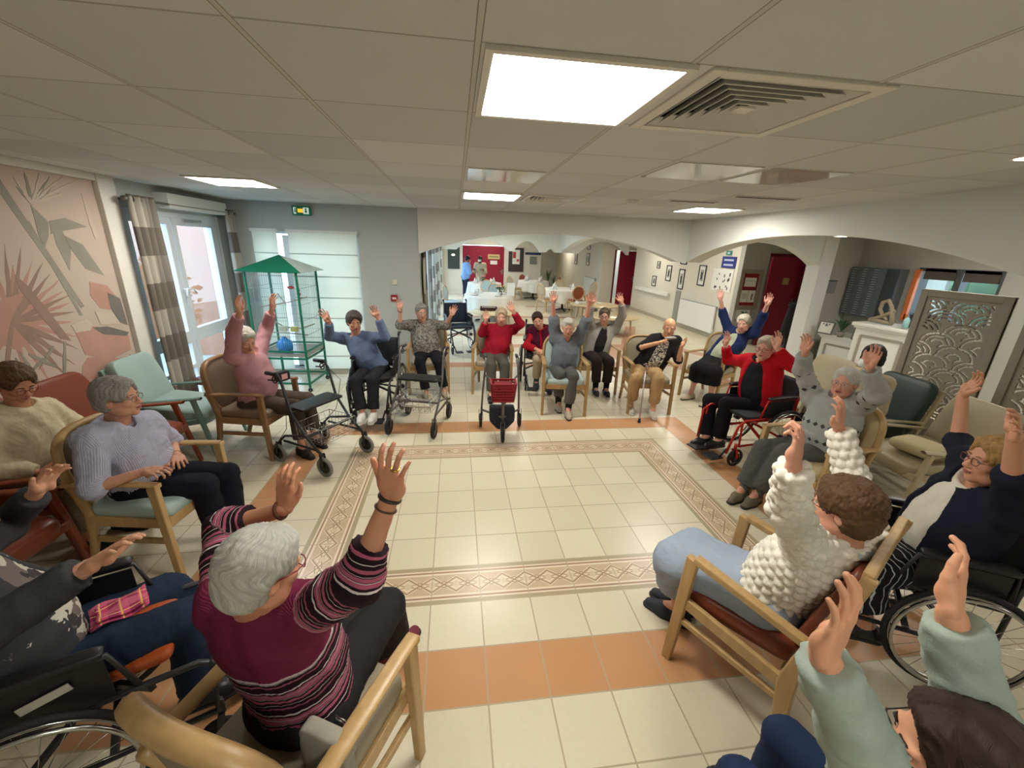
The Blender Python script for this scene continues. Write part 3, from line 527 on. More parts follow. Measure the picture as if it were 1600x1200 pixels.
# curtains
def checks(name, a, b_, dz, z0, dy, dark=(136, 128, 118), light=(200, 193, 181), axis=1, mid=(158, 150, 140)):
    m, bs = newmat(name, .9, .1); g = X.nt.nodes.new('ShaderNodeNewGeometry'); sp = X.nt.nodes.new('ShaderNodeSeparateXYZ'); X.nt.links.new(g.outputs['Position'], sp.inputs[0])
    z, y = X(sp.outputs[2]), X(sp.outputs[axis]); k = ((z-z0)/dz).floor(); odd = (X.op('MODULO', k+20, 2.0) > .5)
    yy = X.op('MODULO', ((y-a)/dy).floor()+k*1+40, 2.0) > .5
    c = mixc(odd, light, dark); c = mixc((1-odd)*yy, c, mid); X.nt.links.new(c.k, bs.inputs['Base Color'])
    tr = m.node_tree.nodes.new('ShaderNodeBsdfTranslucent'); X.nt.links.new(c.k, tr.inputs[0])
    ms = m.node_tree.nodes.new('ShaderNodeMixShader'); ms.inputs[0].default_value = .35
    m.node_tree.links.new(bs.outputs[0], ms.inputs[1]); m.node_tree.links.new(tr.outputs[0], ms.inputs[2]); m.node_tree.links.new(ms.outputs[0], m.node_tree.nodes['Material Output'].inputs[0])
    return m
CURT = checks('curtain_checks', 1.2, 0, .27, 2.11-.27*8, .22)
CURTH = checks('curtain_checks_pale', 1.2, 0, .27, 2.11-.27*8, .22, (150, 144, 136), (214, 212, 206), 1, (184, 180, 172))
def curtain(y0, y1, z0, z1, x, label, folds=5, amp=.035, flare=0, group=None, name='curtain'):
    e = empty(name, (x, (y0+y1)/2, 0)); tag(e, label, 'curtain', group)
    w = y1-y0; b = MB()
    b.grid(lambda u, v: (amp*math.sin(u*folds*2*PI)+.006*math.sin(v*9+u*20), (u-.5)*w*(1+flare*(1-v))+.01*math.sin(v*5), z0+(z1-z0)*v), folds*10, 14)
    build('fabric', b, CURTH if y0 > 3.5 else CURT, e, solid=.004); return e
e = curtain(1.22, 1.62, .06, 2.40, -3.2, 'tall grey and cream checked curtain on the left side of the garden door', 4, .04, .12, 'checked curtains')
b = MB()
for k in range(4): b.ring((0, -.15+k*.1, 2.36), .028, .006, 'Y', 14, 6)
build('eyelet', b, M('eyelet_metal', (120, 116, 108), .35, 1), e)
e = curtain(2.98, 3.22, .06, 2.40, -3.2, 'checked curtain in the back corner right of the garden door', 3, .035, .1, 'checked curtains')
b = MB(); b.ring((0, -.06, 2.36), .028, .006, 'Y', 14, 6); b.ring((0, .05, 2.36), .028, .006, 'Y', 14, 6); build('eyelet', b, MC['eyelet_metal'], e)
e = empty('curtain_rod', (-3.2, 1.2, 2.36)); tag(e, 'grey curtain rod end above the left checked curtain', 'curtain rod', 'curtain rods')
b = MB(); b.tube([(0, 0, 0), (0, 2.05, 0)], .012); build('rod', b, M('rod_grey', (110, 106, 100), .4, .6), e)
b = MB(); b.lathe([(.022, -.03), (.026, 0), (.02, .03)], axis='Y'); build('finial', b, MC['rod_grey'], e); b = MB(); b.bar((-.15, .1, 0), (0, .1, 0), .02, .02); build('bracket', b, MC['rod_grey'], e)
for k, (y0, y1) in enumerate(((3.62, 4.02), (6.5, 6.8), (9.2, 9.45), (11.8, 12.05), (5.4, 5.55), (8.0, 8.2))):
    curtain(y0, y1, .012, 2.2, -.635, ['checked curtain just behind the left end of the front arch', 'checked curtain between the first dining windows', 'checked curtain further down the dining windows', 'checked curtain at the last dining window', 'narrow checked curtain in the first dining window', 'narrow checked curtain in the second dining window'][k], 4, .022, 0, 'dining hall curtains')
# oval mirror-like white plate on the wall end
b = MB(); b.lathe([(.0001, -.012), (.09, -.012), (.1, 0), (.0001, .0)], n=24, axis='X', caps=False); o = build('wall_lamp', b, M('milk_glass', (222, 222, 214), .3), loc=(-.62, 3.56, 1.55)); o.scale = (2.2, 1, 3.0); tag(o, 'long white curved wall lamp beside the first dining curtain', 'wall lamp')
# ------------------------------------------------------------------ wall things
BLK = M('frame_black', (30, 28, 28), .4); PAPER = M('paper', (222, 220, 210), .8, noise=(20, .02)); INK = M('ink', (70, 70, 74), .8)
def picture(name, pos, w, h, facing, label, cat, group=None, framemat=None, fw=.025, art=None, mount=PAPER, d=.02):
    """a framed picture: facing is the z rotation; local x right, y out of the wall (towards -y)"""
    e = empty(name, pos, facing); tag(e, label, cat, group)
    b = MB(); 
    for s_ in (-1, 1): b.box((s_*(w/2-fw/2), -d/2, 0), (fw, d, h)); b.box((0, -d/2, s_*(h/2-fw/2)), (w-2*fw, d, fw))
    build('frame', b, framemat or BLK, e)
    b = MB(); b.box((0, -.004, 0), (w-fw, .006, h-fw)); build('mount', b, mount, e)
    if art:
        b = MB()
        for (x, z, ww, hh, mi) in art: b.mi = mi; b.box((x, -.009-.001*mi, z), (ww, .004, hh))
        build('print', b, [M('art_grey', (160, 158, 150), .8, noise=(30, .3)), INK, M('art_dark', (46, 44, 48), .8, noise=(20, .3))], e)
    return e
FR = [(9.46, 1.66, .2, .22), (9.64, 1.15, .28, .32), (8.75, 1.45, .3, .46), (7.98, 1.33, .3, .56), (7.98, 1.86, .34, .24), (6.98, 1.5, .32, .52), (9.5, 1.2, .01, .01)]
labs = ['small framed print, the highest and farthest on the right hall wall', 'small black framed print above the far end of the handrail', 'black framed print left of the pair of stacked frames', 'lower of the two stacked black frames above the wall heater', 'upper of the two stacked frames, cut by the arch corner', 'black framed certificate next to the sheet of small photos']
for (y, z, w, h), lb in zip(FR, labs): picture('picture_frame', (6.298, y, z), w, h, D(-90), lb, 'picture', 'black framed prints on the right hall wall', art=[(0, 0, w*.45, h*.55, 0), (0, -h*.02, w*.2, h*.35, 2)])
for (y, z, w, h), lb in zip([(14.2, 1.66, .4, .5), (14.2, 2.3, .4, .5), (16, 1.66, .4, .55), (16, 2.3, .4, .4)], ['far corridor frame, lower right one', 'far corridor frame, upper right one', 'far corridor frame, lower left one', 'far corridor frame, upper left one']):
    picture('picture_frame', (5.448, y, z), w, h, D(-90), lb, 'picture', 'frames on the far corridor wall', art=[(0, 0, w*.5, h*.5, 0)])
b = MB(); b.box((0, 0, 0), (.05, 2.4, .12)); o = build('handrail', b, M('rail_white', (226, 224, 214), .4), loc=(6.24, 9.7, .83), bevel=.012); tag(o, 'white handrail on the right hall wall', 'handrail')
b = MB(); b.box((.03, -1.1, 0), (.05, .05, .08)); b.box((.03, 1.0, 0), (.05, .05, .08)); build('bracket', b, FRAMEW, o)
def radiator(loc, w, h, rz, label):
    e = empty('radiator', loc, rz); tag(e, label, 'radiator', 'white wall radiators')
    b = MB(); b.box((0, -.07, h/2), (w, .03, h)); b.box((0, -.02, h/2), (w-.06, .02, h-.06)); build('panel', b, M('radiator_white', (228, 228, 220), .35, noise=(3, .01)), e, .006)
    b = MB(); b.box((0, -.045, h+.004), (w, .075, .008)); build('top_grille', b, MC['vent_grey'], e)
    b = MB(); b.tube([(w/2-.03, -.04, .04), (w/2-.03, -.04, -.1)], .012); b.lathe([(.018, 0), (.022, .05), (.015, .07)], (w/2+.02, -.06, .02), 12); build('valve', b, FRAMEW, e)
radiator((6.30, 6.9, .14), 1.7, .66, D(-90), 'large white radiator low on the right hall wall')
radiator((5.448, 13.6, .14), 1.4, .8, D(-90), 'white radiator in the far corridor')
b = MB(); b.box((0, 0, 0), (.02, .26, 1.0)); structure(build('trim_5', b, M('duct_grey', (146, 146, 136), .5), loc=(6.29, 8.02, .5)))
# blue notice, green sign, photo sheet
e = empty('blue_sign', (6.29, 5.95, 1.87), D(-90)); tag(e, 'blue sign with two white lines above the sheet of small photos', 'sign')
b = MB(); b.box((0, -.006, 0), (.52, .012, .26)); build('board', b, M('sign_blue', (34, 48, 122), .5), e)
for z in (.05, -.06):
    b = MB()
    for k in range(9): b.box((-.16+k*.04, -.014, z), (.028, .003, .045))
    build('lettering', b, M('sign_white', (196, 206, 226), .6), e)
b = MB(); b.box((0, -.008, 0), (.2, .016, .1)); o = build('green_sign', b, M('sign_green', (60, 134, 120), .5), loc=(6.29, 6.0, 2.08)); o.rotation_euler.z = D(-90); tag(o, 'small green and white sign above the blue sign', 'sign')
b = MB(); b.box((0, -.018, 0), (.08, .003, .04)); build('symbol', b, MC['sign_white'], o)
e = empty('photo_sheet', (6.29, 6.1, 1.45), D(-90)); tag(e, 'white sheet with small dark photos pinned on the hall wall', 'poster')
b = MB(); b.box((0, -.003, 0), (.78, .004, .52)); build('sheet', b, PAPER, e)
b = MB(); rnd = random.Random(4)
for k in range(16): b = MB(); b.box((rnd.uniform(-.34, .34), -.007, rnd.uniform(-.22, .22)), (.035, .003, rnd.uniform(.04, .08))); build('photo', b, INK, e)
# notice board wall at y 5.45
TAUPE = M('board_frame', (140, 132, 118), .5, noise=(8, .1))
e = empty('notice_board', (6.56, 5.445, 1.29)); tag(e, 'red felt notice board with brown frame and pinned papers', 'notice board')
b = MB(); w, h, fw = .56, .9, .09
for s_ in (-1, 1): b.box((s_*(w/2-fw/2), -.015, 0), (fw, .03, h)); b.box((0, -.015, s_*(h/2-fw/2)), (w-2*fw, .03, fw))
build('frame', b, TAUPE, e, .003); b = MB(); b.box((0, -.005, 0), (w-.08, .01, h-.08)); build('felt', b, M('felt_red', (132, 26, 40), .9), e)
b = MB(); b.box((0, -.013, .17), (.28, .004, .2)); build('notice', b, PAPER, e)
b = MB(); b.box((-.09, -.013, -.15), (.17, .004, .27)); build('notice', b, PAPER, e); b = MB(); b.box((.09, -.013, -.15), (.17, .004, .27)); build('notice', b, PAPER, e)
b = MB(); b.box((.1, -.017, -.16), (.03, .003, .14)); [b.box((-.1+.065*k, -.017, .2), (.03, .003, .012)) for k in range(4)]; [b.box((-.09, -.017, -.1-.03*k), (.12, .003, .008)) for k in range(4)]; build('print', b, INK, e)
picture('picture_frame', (6.53, 5.445, .72), .4, .26, 0, 'pale picture with grass tuft under the red notice board', 'picture', None, TAUPE, .02)
# red doors
def door_leaf(name, w, h, label, loc, rz, plate=True):
    e = empty(name, loc, rz); structure(e)
    b = MB(); b.box((w/2, 0, h/2), (w, .045, h)); structure(build('leaf', b, DOORRED, e, .003))
    b = MB(); b.tube([(w-.08, -.03, 1.02), (w-.08, -.07, 1.02), (w-.19, -.07, 1.02)], .009); b.box((w-.08, -.026, 1.0), (.04, .008, .2)); build('handle', b, M('steel', (176, 176, 174), .3, 1), e)
    if plate: b = MB(); b.box((w*.55, -.028, 1.5), (.17, .006, .15)); build('name_plate', b, M('brass', (196, 168, 110), .3, .9), e)
    return e
door_leaf('door_1', .88, 2.04, '', (6.95, 5.40, .0), D(6))
sbox('trim_6', (7.8, 5.38, 0), (7.93, 5.47, 2.1), REDDARK); sbox('trim_7', (6.93, 5.43, 2.04), (7.9, 5.5, 2.1), REDDARK)
for k in (0, 1):
    e = door_leaf('door_%d' % (k+2), .9, 2.06, '', (.18+.9*k, 15.25, 0), 0, False)
    if k: 
        b = MB(); b.box((.45, -.03, 1.62), (.52, .01, .2)); build('name_sign', b, M('brass_sign', (206, 186, 132), .4, .5), e); b = MB(); [b.box((.27+.05*q, -.037, 1.62), (.03, .004, .05)) for q in range(8)]; build('lettering', b, INK, e)
        b = MB(); b.box((.45, -.03, 1.38), (.3, .006, .16)); build('paper_notice', b, PAPER, e)
e = door_leaf('door_4', .72, 2.04, '', (6.17, 12.5, 0), D(4), False)
for x in (5.98, 6.93): sbox('trim_%d' % (8 if x < 6 else 9), (x-.04, 12.42, 0), (x+.02, 12.62, 2.08), REDDARK)
# blue trolley seen through the door gap
e = empty('blue_trolley', (6.02, 13.2, 0)); tag(e, 'blue cleaning trolley seen through the half-open far red door', 'trolley')
BLUEP = M('plastic_blue', (40, 74, 170), .4)
b = MB(); b.cushion((0, 0, .2), (.34, .5, .36), .2); build('bucket', b, BLUEP, e)
b = MB(); b.bar((-.14, 0, .3), (-.14, 0, 1.15), .03, .03); b.bar((.14, 0, .3), (.14, 0, 1.15), .03, .03); b.bar((-.14, 0, 1.15), (.14, 0, 1.15), .03, .03); build('frame', b, M('trolley_navy', (34, 48, 78), .5), e)
b = MB(); [b.cushion((0, 0, .55+.16*k), (.26, .3, .1), .3) for k in range(3)]; build('supplies', b, M('supply_grey', (150, 160, 180), .6), e)
# far wall: poster board, blue strip, grey plate, dark hatch
e = empty('poster_board', (2.5, 15.19, 1.52)); tag(e, 'tall dark board with a red and white poster on the far wall', 'notice board')
b = MB(); b.box((0, -.01, 0), (.66, .02, 1.0)); build('board', b, M('board_dark', (60, 54, 50), .6), e, .004)
b = MB(); b.box((0, -.024, .12), (.32, .006, .6)); build('poster', b, PAPER, e); b = MB(); b.box((-.08, -.029, .2), (.13, .004, .26)); b.box((.08, -.029, -.02), (.1, .004, .1)); build('print', b, M('print_red', (176, 50, 60), .6), e)
b = MB(); b.box((0, -.01, 0), (.7, .02, .1)); tag(build('direction_strip', b, M('strip_navy', (44, 44, 84), .5), loc=(3.25, 15.19, 1.80)), 'narrow navy sign strip on the far wall', 'sign')
b = MB(); b.box((0, -.01, 0), (.32, .02, .32)); tag(build('wall_plate', b, M('plate_grey', (128, 128, 120), .5), loc=(3.27, 15.19, 1.52)), 'square grey plate under the navy strip on the far wall', 'plaque')
e = empty('serving_hatch', (-.2, 15.19, 1.55)); tag(e, 'dark serving hatch with a lamp glow behind the standing staff', 'hatch')
b = MB(); b.box((0, -.01, 0), (.5, .02, .95)); build('frame', b, M('hatch_dark', (62, 70, 66), .3), e); b = MB(); b.ell((-.02, -.03, .1), (.08, .02, .05)); build('lamp', b, M('lamp_glow', (250, 240, 220), .4, emit=((250, 240, 220), .4)), e)
# reception: panel sign, mailboxes, counters
e = empty('wall_notice_sheet', (6.66, 3.415, 1.55)); tag(e, 'grey printed notice on the wall right of the white pillar', 'notice')
b = MB(); b.box((0, -.004, 0), (.2, .006, .24)); build('sheet', b, M('sheet_grey', (150, 152, 152), .7), e); b = MB(); [b.box((-.07+.035*k, -.009, .1), (.024, .003, .02)) for k in range(5)]; build('heading', b, INK, e)
e = empty('mailbox_rack', (7.09, 2.93, 1.5), D(-90)); tag(e, 'grey rack of letter slots with pale edges on the reception wall', 'letter rack')
RG = M('rack_grey', (100, 108, 112), .5, noise=(8, .05)); RE = M('rack_edge', (190, 198, 200), .5)
b = MB(); b.box((0, -.08, 0), (.86, .16, .82)); build('body', b, RG, e, .004)
for c in range(3):
    b = MB()
    for k in range(20): b.box((-.36+c*.2, -.165, -.38+k*.04), (.07, .02, .008))
    build('slot_edges', b, RE, e)
b = MB(); b.box((.33, -.17, 0), (.2, .02, .8)); build('side_door', b, M('rack_dark', (56, 60, 62), .4), e)
CW = M('counter_white', (222, 220, 212), .5, noise=(3, .02)); CT = M('counter_trim', (150, 142, 128), .5)
def counter(loc, rz, w, h, d, label, name='counter'):
    e = empty(name, loc, rz); tag(e, label, 'counter')
    b = MB(); b.box((0, 0, h/2-.03), (w, d, h-.06)); build('body', b, CW, e, .003)
    b = MB(); b.box((0, 0, h-.02), (w+.1, d+.1, .05)); b.box((0, 0, h-.06), (w+.05, d+.05, .04)); build('worktop', b, CW, e, .008)
    b = MB(); x0, x1, z0, z1 = -w/2+.1, w/2-.1, .12, h-.18; y = -d/2-.006
    for (a, c) in (((x0, z0), (x1, z0)), ((x1, z0), (x1, z1)), ((x1, z1), (x0, z1)), ((x0, z1), (x0, z0))): b.bar((a[0], y, a[1]), (c[0], y, c[1]), .035, .012, (0, 1, 0))
    build('panel_moulding', b, CT, e); return e
counter((6.30, 1.78, 0), D(-80), .75, 1.12, .5, 'tall white reception counter with a framed panel and a wooden sculpture on top')
counter((6.66, 2.62, 0), D(-78), .9, .78, .45, 'low white desk wing with a framed panel beside the pillar')
# sculpture, bottle, frames, plant
b = MB(); STONE = M('driftwood', (150, 136, 112), .8, noise=(12, .12), bump=(30, .4))
b.tube([(0, -.16, .03), (0, -.1, .05), (0, 0, .10), (0, .1, .16), (0, .16, .2)][::-1]+[(0, -.16, .03)], .028, 10)
b.tube([(0, .17, .02), (0, .15, .12), (0, .1, .25), (0, .03, .34), (0, -.05, .30), (0, -.06, .2), (0, .0, .12), (0, .09, .06)], [.03, .03, .027, .026, .026, .025, .025, .02], 10)
b.tube([(0, -.18, .02), (0, -.06, .03), (0, .08, .025), (0, .18, .02)], .025, 10)
tag(build('sculpture', b, STONE, loc=(6.2, 1.95, 1.14), rz=D(180)), 'looped driftwood-coloured sculpture on the tall white counter', 'sculpture')
e = empty('sanitizer_bottle', (6.12, 1.52, 1.145)); tag(e, 'pale blue pump bottle on the tall white counter', 'bottle')
b = MB(); b.lathe([(.001, 0), (.035, 0), (.036, .11), (.02, .14), (.014, .15)], n=16); build('body', b, M('bottle_blue', (160, 206, 210), .2, alpha=.85), e)
b = MB(); b.lathe([(.014, .15), (.014, .17), (.005, .172), (.005, .2)], n=12); b.bar((0, 0, .2), (.05, 0, .195), .014, .01); build('pump', b, M('pump_grey', (120, 160, 170), .3), e)
b = MB(); b.box((0, 0, .1), (.22, .2, .2)); b.box((.05, -.14, .05), (.14, .06, .1)); tag(build('desk_printer', b, M('device_black', (28, 28, 30), .4), loc=(6.35, 1.52, 1.145), bevel=.01), 'black desk device behind the pump bottle', 'printer')
def desk_frame(loc, rz, label, w=.2, h=.25, art=True):
    e = empty('desk_picture', loc, rz); tag(e, label, 'photo frame', 'standing frames on the low desk')
    R = Matrix.Rotation(D(-14), 3, 'X'); b = MB()
    for s_ in (-1, 1): b.box(R @ Vector((s_*(w/2-.01), 0, h/2)), (.02, .015, h), R=R); b.box(R @ Vector((0, 0, h/2+s_*(h/2-.01))), (w-.04, .015, .02), R=R)
    build('frame', b, M('frame_grey', (96, 92, 84), .5), e); b = MB(); b.box(R @ Vector((0, 0, h/2)), (w-.04, .006, h-.04), R=R); build('sheet', b, PAPER, e)
    b = MB(); b.bar((0, .02, h*.7), (0, .12, 0.003), .04, .004); build('stand', b, MC['frame_grey'], e)
    b = MB(); [b.box(R @ Vector((-.05+.045*k, -.006, h*.78)), (.022, .004, .018), R=R) for k in range(3)]; build('print', b, INK, e)
desk_frame((6.2, 2.85, .79), D(-70), 'grey photo frame at the left end of the low desk', .24, .22)
desk_frame((6.3, 2.32, .79), D(-70), 'white sheet in a frame next to the tall counter', .17, .22)
def plant(name, loc, h, label, n=26, pot=(.06, .09), seed=3, cat='plant'):
    e = empty(name, loc); tag(e, label, cat); rnd = random.Random(seed)
    b = MB(); b.lathe([(.001, 0), (pot[0]*.7, 0), (pot[0], pot[1]), (pot[0]*.9, pot[1])], n=16); build('pot', b, M('pot_grey', (120, 116, 108), .6), e)
    b = MB()
    for k in range(n):
        a = rnd.uniform(0, 6.28); t = rnd.uniform(.15, .9); L = h*rnd.uniform(.6, 1); w = .012
        p0 = Vector((0, 0, pot[1])); p1 = p0+Vector((math.cos(a)*L*t*.5, math.sin(a)*L*t*.5, L*.6)); p2 = p0+Vector((math.cos(a)*L*t, math.sin(a)*L*t, L*.75))
        s_ = Vector((-math.sin(a), math.cos(a), 0))*w; b.add([p0-s_*.3, p0+s_*.3, p1+s_, p1-s_, p2], [(0, 1, 2, 3), (3, 2, 4)])
    build('foliage', b, LEAFM[1], e); return e
plant('potted_plant', (6.25, 2.58, .79), .3, 'dark leafy plant on the low desk between the frames', 40)
plant('potted_plant', (6.5, 5.35, .6), .2, 'small green plant below the notice board', 24, (.05, .08), 5)
# coat stand with dark coat by the pillar
e = empty('coat_stand', (6.62, 4.1, 0)); tag(e, 'dark coat stand with a black coat beside the red door', 'coat stand')
b = MB(); b.lathe([(.02, 0), (.03, .02), (.03, .1), (.05, .2), (.03, .3), (.045, .42), (.025, .55), (.02, 1.22)], n=14); build('pole', b, M('ebony', (30, 27, 26), .4), e)
for k in range(3): b = MB(); a = k*2.1; b.tube([(0, 0, .12), (math.cos(a)*.14, math.sin(a)*.14, .1), (math.cos(a)*.22, math.sin(a)*.22, .015)], .016); build('leg', b, MC['ebony'], e)
b = MB(); b.grid(lambda u, v: ((.10+.08*v)*math.cos(u*2*PI)*(1+.18*math.sin(u*14)), (.09+.05*v)*math.sin(u*2*PI)*(1+.15*math.sin(u*12)), 1.12-.62*v+.05*math.cos(u*2*PI)), 30, 8, closeu=True); b.ell((0, 0, 1.11), (.11, .1, .06)); build('coat', b, M('coat_black', (38, 36, 38), .9), e)
# partition screens with wave cut-outs
SCR = M('screen_taupe', (138, 130, 114), .6, noise=(6, .04))
def screen(y0, y1, x, label, z0=.12, z1=1.76):
    e = empty('partition_screen', (x, y0, 0)); tag(e, label, 'partition screen', 'wave pattern partition screens')
    h = .0085; W = y1-y0; H = z1-z0; nu, nv = int(W/h), int(H/h); mr = .11
    def hole(a, c):
        if a < mr or a > W-mr or c < .3 or c > H-.1: return False
        a -= mr; best = None
        # overlapping scallops with concentric open bands
        R = .235; row = int((c-.3)//.115)+1
        for r in (row, row-1, row-2, row-3):
            off = .19 if r % 2 else 0; cx = round((a-off)/.38)*.38+off; cz = .3+r*.115-.115
            dx = a-cx; dz = c-cz; q = math.hypot(dx, dz*1.55)
            if dz >= -.0 and q < R: best = (q, cx, r); break
        if not best: return False
        q, cx, r = best; hsh = (int(cx*100)*7+r*13) % 5
        for k, (s0, s1) in enumerate([(.196, .222), (.146, .172), (.096, .122), (.042, .070)]):
            if s0 < q < s1 and (hsh+k) % 6 != 0: return abs(a-cx) < .178 and abs(a-cx+.05*(k-1)) > .006
        return False
    solid = [[not hole((i+.5)*h, (j+.5)*h) for j in range(nv)] for i in range(nu)]
    idx = {}; vs = []; fs = []
    def V(i, j):
        if (i, j) not in idx: idx[(i, j)] = len(vs); vs.append((0, -W+i*h, z0+j*h))
        return idx[(i, j)]
    for i in range(nu):
        j = 0
        for j in range(nv):
            if solid[i][j]: fs.append((V(i, j), V(i+1, j), V(i+1, j+1), V(i, j+1)))
    b = MB(); b.add([(v[0], v[1]+W, v[2]) for v in vs], fs); build('cut_out_panel', b, SCR, e, solid=.02)
    b = MB(); b.box((0, .035, (z0+z1)/2), (.05, .07, H)); b.box((0, W-.035, (z0+z1)/2), (.05, .07, H)); b.box((0, W/2, z1-.035), (.05, W-.14, .07)); b.box((0, W/2, z0+.035), (.05, W-.14, .07)); build('frame', b, SCR, e, .004)
    for yy in (.06, W-.06): b = MB(); b.box((0, yy, .06), (.3, .06, .12)); build('foot', b, SCR, e, .004)
screen(-.29, .50, 4.92, 'taupe partition screen with wave cut-outs, the fully visible one')
screen(-1.35, -.42, 4.92, 'second wave cut-out partition screen at the right picture edge')
foliage_o = foliage('garden_bush', (10.5, 2.6, 1.2), (1.0, 2.4, 1.4), LEAFM, 500, '', .25, 9); tag(foliage_o, 'green bush outside the orange-framed office window', 'bush')
# ------------------------------------------------------------------ chairs (local +x is the way the sitter faces)
OAK = wood('oak', (172, 140, 94), (146, 114, 72)); OAKL = wood('oak_light', (184, 154, 106), (160, 128, 82)); WALN = wood('walnut', (142, 108, 74), (112, 82, 54)); TEAKR = wood('red_teak', (138, 66, 38), (98, 42, 26))
def vinyl(n, c, r=.42): return M(n, c, r, noise=(6, .04), bump=(60, .08))
V_BLUE = vinyl('vinyl_paleblue', (172, 194, 192)); V_BROWN = vinyl('vinyl_brown', (112, 96, 78)); V_TAUPE = vinyl('vinyl_taupe', (152, 142, 120)); V_ORANGE = vinyl('vinyl_rust', (120, 57, 36), .35)
V_TEAL = vinyl('vinyl_aqua', (148, 170, 164)); V_BEIGE = vinyl('vinyl_beige', (160, 148, 120)); V_GREEN = vinyl('vinyl_darkgreen', (34, 52, 48)); V_STRAW = vinyl('vinyl_straw', (186, 166, 126))
def round_armchair(name, woodm, seatm, backm, back_r=(.25, .24)):
    """armchair with a rounded padded back in a bent wood rim"""
    e = empty(name, (0, 0, 0)); w = .275
    for s_ in (-1, 1):
        b = MB(); b.bar((.255, s_*w, 0), (.225, s_*w, .655), .034, .042, (1, 0, 0), .038, .055); build('leg', b, woodm, e, .006)
        b = MB(); b.tube([(-.35, s_*.225, 0), (-.285, s_*.225, .2), (-.245, s_*.23, .42), (-.27, s_*.24, .55), (-.315, s_*.245, .66)], [.018, .022, .026, .024, .02], 8, flat=1.25); build('leg', b, woodm, e)
        b = MB(); b.grid(lambda u, v: (.25-.56*u, s_*(w-.015*u)+(.028+.004*math.sin(PI*u))*math.cos(v*2*PI), .668+.0*u-.03*u*u+.014*math.sin(v*2*PI)), 10, 10); b.box((.245, s_*w, .66), (.03, .05, .028)); build('armrest', b, woodm, e, .004)
        b = MB(); b.bar((.235, s_*(w-.01), .27), (-.26, s_*.225, .24), .022, .035); build('stretcher', b, woodm, e, .004)
    b = MB(); b.box((0, .245, .385), (.48, .024, .065)); b.box((0, -.245, .385), (.48, .024, .065)); b.box((.235, 0, .385), (.024, .49, .065)); b.box((-.235, 0, .385), (.024, .46, .065)); build('seat_frame', b, woodm, e, .004)
    b = MB(); b.cushion((.0, 0, .445), (.50, .49, .10), .22); build('seat', b, seatm, e)
    def P(r, a, off):
        ca, sa = math.cos(a), math.sin(a); k = (abs(ca)**3.2+abs(sa)**3.2)**(-1/3.2); y = back_r[0]*r*ca*k; z = back_r[1]*r*sa*k
        return (-.265-.17*(z+back_r[1])+.55*y*y-off, y, .685+z)
    b = MB(); n = 32
    b.grid(lambda u, v: P(min(1, v*1.25) if v < .8 else 1-(v-.8)*.0, u*2*PI, -.028*(1-(v/.8)**4) if v < .8 else .004), n, 12, True, True)
    b.grid(lambda u, v: P(.99*(1-v), u*2*PI, .03+.004*(1-v)), n, 6, True, True); build('backrest', b, backm, e)
    b = MB()
    ring_ = [P(1.02, 2*PI*k/40, .012) for k in range(40)]; b.tube(ring_, .021, 8, True, 1.5); build('back_rim', b, woodm, e)
    return e
def easy_chair(name, woodm, padm):
    """reclined armchair with boomerang rear legs and straight sloping arms"""
    e = empty(name, (0, 0, 0)); w = .275
    for s_ in (-1, 1):
        b = MB(); b.bar((.27, s_*w, 0), (.235, s_*w, .665), .036, .046, (1, 0, 0), .04, .058); build('leg', b, woodm, e, .006)
        b = MB(); b.bar((.225, s_*w, .668), (-.25, s_*(w+.005), .60), .05, .034, (0, 0, 1), .045, .034); build('armrest', b, woodm, e, .006)
        b = MB(); pts = [(-.285, 0), (-.245, 0), (-.212, .2), (-.195, .36), (-.215, .48), (-.27, .72), (-.335, 1.0), (-.375, .995), (-.33, .74), (-.285, .52), (-.265, .4), (-.27, .2)]
        b.prism(pts, s_*w-.018, s_*w+.018, 'Y'); build('leg', b, woodm, e, .006)
        b = MB(); b.bar((.24, s_*w, .40), (-.21, s_*w, .35), .026, .06); build('seat_frame', b, woodm, e, .004)
        b = MB(); b.bar((.25, s_*w, .285), (-.235, s_*w, .26), .024, .03); build('stretcher', b, woodm, e, .004)
    b = MB(); b.bar((.245, -w, .39), (.245, w, .39), .03, .05); b.bar((-.20, -w, .34), (-.20, w, .34), .03, .05); build('seat_rail', b, woodm, e, .004)
    b = MB(); b.bar((-.345, -w, .985), (-.345, w, .985), .035, .05); build('top_rail', b, woodm, e, .006)
    R = Matrix.Rotation(D(6), 3, 'Y'); b = MB(); b.cushion((.02, 0, .43), (.50, .50, .11), .22, R=R); build('seat', b, padm, e)
    R = Matrix.Rotation(D(-14), 3, 'Y'); b = MB(); b.cushion((-.275, 0, .72), (.075, .48, .50), .22, R=R); build('backrest', b, padm, e)
    return e
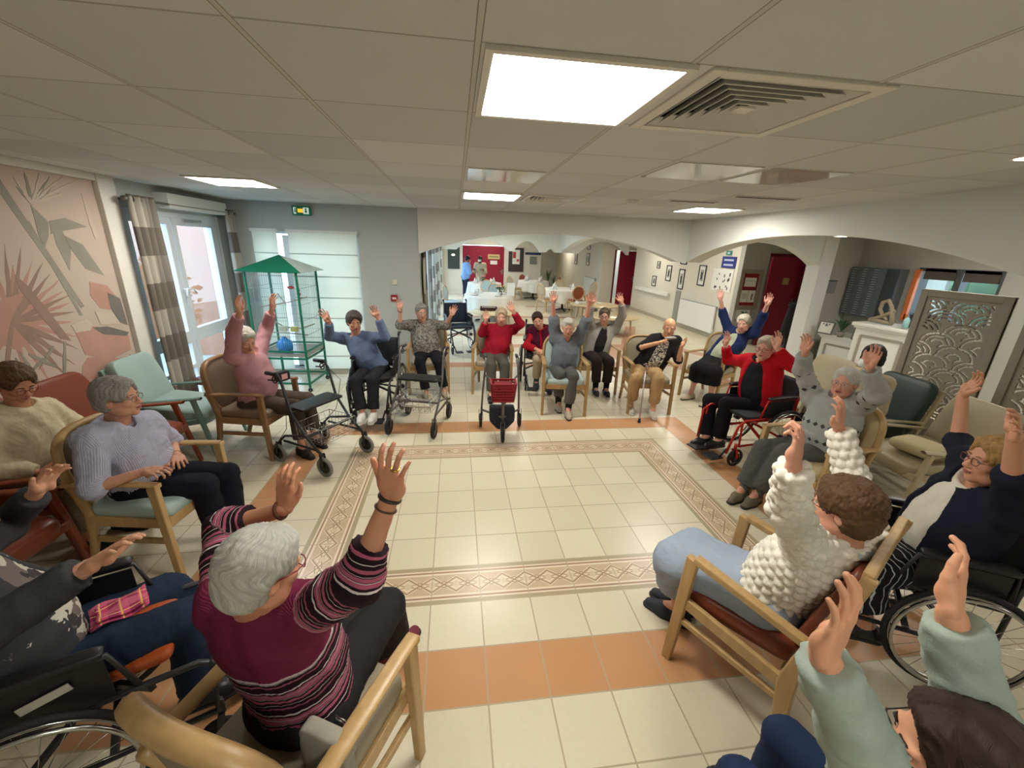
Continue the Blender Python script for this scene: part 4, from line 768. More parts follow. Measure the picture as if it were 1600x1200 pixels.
def lounge_chair(name, woodm, padm, width=.6, seats=1, thick=.11):
    e = empty(name, (0, 0, 0)); w = width/2
    for s_ in (-1, 1):
        b = MB(); b.bar((.36, s_*(w+.01), 0), (.24, s_*w, .60), .034, .03, (1, 0, 0), .04, .04); build('leg', b, woodm, e, .006)
        b = MB(); b.bar((-.36, s_*w, 0), (-.26, s_*w, .42), .034, .034, (1, 0, 0), .04, .04); build('leg', b, woodm, e, .006)
        b = MB(); b.grid(lambda u, v: (.32-.66*u, s_*(w+.005)+(.034-.014*abs(2*u-.7))*math.cos(v*2*PI), .60-.05*u+.03*math.sin(PI*u)*0+.013*math.sin(v*2*PI)), 10, 10); build('armrest', b, woodm, e)
        b = MB(); b.bar((.30, s_*(w-.015), .37), (-.30, s_*(w-.015), .27), .028, .05); b.bar((-.28, s_*(w-.015), .27), (-.47, s_*(w-.015), .86), .028, .04); build('side_rail', b, woodm, e, .005)
    b = MB(); b.bar((.30, -w, .36), (.30, w, .36), .035, .05); b.bar((-.29, -w, .27), (-.29, w, .27), .03, .05); b.bar((-.465, -w, .85), (-.465, w, .85), .026, .04); build('cross_rail', b, woodm, e, .005)
    sw = (width-.05)/seats
    for k in range(seats):
        y = -width/2+.025+sw*(k+.5)
        R = Matrix.Rotation(D(8), 3, 'Y'); b = MB(); b.cushion((.03, y, .415), (.60, sw-.01, thick+.04), .2, R=R); build('seat', b, padm, e)
        R = Matrix.Rotation(D(-19), 3, 'Y'); b = MB(); b.cushion((-.34, y, .655), (thick, sw-.01, .58), .2, R=R); build('backrest', b, padm, e)
    return e
AC = 'wooden armchairs of the circle'
chairs = [
 ('armchair', round_armchair, (WALN, V_BROWN, V_BROWN), (-2.10, .69), -12, 'brown padded wooden armchair under the person in the pink jumper'),
 ('armchair', round_armchair, (OAK, V_TAUPE, V_TAUPE), (-.53, 2.46), -88, 'oak armchair of the person in the patterned grey blouse'),
 ('armchair', None, 1, (.40, 2.41), -97, 'oak armchair behind the three-wheeled walker, sitter in red jumper'),
 ('armchair', round_armchair, (OAK, V_BLUE, V_BLUE), (1.26, 1.58), -98, 'oak armchair with pale blue round back, sitter in grey tee'),
 ('armchair', None, 1, (1.97, 2.38), -97, 'oak armchair of the person in grey cardigan over black'),
 ('armchair', None, 1, (2.41, 1.57), -97, 'oak armchair of the sitter in beige trousers holding a cane'),
 ('armchair', None, 1, (3.56, 1.92), -150, 'oak armchair behind the red wheelchair, sitter in navy cardigan'),
 ('armchair', round_armchair, (OAKL, V_STRAW, V_STRAW), (2.77, -.77), -170, 'light oak armchair with straw-coloured oval back, under the argyle jumper'),
 ('armchair', round_armchair, (OAKL, V_TAUPE, V_BROWN), (-.66, -2.38), 64, 'light oak armchair in the foreground with a striped-jumper sitter'),
 ('armchair', round_armchair, (OAKL, V_BLUE, V_BROWN), (-2.07, -.83), -8, 'light oak armchair with pale blue seat and brown back at the left'),
]
protos = []
for nm, fn, a, (x, y), ang, lab in chairs:
    if fn: o = fn(nm, *a); protos.append(o)
    else: o = copy_tree(protos[a])
    o.location = (x, y, 0); o.rotation_euler.z = D(ang); tag(o, lab, 'chair', AC)
o = easy_chair('easy_chair', OAKL, V_ORANGE); o.location = (1.335, -2.05, 0); o.rotation_euler.z = D(120.5); tag(o, 'reclined oak armchair with rust orange padding, under the white cable jumper', 'chair')
o = lounge_chair('lounge_chair', M('frame_aqua', (108, 134, 128), .45), V_TEAL, .58); o.location = (-2.83, .80, 0); tag(o, 'empty pale aqua lounge chair by the checked curtain', 'chair')
o = lounge_chair('lounge_sofa', TEAKR, V_ORANGE, 1.3, 2); o.location = (-2.93, -.24, 0); tag(o, 'two-seat rust leather sofa where the cream cardigan person sits', 'sofa')
o = lounge_chair('lounge_chair', TEAKR, V_ORANGE, .66); o.location = (-2.80, -1.33, 0); o.rotation_euler.z = D(-4); tag(o, 'rust leather lounge chair with reddish wood rail at the left edge', 'chair')
BF = wood('beige_frame', (172, 158, 128), (150, 136, 108)); bl = lounge_chair('lounge_chair', BF, V_BEIGE, .60)
bl.location = (3.90, -.72, 0); bl.rotation_euler.z = D(172); tag(bl, 'empty beige lounge chair with a cushion, in front of the wave screen', 'chair', 'lounge chairs in front of the counter')
b = MB(); b.cushion((.10, .10, .52), (.30, .34, .11), .35); cu = build('lounge_cushion', b, M('cushion_beige', (180, 168, 132), .9, bump=(20, .3)), loc=(3.86, -.66, .02), rz=D(190)); tag(cu, 'crumpled light beige cushion on the empty beige lounge chair', 'cushion')
o = copy_tree(bl); o.location = (3.92, .66, 0); o.rotation_euler.z = D(184); tag(o, 'beige lounge chair behind the red wheelchair, beside the low desk', 'chair', 'lounge chairs in front of the counter')
o = lounge_chair('lounge_chair', BF, V_GREEN, .60); o.location = (4.02, -.02, 0); o.rotation_euler.z = D(178); tag(o, 'dark green lounge chair with the masked person, between the beige ones', 'chair', 'lounge chairs in front of the counter')
# ------------------------------------------------------------------ wheelchairs and walkers
RUB = M('rubber_black', (26, 26, 27), .7, noise=(12, .05)); RUBG = M('rubber_grey', (120, 118, 112), .7); CHR = M('chrome', (190, 190, 188), .22, 1.0, noise=(5, .02)); BKP = M('plastic_black', (24, 24, 26), .4); NYL = M('nylon_black', (30, 30, 34), .75, bump=(80, .2)); NAVYN = M('nylon_navy', (28, 38, 56), .6, bump=(80, .2)); GRM = M('frame_grey_metal', (112, 110, 106), .35, .7); DKM = M('frame_dark_metal', (60, 60, 62), .4, .5)
def wheelchair(name, framem, seatm, wheel_r=.30, footrests=True, backtop=.93, cr=.075):
    e = empty(name, (0, 0, 0)); w = .235; R = wheel_r
    for s_ in (-1, 1):
        wy = s_*(w+.05); cx = -.12
        b = MB(); b.ring((cx, wy, R), R-.014, .014, 'Y', 40, 8); t = build('wheel', b, RUB, e)
        b = MB(); b.ring((cx, wy, R), R-.034, .008, 'Y', 40, 6); build('rim', b, CHR, t)
        b = MB(); b.ring((cx, wy+s_*.03, R), R-.035, .009, 'Y', 40, 6); [b.tube([(cx+math.cos(a)*(R-.035), wy+s_*.03, R+math.sin(a)*(R-.035)), (cx+math.cos(a)*(R-.035), wy, R+math.sin(a)*(R-.035))], .004, 5) for a in [k*PI/3 for k in range(6)]]; build('hand_rim', b, CHR, t)
        b = MB(); [b.tube([(cx, wy+s_*.015*(1 if k % 2 else -1), R), (cx+math.cos(k*PI/12)*(R-.036), wy, R+math.sin(k*PI/12)*(R-.036))], .0016, 4) for k in range(24)]; build('spokes', b, CHR, t)
        b = MB(); b.lathe([(.001, -.03), (.025, -.03), (.028, 0), (.025, .03), (.001, .03)], (cx, wy, R), 12, axis='Y'); build('hub', b, BKP, t)
        # castor
        b = MB(); r = cr; b.ring((.34, s_*.2, r), r-.014, .014, 'Y', 20, 8); t = build('castor', b, RUB, e)
        b = MB(); b.lathe([(.001, -.012), (.05, -.01), (.05, .01), (.001, .012)], (.34, s_*.2, r), 12, axis='Y'); [b.bar((.34, s_*.2, r), (.34+math.cos(k*1.256)*.06, s_*.2, r+math.sin(k*1.256)*.06), .012, .012, (0, 1, 0)) for k in range(5)]; build('castor_hub', b, BKP, t)
        b = MB(); [b.bar((.34, s_*.2+q*.024, r), (.36, s_*.2+q*.022, .19), .008, .026, (1, 0, 0)) for q in (-1, 1)]; b.tube([(.36, s_*.2, .18), (.36, s_*.2, .25)], .016); build('fork', b, framem, t)
        b = MB(); b.tube([(-.27, s_*w, .2), (-.27, s_*w, .62), (-.33, s_*w, backtop)], .012); b.tube([(-.27, s_*w, .5), (.34, s_*w, .51), (.42, s_*w, .46), (.47, s_*w*.85, .16)], .012)
        b.tube([(-.27, s_*w, .24), (.36, s_*w, .24), (.38, s_*w, .5)], .012); b.tube([(-.26, s_*w, .52), (-.24, s_*(w+.01), .70), (.12, s_*(w+.01), .70), (.17, s_*w, .52)], .010); build('side_frame', b, framem, e)
        b = MB(); b.cushion((-.06, s_*(w+.01), .72), (.36, .055, .035), .3); build('armrest_pad', b, BKP, e)
        b = MB(); b.box((-.06, s_*(w+.004), .60), (.34, .006, .17)); build('side_guard', b, BKP, e, .002)
        b = MB(); b.tube([(-.325, s_*w, backtop-.01), (-.345, s_*w, backtop+.02), (-.43, s_*w, backtop+.01)], .016); build('push_handle', b, BKP, e)
        if footrests:
            b = MB(); b.tube([(.46, s_*.19, .2), (.50, s_*.16, .10)], .01); b.box((.54, s_*.11, .095), (.15, .14, .014)); build('footrest', b, BKP, e, .003)
    b = MB(); b.bar((-.2, -w, .26), (.2, w, .48), .02, .02); b.bar((-.2, w, .26), (.2, -w, .48), .02, .02); b.bar((.05, -w, .25), (.05, w, .49), .022, .022); b.bar((.05, w, .25), (.05, -w, .49), .022, .022); build('cross_brace', b, framem, e)
    b = MB(); b.cushion((.06, 0, .515), (.46, .44, .05), .2); build('seat', b, seatm, e)
    b = MB(); b.grid(lambda u, v: (-.27-.06*v-.03*math.sin(PI*u), (u-.5)*.46, .52+(backtop-.56)*v), 10, 8); build('backrest', b, seatm, e, solid=.012)
    return e
redf = M('frame_red', (176, 34, 24), .35, .3)
wc = wheelchair('wheelchair', DKM, NYL); wc.location = (-1.12, 1.60, 0); wc.rotation_euler.z = D(-93); tag(wc, 'dark wheelchair of the person in the blue jumper', 'wheelchair')
wc2 = wheelchair('wheelchair', DKM, NAVYN, backtop=.96); wc2.location = (-.08, 4.85, 0); wc2.rotation_euler.z = D(-78); tag(wc2, 'empty navy wheelchair parked under the front arch', 'wheelchair')
o = copy_tree(wc); o.location = (1.15, 2.62, 0); o.rotation_euler.z = D(-100); tag(o, 'wheelchair of the dark-haired person in red with arms folded', 'wheelchair')
o = wheelchair('wheelchair', redf, NYL, backtop=.9, cr=.095); o.location = (2.95, .19, 0); o.rotation_euler.z = D(-170); tag(o, 'wheelchair with red frame, sitter in red cardigan', 'wheelchair')
o = copy_tree(wc); o.location = (2.30, -1.95, 0); o.rotation_euler.z = D(150); tag(o, 'large wheelchair at the right edge, sitter in navy cardigan', 'wheelchair')
o = copy_tree(wc); o.location = (-1.52, -2.10, 0); o.rotation_euler.z = D(25); tag(o, 'wheelchair in the lower left corner with its wheel at the edge', 'wheelchair')
ORC = vinyl('cushion_orange', (180, 84, 36))
for ch in o.children:
    if ch.name.startswith('seat') and ch.type == 'MESH': ch.scale = (.88, .74, 1); ch.data = ch.data.copy(); ch.data.materials[0] = ORC
b = MB(); b.box((0, 0, 0), (.13, .003, .03)); st = build('side_label', b, M('label_pale', (186, 186, 172), .5), o); st.location = (-.04, -.250, .62); st.rotation_euler.y = D(-14)
def rollator(name, framem, tyre, seat=True, basket=True):
    """four wheeled walker, local +x is the walking direction, handles at the rear"""
    e = empty(name, (0, 0, 0)); w = .26
    for s_ in (-1, 1):
        for fx, r in ((.30, .095), (-.30, .095)):
            b = MB(); b.ring((fx, s_*w, r), r-.017, .017, 'Y', 24, 8); t = build('wheel', b, tyre, e)
            b = MB(); b.lathe([(.001, -.014), (.055, -.01), (.06, 0), (.055, .01), (.001, .014)], (fx, s_*w, r), 14, axis='Y'); build('hub', b, BKP, t)
            b = MB(); [b.bar((fx, s_*w+q*.024, r), (fx-(.02 if fx > 0 else -.02), s_*w+q*.02, r+.13), .006, .026, (1, 0, 0)) for q in (-1, 1)]; build('fork', b, framem, t)
        b = MB(); b.tube([(.29, s_*w, .2), (.10, s_*w, .36), (-.05, s_*w, .56), (-.12, s_*w, .84), (-.16, s_*w, .90), (-.28, s_*w, .895)], .013); b.tube([(-.29, s_*w, .2), (-.18, s_*w, .30), (.10, s_*w, .36)], .012); b.tube([(.29, s_*w, .2), (.22, s_*w, .245), (-.2, s_*w, .245)], .011)
        build('side_frame', b, framem, e)
        b = MB(); b.tube([(-.16, s_*w, .90), (-.30, s_*w, .895)], .019, 10); build('handle', b, BKP, e)
        b = MB(); b.tube([(-.16, s_*w, .87), (-.2, s_*w, .84), (-.29, s_*w, .83)], .008, 6); b.ring((-.2, s_*w, .845), .03, .006, 'Y', 12, 5); build('brake_lever', b, BKP, e)
        b = MB(); b.tube([(-.15, s_*w, .86), (-.02, s_*(w+.05), .72), (-.1, s_*(w+.03), .4), (-.28, s_*w, .22)], .003, 5); build('brake_cable', b, BKP, e)
    b = MB(); b.bar((.12, -w, .35), (.12, w, .35), .02, .02); b.bar((-.05, -w, .56), (-.05, w, .56), .016, .016); build('cross_bar', b, framem, e)
    if seat: b = MB(); b.cushion((-.03, 0, .585), (.22, .47, .03), .15); build('seat', b, BKP, e)
    if basket:
        b = MB(); x0, x1, y0, y1, z0, z1 = -.1, .24, -.2, .2, .27, .42
        for k in range(9): x = x0+(x1-x0)*k/8; b.tube([(x, y0, z1), (x, y0+.02, z0), (x, y1-.02, z0), (x, y1, z1)], .0025, 4)
        for k in range(7): y = y0+(y1-y0)*k/6; b.tube([(x0, y, z1), (x0+.02, y, z0), (x1-.02, y, z0), (x1, y, z1)], .0025, 4)
        b.tube([(x0, y0, z1), (x1, y0, z1), (x1, y1, z1), (x0, y1, z1)], .004, 5, True); b.tube([(x0, y0, (z0+z1)/2), (x1, y0, (z0+z1)/2), (x1, y1, (z0+z1)/2), (x0, y1, (z0+z1)/2)], .0025, 4, True); build('wire_basket', b, CHR, e)
    return e
ro = rollator('rollator', DKM, RUBG); ro.location = (-1.44, .41, 0); ro.rotation_euler.z = D(-32); tag(ro, 'four-wheeled walker with grey tyres beside the pink-jumper person', 'walker')
r3 = rollator('rollator', GRM, RUB); r3.location = (-.56, 1.12, 0); r3.rotation_euler.z = D(-105); tag(r3, 'four-wheeled walker with black tyres in front of the patterned-blouse person', 'walker')
b = MB(); b.box((0, 0, 0), (.22, .30, .03)); b.box((.02, 0, .02), (.16, .22, .015)); o = build('paper_pad', b, M('pad_white', (206, 200, 180), .7), loc=(-.54, 1.05, .31), bevel=.004); o.rotation_euler.z = D(-105); tag(o, 'pale folded papers lying in the walker basket', 'papers')
# three wheeled walker
e = empty('three_wheel_walker', (.36, .62, 0), D(-92)); tag(e, 'three-wheeled walker with a red basket and dark bag', 'walker')
for (x, y, r) in ((0, 0, .095), (-.42, .23, .085), (-.42, -.23, .085)):
    b = MB(); b.ring((x, y, r), r-.017, .017, 'Y', 24, 8); t = build('wheel', b, RUB, e); b = MB(); b.lathe([(.001, -.014), (.05, -.01), (.055, 0), (.05, .01), (.001, .014)], (x, y, r), 14, axis='Y'); build('hub', b, BKP, t)
    b = MB(); [b.bar((x, y+q*.024, r), (x-.03, y+q*.02, r+.13), .006, .026, (1, 0, 0)) for q in (-1, 1)]; build('fork', b, GRM, t)
b = MB(); b.tube([(-.03, 0, .21), (-.05, 0, .62)], .016); b.tube([(-.05, 0, .27), (-.42, .22, .22), (-.44, .22, .14)], .012); b.tube([(-.05, 0, .27), (-.42, -.22, .22), (-.44, -.22, .14)], .012)
for s_ in (-1, 1): b.tube([(-.44, s_*.22, .22), (-.40, s_*.21, .45), (-.36, s_*.19, .70), (-.40, s_*.18, .84), (-.46, s_*.18, .85)], .012); b.tube([(-.05, 0, .60), (-.37, s_*.19, .66)], .010)
build('frame', b, GRM, e)
for s_ in (-1, 1):
    b = MB(); b.tube([(-.42, s_*.18, .85), (-.55, s_*.18, .85)], .018, 10); build('handle', b, BKP, e); b = MB(); b.tube([(-.41, s_*.18, .80), (-.52, s_*.18, .79)], .008); b.ring((-.44, s_*.18, .805), .03, .008, 'Y', 12, 6); build('brake_lever', b, CHR, e)
RB = M('basket_red', (140, 20, 30), .55, noise=(40, .15), bump=(70, .5))
b = MB(); zt_ = .665
for a, c in (((.0, -.13), (.0, .13)), ((.0, .13), (-.19, .135)), ((-.19, .135), (-.19, -.135)), ((-.19, -.135), (.0, -.13))):
    for k in range(9): t = k/8; x = a[0]+(c[0]-a[0])*t; y = a[1]+(c[1]-a[1])*t; b.bar((x*.85-.03, y*.85, zt_-.2), (x, y, zt_), .016, .007, (1, 0, 0))
    for k in range(7): z = zt_-.19+.19*k/6; f = .85+.15*(z-zt_+.2)/.2; b.bar((a[0]*f-.03*(1-f)*6, a[1]*f, z), (c[0]*f-.03*(1-f)*6, c[1]*f, z), .018, .018)
    b.bar((a[0]*.9-.018, a[1]*.9, zt_-.1), (c[0]*.9-.018, c[1]*.9, zt_-.1), .17, .002, (1, 0, 0)) if False else None
b.box((-.1, 0, zt_-.2), (.17, .23, .008)); build('basket', b, RB, e)
b = MB(); b.box((-.095, 0, zt_-.1), (.14, .2, .18)); build('basket_lining', b, M('lining_red', (112, 16, 26), .8), e, .01)
b = MB(); b.prism([(-.14, .36), (.14, .36), (.14, .2), (.05, .1), (-.05, .1), (-.14, .2)], -.24, -.1, 'X'); build('bag', b, M('bag_navy', (36, 38, 50), .8), e, .02)
# ------------------------------------------------------------------ birdcage
GRN = M('cage_green', (12, 104, 76), .4, noise=(5, .04)); WIRE = M('cage_wire', (150, 168, 160), .4, .5)
e = empty('birdcage', (-2.48, 2.70, 0), D(-6)); tag(e, 'tall green birdcage on castors with a pitched roof, by the back window', 'birdcage')
hw, hd, zt, zb = .33, .30, 1.64, .58
b = MB()
for sx in (-1, 1):
    for sy in (-1, 1): b.bar((sx*hw, sy*hd, .06), (sx*hw, sy*hd, zt), .026, .026)
for z in (.12, .48, zb, zt):
    for sx in (-1, 1): b.bar((sx*hw, -hd, z), (sx*hw, hd, z), .024, .024)
    for sy in (-1, 1): b.bar((-hw, sy*hd, z), (hw, sy*hd, z), .024, .024)
build('frame', b, GRN, e, .002)
b = MB(); hr = .42; ap = (0, 0, zt+.2); c4 = [(-hr, -hr+.06, zt), (hr, -hr+.06, zt), (hr, hr-.06, zt), (-hr, hr-.06, zt)]; b.add(c4+[ap], [(0, 1, 4), (2, 3, 4), (3, 0, 4)]); build('roof', b, GRN, e, solid=.01); b = MB(); b.add([c4[1], c4[2], ap], [(0, 1, 2)]); build('roof_pane', b, M('cage_pane', (196, 206, 200), .3, alpha=.75), e, solid=.006)
b = MB(); b.box((0, 0, .53), (2*hw, 2*hd, .05)); build('tray', b, M('tray_steel', (150, 148, 140), .4, .3), e)
b = MB()
for sy in (-1, 1):
    for k in range(1, 24): x = -hw+2*hw*k/24; b.bar((x, sy*hd, zb), (x, sy*hd, zt), .0022, .0022)
    for k in range(1, 5): z = zb+(zt-zb)*k/5; b.bar((-hw, sy*hd, z), (hw, sy*hd, z), .004, .004)
for sx in (-1, 1):
    for k in range(1, 22): y = -hd+2*hd*k/22; b.bar((sx*hw, y, zb), (sx*hw, y, zt), .0022, .0022)
    for k in range(1, 5): z = zb+(zt-zb)*k/5; b.bar((sx*hw, -hd, z), (sx*hw, hd, z), .004, .004)
build('wire_mesh', b, WIRE, e)
for sx in (-1, 1):
    for sy in (-1, 1): b = MB(); b.ring((sx*hw, sy*hd, .03), .02, .012, 'Y', 14, 6); b.bar((sx*hw, sy*hd, .03), (sx*hw, sy*hd, .08), .014, .014); build('castor', b, BKP, e)
PR = M('perch_wood', (150, 138, 118), .7)
b = MB(); b.tube([(-.32, .05, .98), (-.05, 0, .86), (.15, .05, .84), (.32, .1, .90)], .009); b.tube([(-.32, -.1, 1.15), (0, .1, 1.2), (.32, -.05, 1.3)], .007); b.tube([(-.2, .2, 1.3), (.1, -.2, 1.22)], .007); b.tube([(-.3, .1, .76), (0, -.1, .8), (.3, -.1, .78)], .008); build('perches', b, PR, e)
for (x, z, c) in ((.02, .88, (190, 196, 180)), (.17, .88, (186, 180, 110))): b = MB(); b.box((x, -.2, z), (.09, .06, .07)); build('feeder', b, M('feeder_%d' % c[2], c, .3), e, .006)
b = MB(); b.tube([(.24, -.1, zt), (.24, -.1, 1.4)], .003, 5); b.ell((.24, -.1, 1.39), (.02, .02, .02)); b.ell((.24, -.1, 1.34), (.026, .026, .026)); b.ell((.24, -.1, 1.29), (.018, .018, .018)); build('toy', b, M('toy_red', (150, 44, 60), .4), e)
b = MB(); b.ell((.12, -.05, 1.42), (.05, .02, .025)); build('toy', b, M('toy_rose', (200, 60, 90), .4), e)
b = MB(); b.lathe([(.09, 0), (.10, .04), (.10, .09), (.085, .13), (.04, .165), (.03, .17), (.03, .19), (.001, .19)], n=20); o = build('water_dome', b, M('dome_blue', (40, 132, 214), .25), e); o.location = (-.03, -.12, .56)
# little round side table between aqua chair and pink sitter
e = empty('side_table', (-2.92, 1.50, 0)); tag(e, 'small round dark-topped side table at the curtain foot', 'table')
b = MB(); b.lathe([(.001, 0), (.2, 0), (.21, .012), (.2, .024), (.001, .024)], n=28); o = build('table_top', b, wood('mahogany', (112, 66, 58), (84, 44, 40), .25), e); o.location.z = .47
b = MB(); b.tube([(0, 0, .47), (0, 0, .2)], .025); build('column', b, MC['mahogany'], e)
for k in range(3): a = k*2.09; b = MB(); b.tube([(0, 0, .24), (.12*math.cos(a), .12*math.sin(a), .1), (.19*math.cos(a), .19*math.sin(a), .012)], .013); build('leg', b, MC['mahogany'], e)
# ------------------------------------------------------------------ figures: smooth blended distance fields turned into meshes
V3 = lambda *a: np.array(a, float)
def nrm(v): return v/(np.linalg.norm(v)+1e-9)
class Field:
    def __init__(s, lo, hi, h):
        s.o = np.array(lo, float); s.h = h; s.n = np.maximum(4, np.ceil((np.array(hi)-s.o)/h).astype(int)+1); s.F = np.full(s.n, .06, np.float32)
    def block(s, lo, hi, m):
        a = np.clip(np.floor((lo-m-s.o)/s.h).astype(int), 0, s.n-1); b = np.clip(np.ceil((hi+m-s.o)/s.h).astype(int)+1, 1, s.n)
        if np.any(b <= a): return None
        ax = [s.o[i]+s.h*np.arange(a[i], b[i]) for i in range(3)]
        P = np.stack(np.meshgrid(*ax, indexing='ij'), -1); return (slice(a[0], b[0]), slice(a[1], b[1]), slice(a[2], b[2])), P
    def put(s, sl, d, k):
        f = s.F[sl]
        if k > 0: h = np.clip(.5+.5*(d-f)/k, 0, 1); s.F[sl] = d*(1-h)+f*h-k*h*(1-h)
        else: s.F[sl] = np.minimum(f, d)
    def cone(s, a, b, ra, rb, k=.03, flat=None, cap=False, cut=None):
        a, b = np.array(a, float), np.array(b, float); R = max(ra, rb)
        q = s.block(np.minimum(a, b)-R, np.maximum(a, b)+R, k+.02)
        if q is None: return
        sl, P = q; ab = b-a; L2 = ab @ ab+1e-9; w = P-a
        if flat is not None:
            ax, f = flat; c = w @ ax; w = w+(f-1)*c[..., None]*ax; ab = ab+(f-1)*(ab @ ax)*ax; L2 = ab @ ab+1e-9
        t = (w @ ab)/L2; tc = np.clip(t, 0, 1); d = np.linalg.norm(w-tc[..., None]*ab, axis=-1)-(ra+(rb-ra)*tc)
        if cap: L = math.sqrt(L2); d = np.maximum(d, (t-1)*L)
        if cut is not None: d = np.maximum(d, (P-cut[0]) @ cut[1])
        s.put(sl, d, k)
    def ell(s, c, r, B=None, k=.03):
        c = np.array(c, float); r = np.array(r, float); R = r.max(); q = s.block(c-R, c+R, k+.02)
        if q is None: return
        sl, P = q; w = P-c
        if B is not None: w = w @ B.T
        k0 = np.linalg.norm(w/r, axis=-1); k1 = np.linalg.norm(w/(r*r), axis=-1)+1e-9; s.put(sl, k0*(k0-1)/k1, k)
    def sub(s, c, r, B=None, k=.01):
        c = np.array(c, float); r = np.array(r, float); q = s.block(c-r.max(), c+r.max(), k+.02)
        if q is None: return
        sl, P = q; w = P-c
        if B is not None: w = w @ B.T
        k0 = np.linalg.norm(w/r, axis=-1); k1 = np.linalg.norm(w/(r*r), axis=-1)+1e-9; d = -(k0*(k0-1)/k1); f = s.F[sl]
        h = np.clip(.5-.5*(d-f)/k, 0, 1); s.F[sl] = d*(1-h)+f*h+k*h*(1-h)
    def plane(s, p, n):
        """keep the side where (x-p).n < 0"""
        ax = [s.o[i]+s.h*np.arange(s.n[i]) for i in range(3)]
        d = (ax[0][:, None, None]-p[0])*n[0]+(ax[1][None, :, None]-p[1])*n[1]+(ax[2][None, None, :]-p[2])*n[2]; s.F = np.maximum(s.F, d.astype(np.float32))
    def mesh(s, smooth=1):
        F = np.pad(s.F, 1, constant_values=.05); o = s.o-s.h; S = F < 0; n = np.array(F.shape)-1
        off = [(i, j, k) for i in (0, 1) for j in (0, 1) for k in (0, 1)]
        cnt = sum(S[i:n[0]+i, j:n[1]+j, k:n[2]+k].astype(np.int8) for i, j, k in off); act = (cnt > 0) & (cnt < 8); ids = np.argwhere(act)
        if len(ids) == 0: return np.zeros((0, 3)), np.zeros((0, 4), int)
        acc = np.zeros((len(ids), 3)); c = np.zeros(len(ids))
        for ax in range(3):
            for u in (0, 1):
                for v in (0, 1):
                    a = [0, 0, 0]; oth = [x for x in range(3) if x != ax]; a[oth[0]] = u; a[oth[1]] = v; b = list(a); b[ax] = 1
                    A = ids+a; Bq = ids+b; fa = F[A[:, 0], A[:, 1], A[:, 2]]; fb = F[Bq[:, 0], Bq[:, 1], Bq[:, 2]]; m = (fa < 0) != (fb < 0)
                    t = np.where(m, fa/(fa-fb+1e-12), 0); p = A.astype(float); p[:, ax] += t; acc[m] += p[m]; c += m
        V = acc/c[:, None]; idx = -np.ones(n, int); idx[tuple(ids.T)] = np.arange(len(ids)); Q = []
        for ax in range(3):
            u, v = [(1, 2), (2, 0), (0, 1)][ax]; A = S; sl0 = [slice(None)]*3; sl1 = [slice(None)]*3; sl0[ax] = slice(0, -1); sl1[ax] = slice(1, None)
            a, b = S[tuple(sl0)], S[tuple(sl1)]
            for val in (True, False):
                e = np.argwhere((a == val) & (b == (not val))); e = e[(e[:, u] > 0) & (e[:, v] > 0) & (e[:, u] < n[u]) & (e[:, v] < n[v])]
                if len(e) == 0: continue
                def g(du, dv): q = e.copy(); q[:, u] -= du; q[:, v] -= dv; return idx[q[:, 0], q[:, 1], q[:, 2]]
                f = np.stack([g(1, 1), g(0, 1), g(0, 0), g(1, 0)], 1); Q.append(f if val else f[:, ::-1])
        Q = np.concatenate(Q); V = o+V*s.h
        for _ in range(smooth): V = relax(V, Q)
        return V, Q
def relax(V, Q, w=.6):
    a = Q.ravel(); b = np.roll(Q, -1, 1).ravel(); n = len(V); cnt = np.bincount(a, minlength=n)+np.bincount(b, minlength=n); out = np.empty_like(V)
    for k in range(3): out[:, k] = (np.bincount(a, V[b, k], n)+np.bincount(b, V[a, k], n))/np.maximum(cnt, 1)
    return V*(1-w)+out*w
def vnormals(V, Q):
    fn = np.cross(V[Q[:, 2]]-V[Q[:, 0]], V[Q[:, 3]]-V[Q[:, 1]]); N = np.zeros_like(V)
    for c in range(4):
        for k in range(3): N[:, k] += np.bincount(Q[:, c], fn[:, k], len(V))
    return N/(np.linalg.norm(N, axis=1)[:, None]+1e-12)
def np_mesh(name, V, Q, mats, attrs=None, mi=None):
    me = bpy.data.meshes.new(name); me.vertices.add(len(V)); me.vertices.foreach_set('co', np.asarray(V, np.float32).ravel())
    me.loops.add(len(Q)*4); me.loops.foreach_set('vertex_index', np.asarray(Q, np.int32).ravel()); me.polygons.add(len(Q)); me.polygons.foreach_set('loop_start', np.arange(0, len(Q)*4, 4, dtype=np.int32))
    me.polygons.foreach_set('use_smooth', np.ones(len(Q), bool))
    for m in mats: me.materials.append(m)
    if mi is not None: me.polygons.foreach_set('material_index', np.asarray(mi, np.int32))
    for k, a in (attrs or {}).items(): at = me.attributes.new(k, 'FLOAT', 'POINT'); at.data.foreach_set('value', np.asarray(a, np.float32))
    me.update(calc_edges=True); return me
def fold_noise(P, s, seed):
    r = np.random.RandomState(seed); out = 0
    for k in range(4): d = nrm(r.normal(size=3)); e = nrm(r.normal(size=3)); out = out+np.sin((P @ d)*s*(1+.35*k)*6.28+1.7*np.sin((P @ e)*s*3.1+k))
    return out/4+.35*(.6-np.abs(np.sin(out*2.2+1.3*seed)))
SKIN = {}
def skin(tone):
    n = 'skin_%d_%d_%d' % tone
    tone = (min(255, int(tone[0]*1.05)), int(tone[1]*1.08+2), int(tone[2]*1.08+4))
    if n not in MC:
        m = M(n, tone, .5, noise=(22, .07), bump=(70, .12), col2=(min(255, tone[0]+4), max(0, tone[1]-10), max(0, tone[2]-9)))
        b = m.node_tree.nodes['Principled BSDF']; b.inputs['Subsurface Weight'].default_value = .0
    return MC[n]
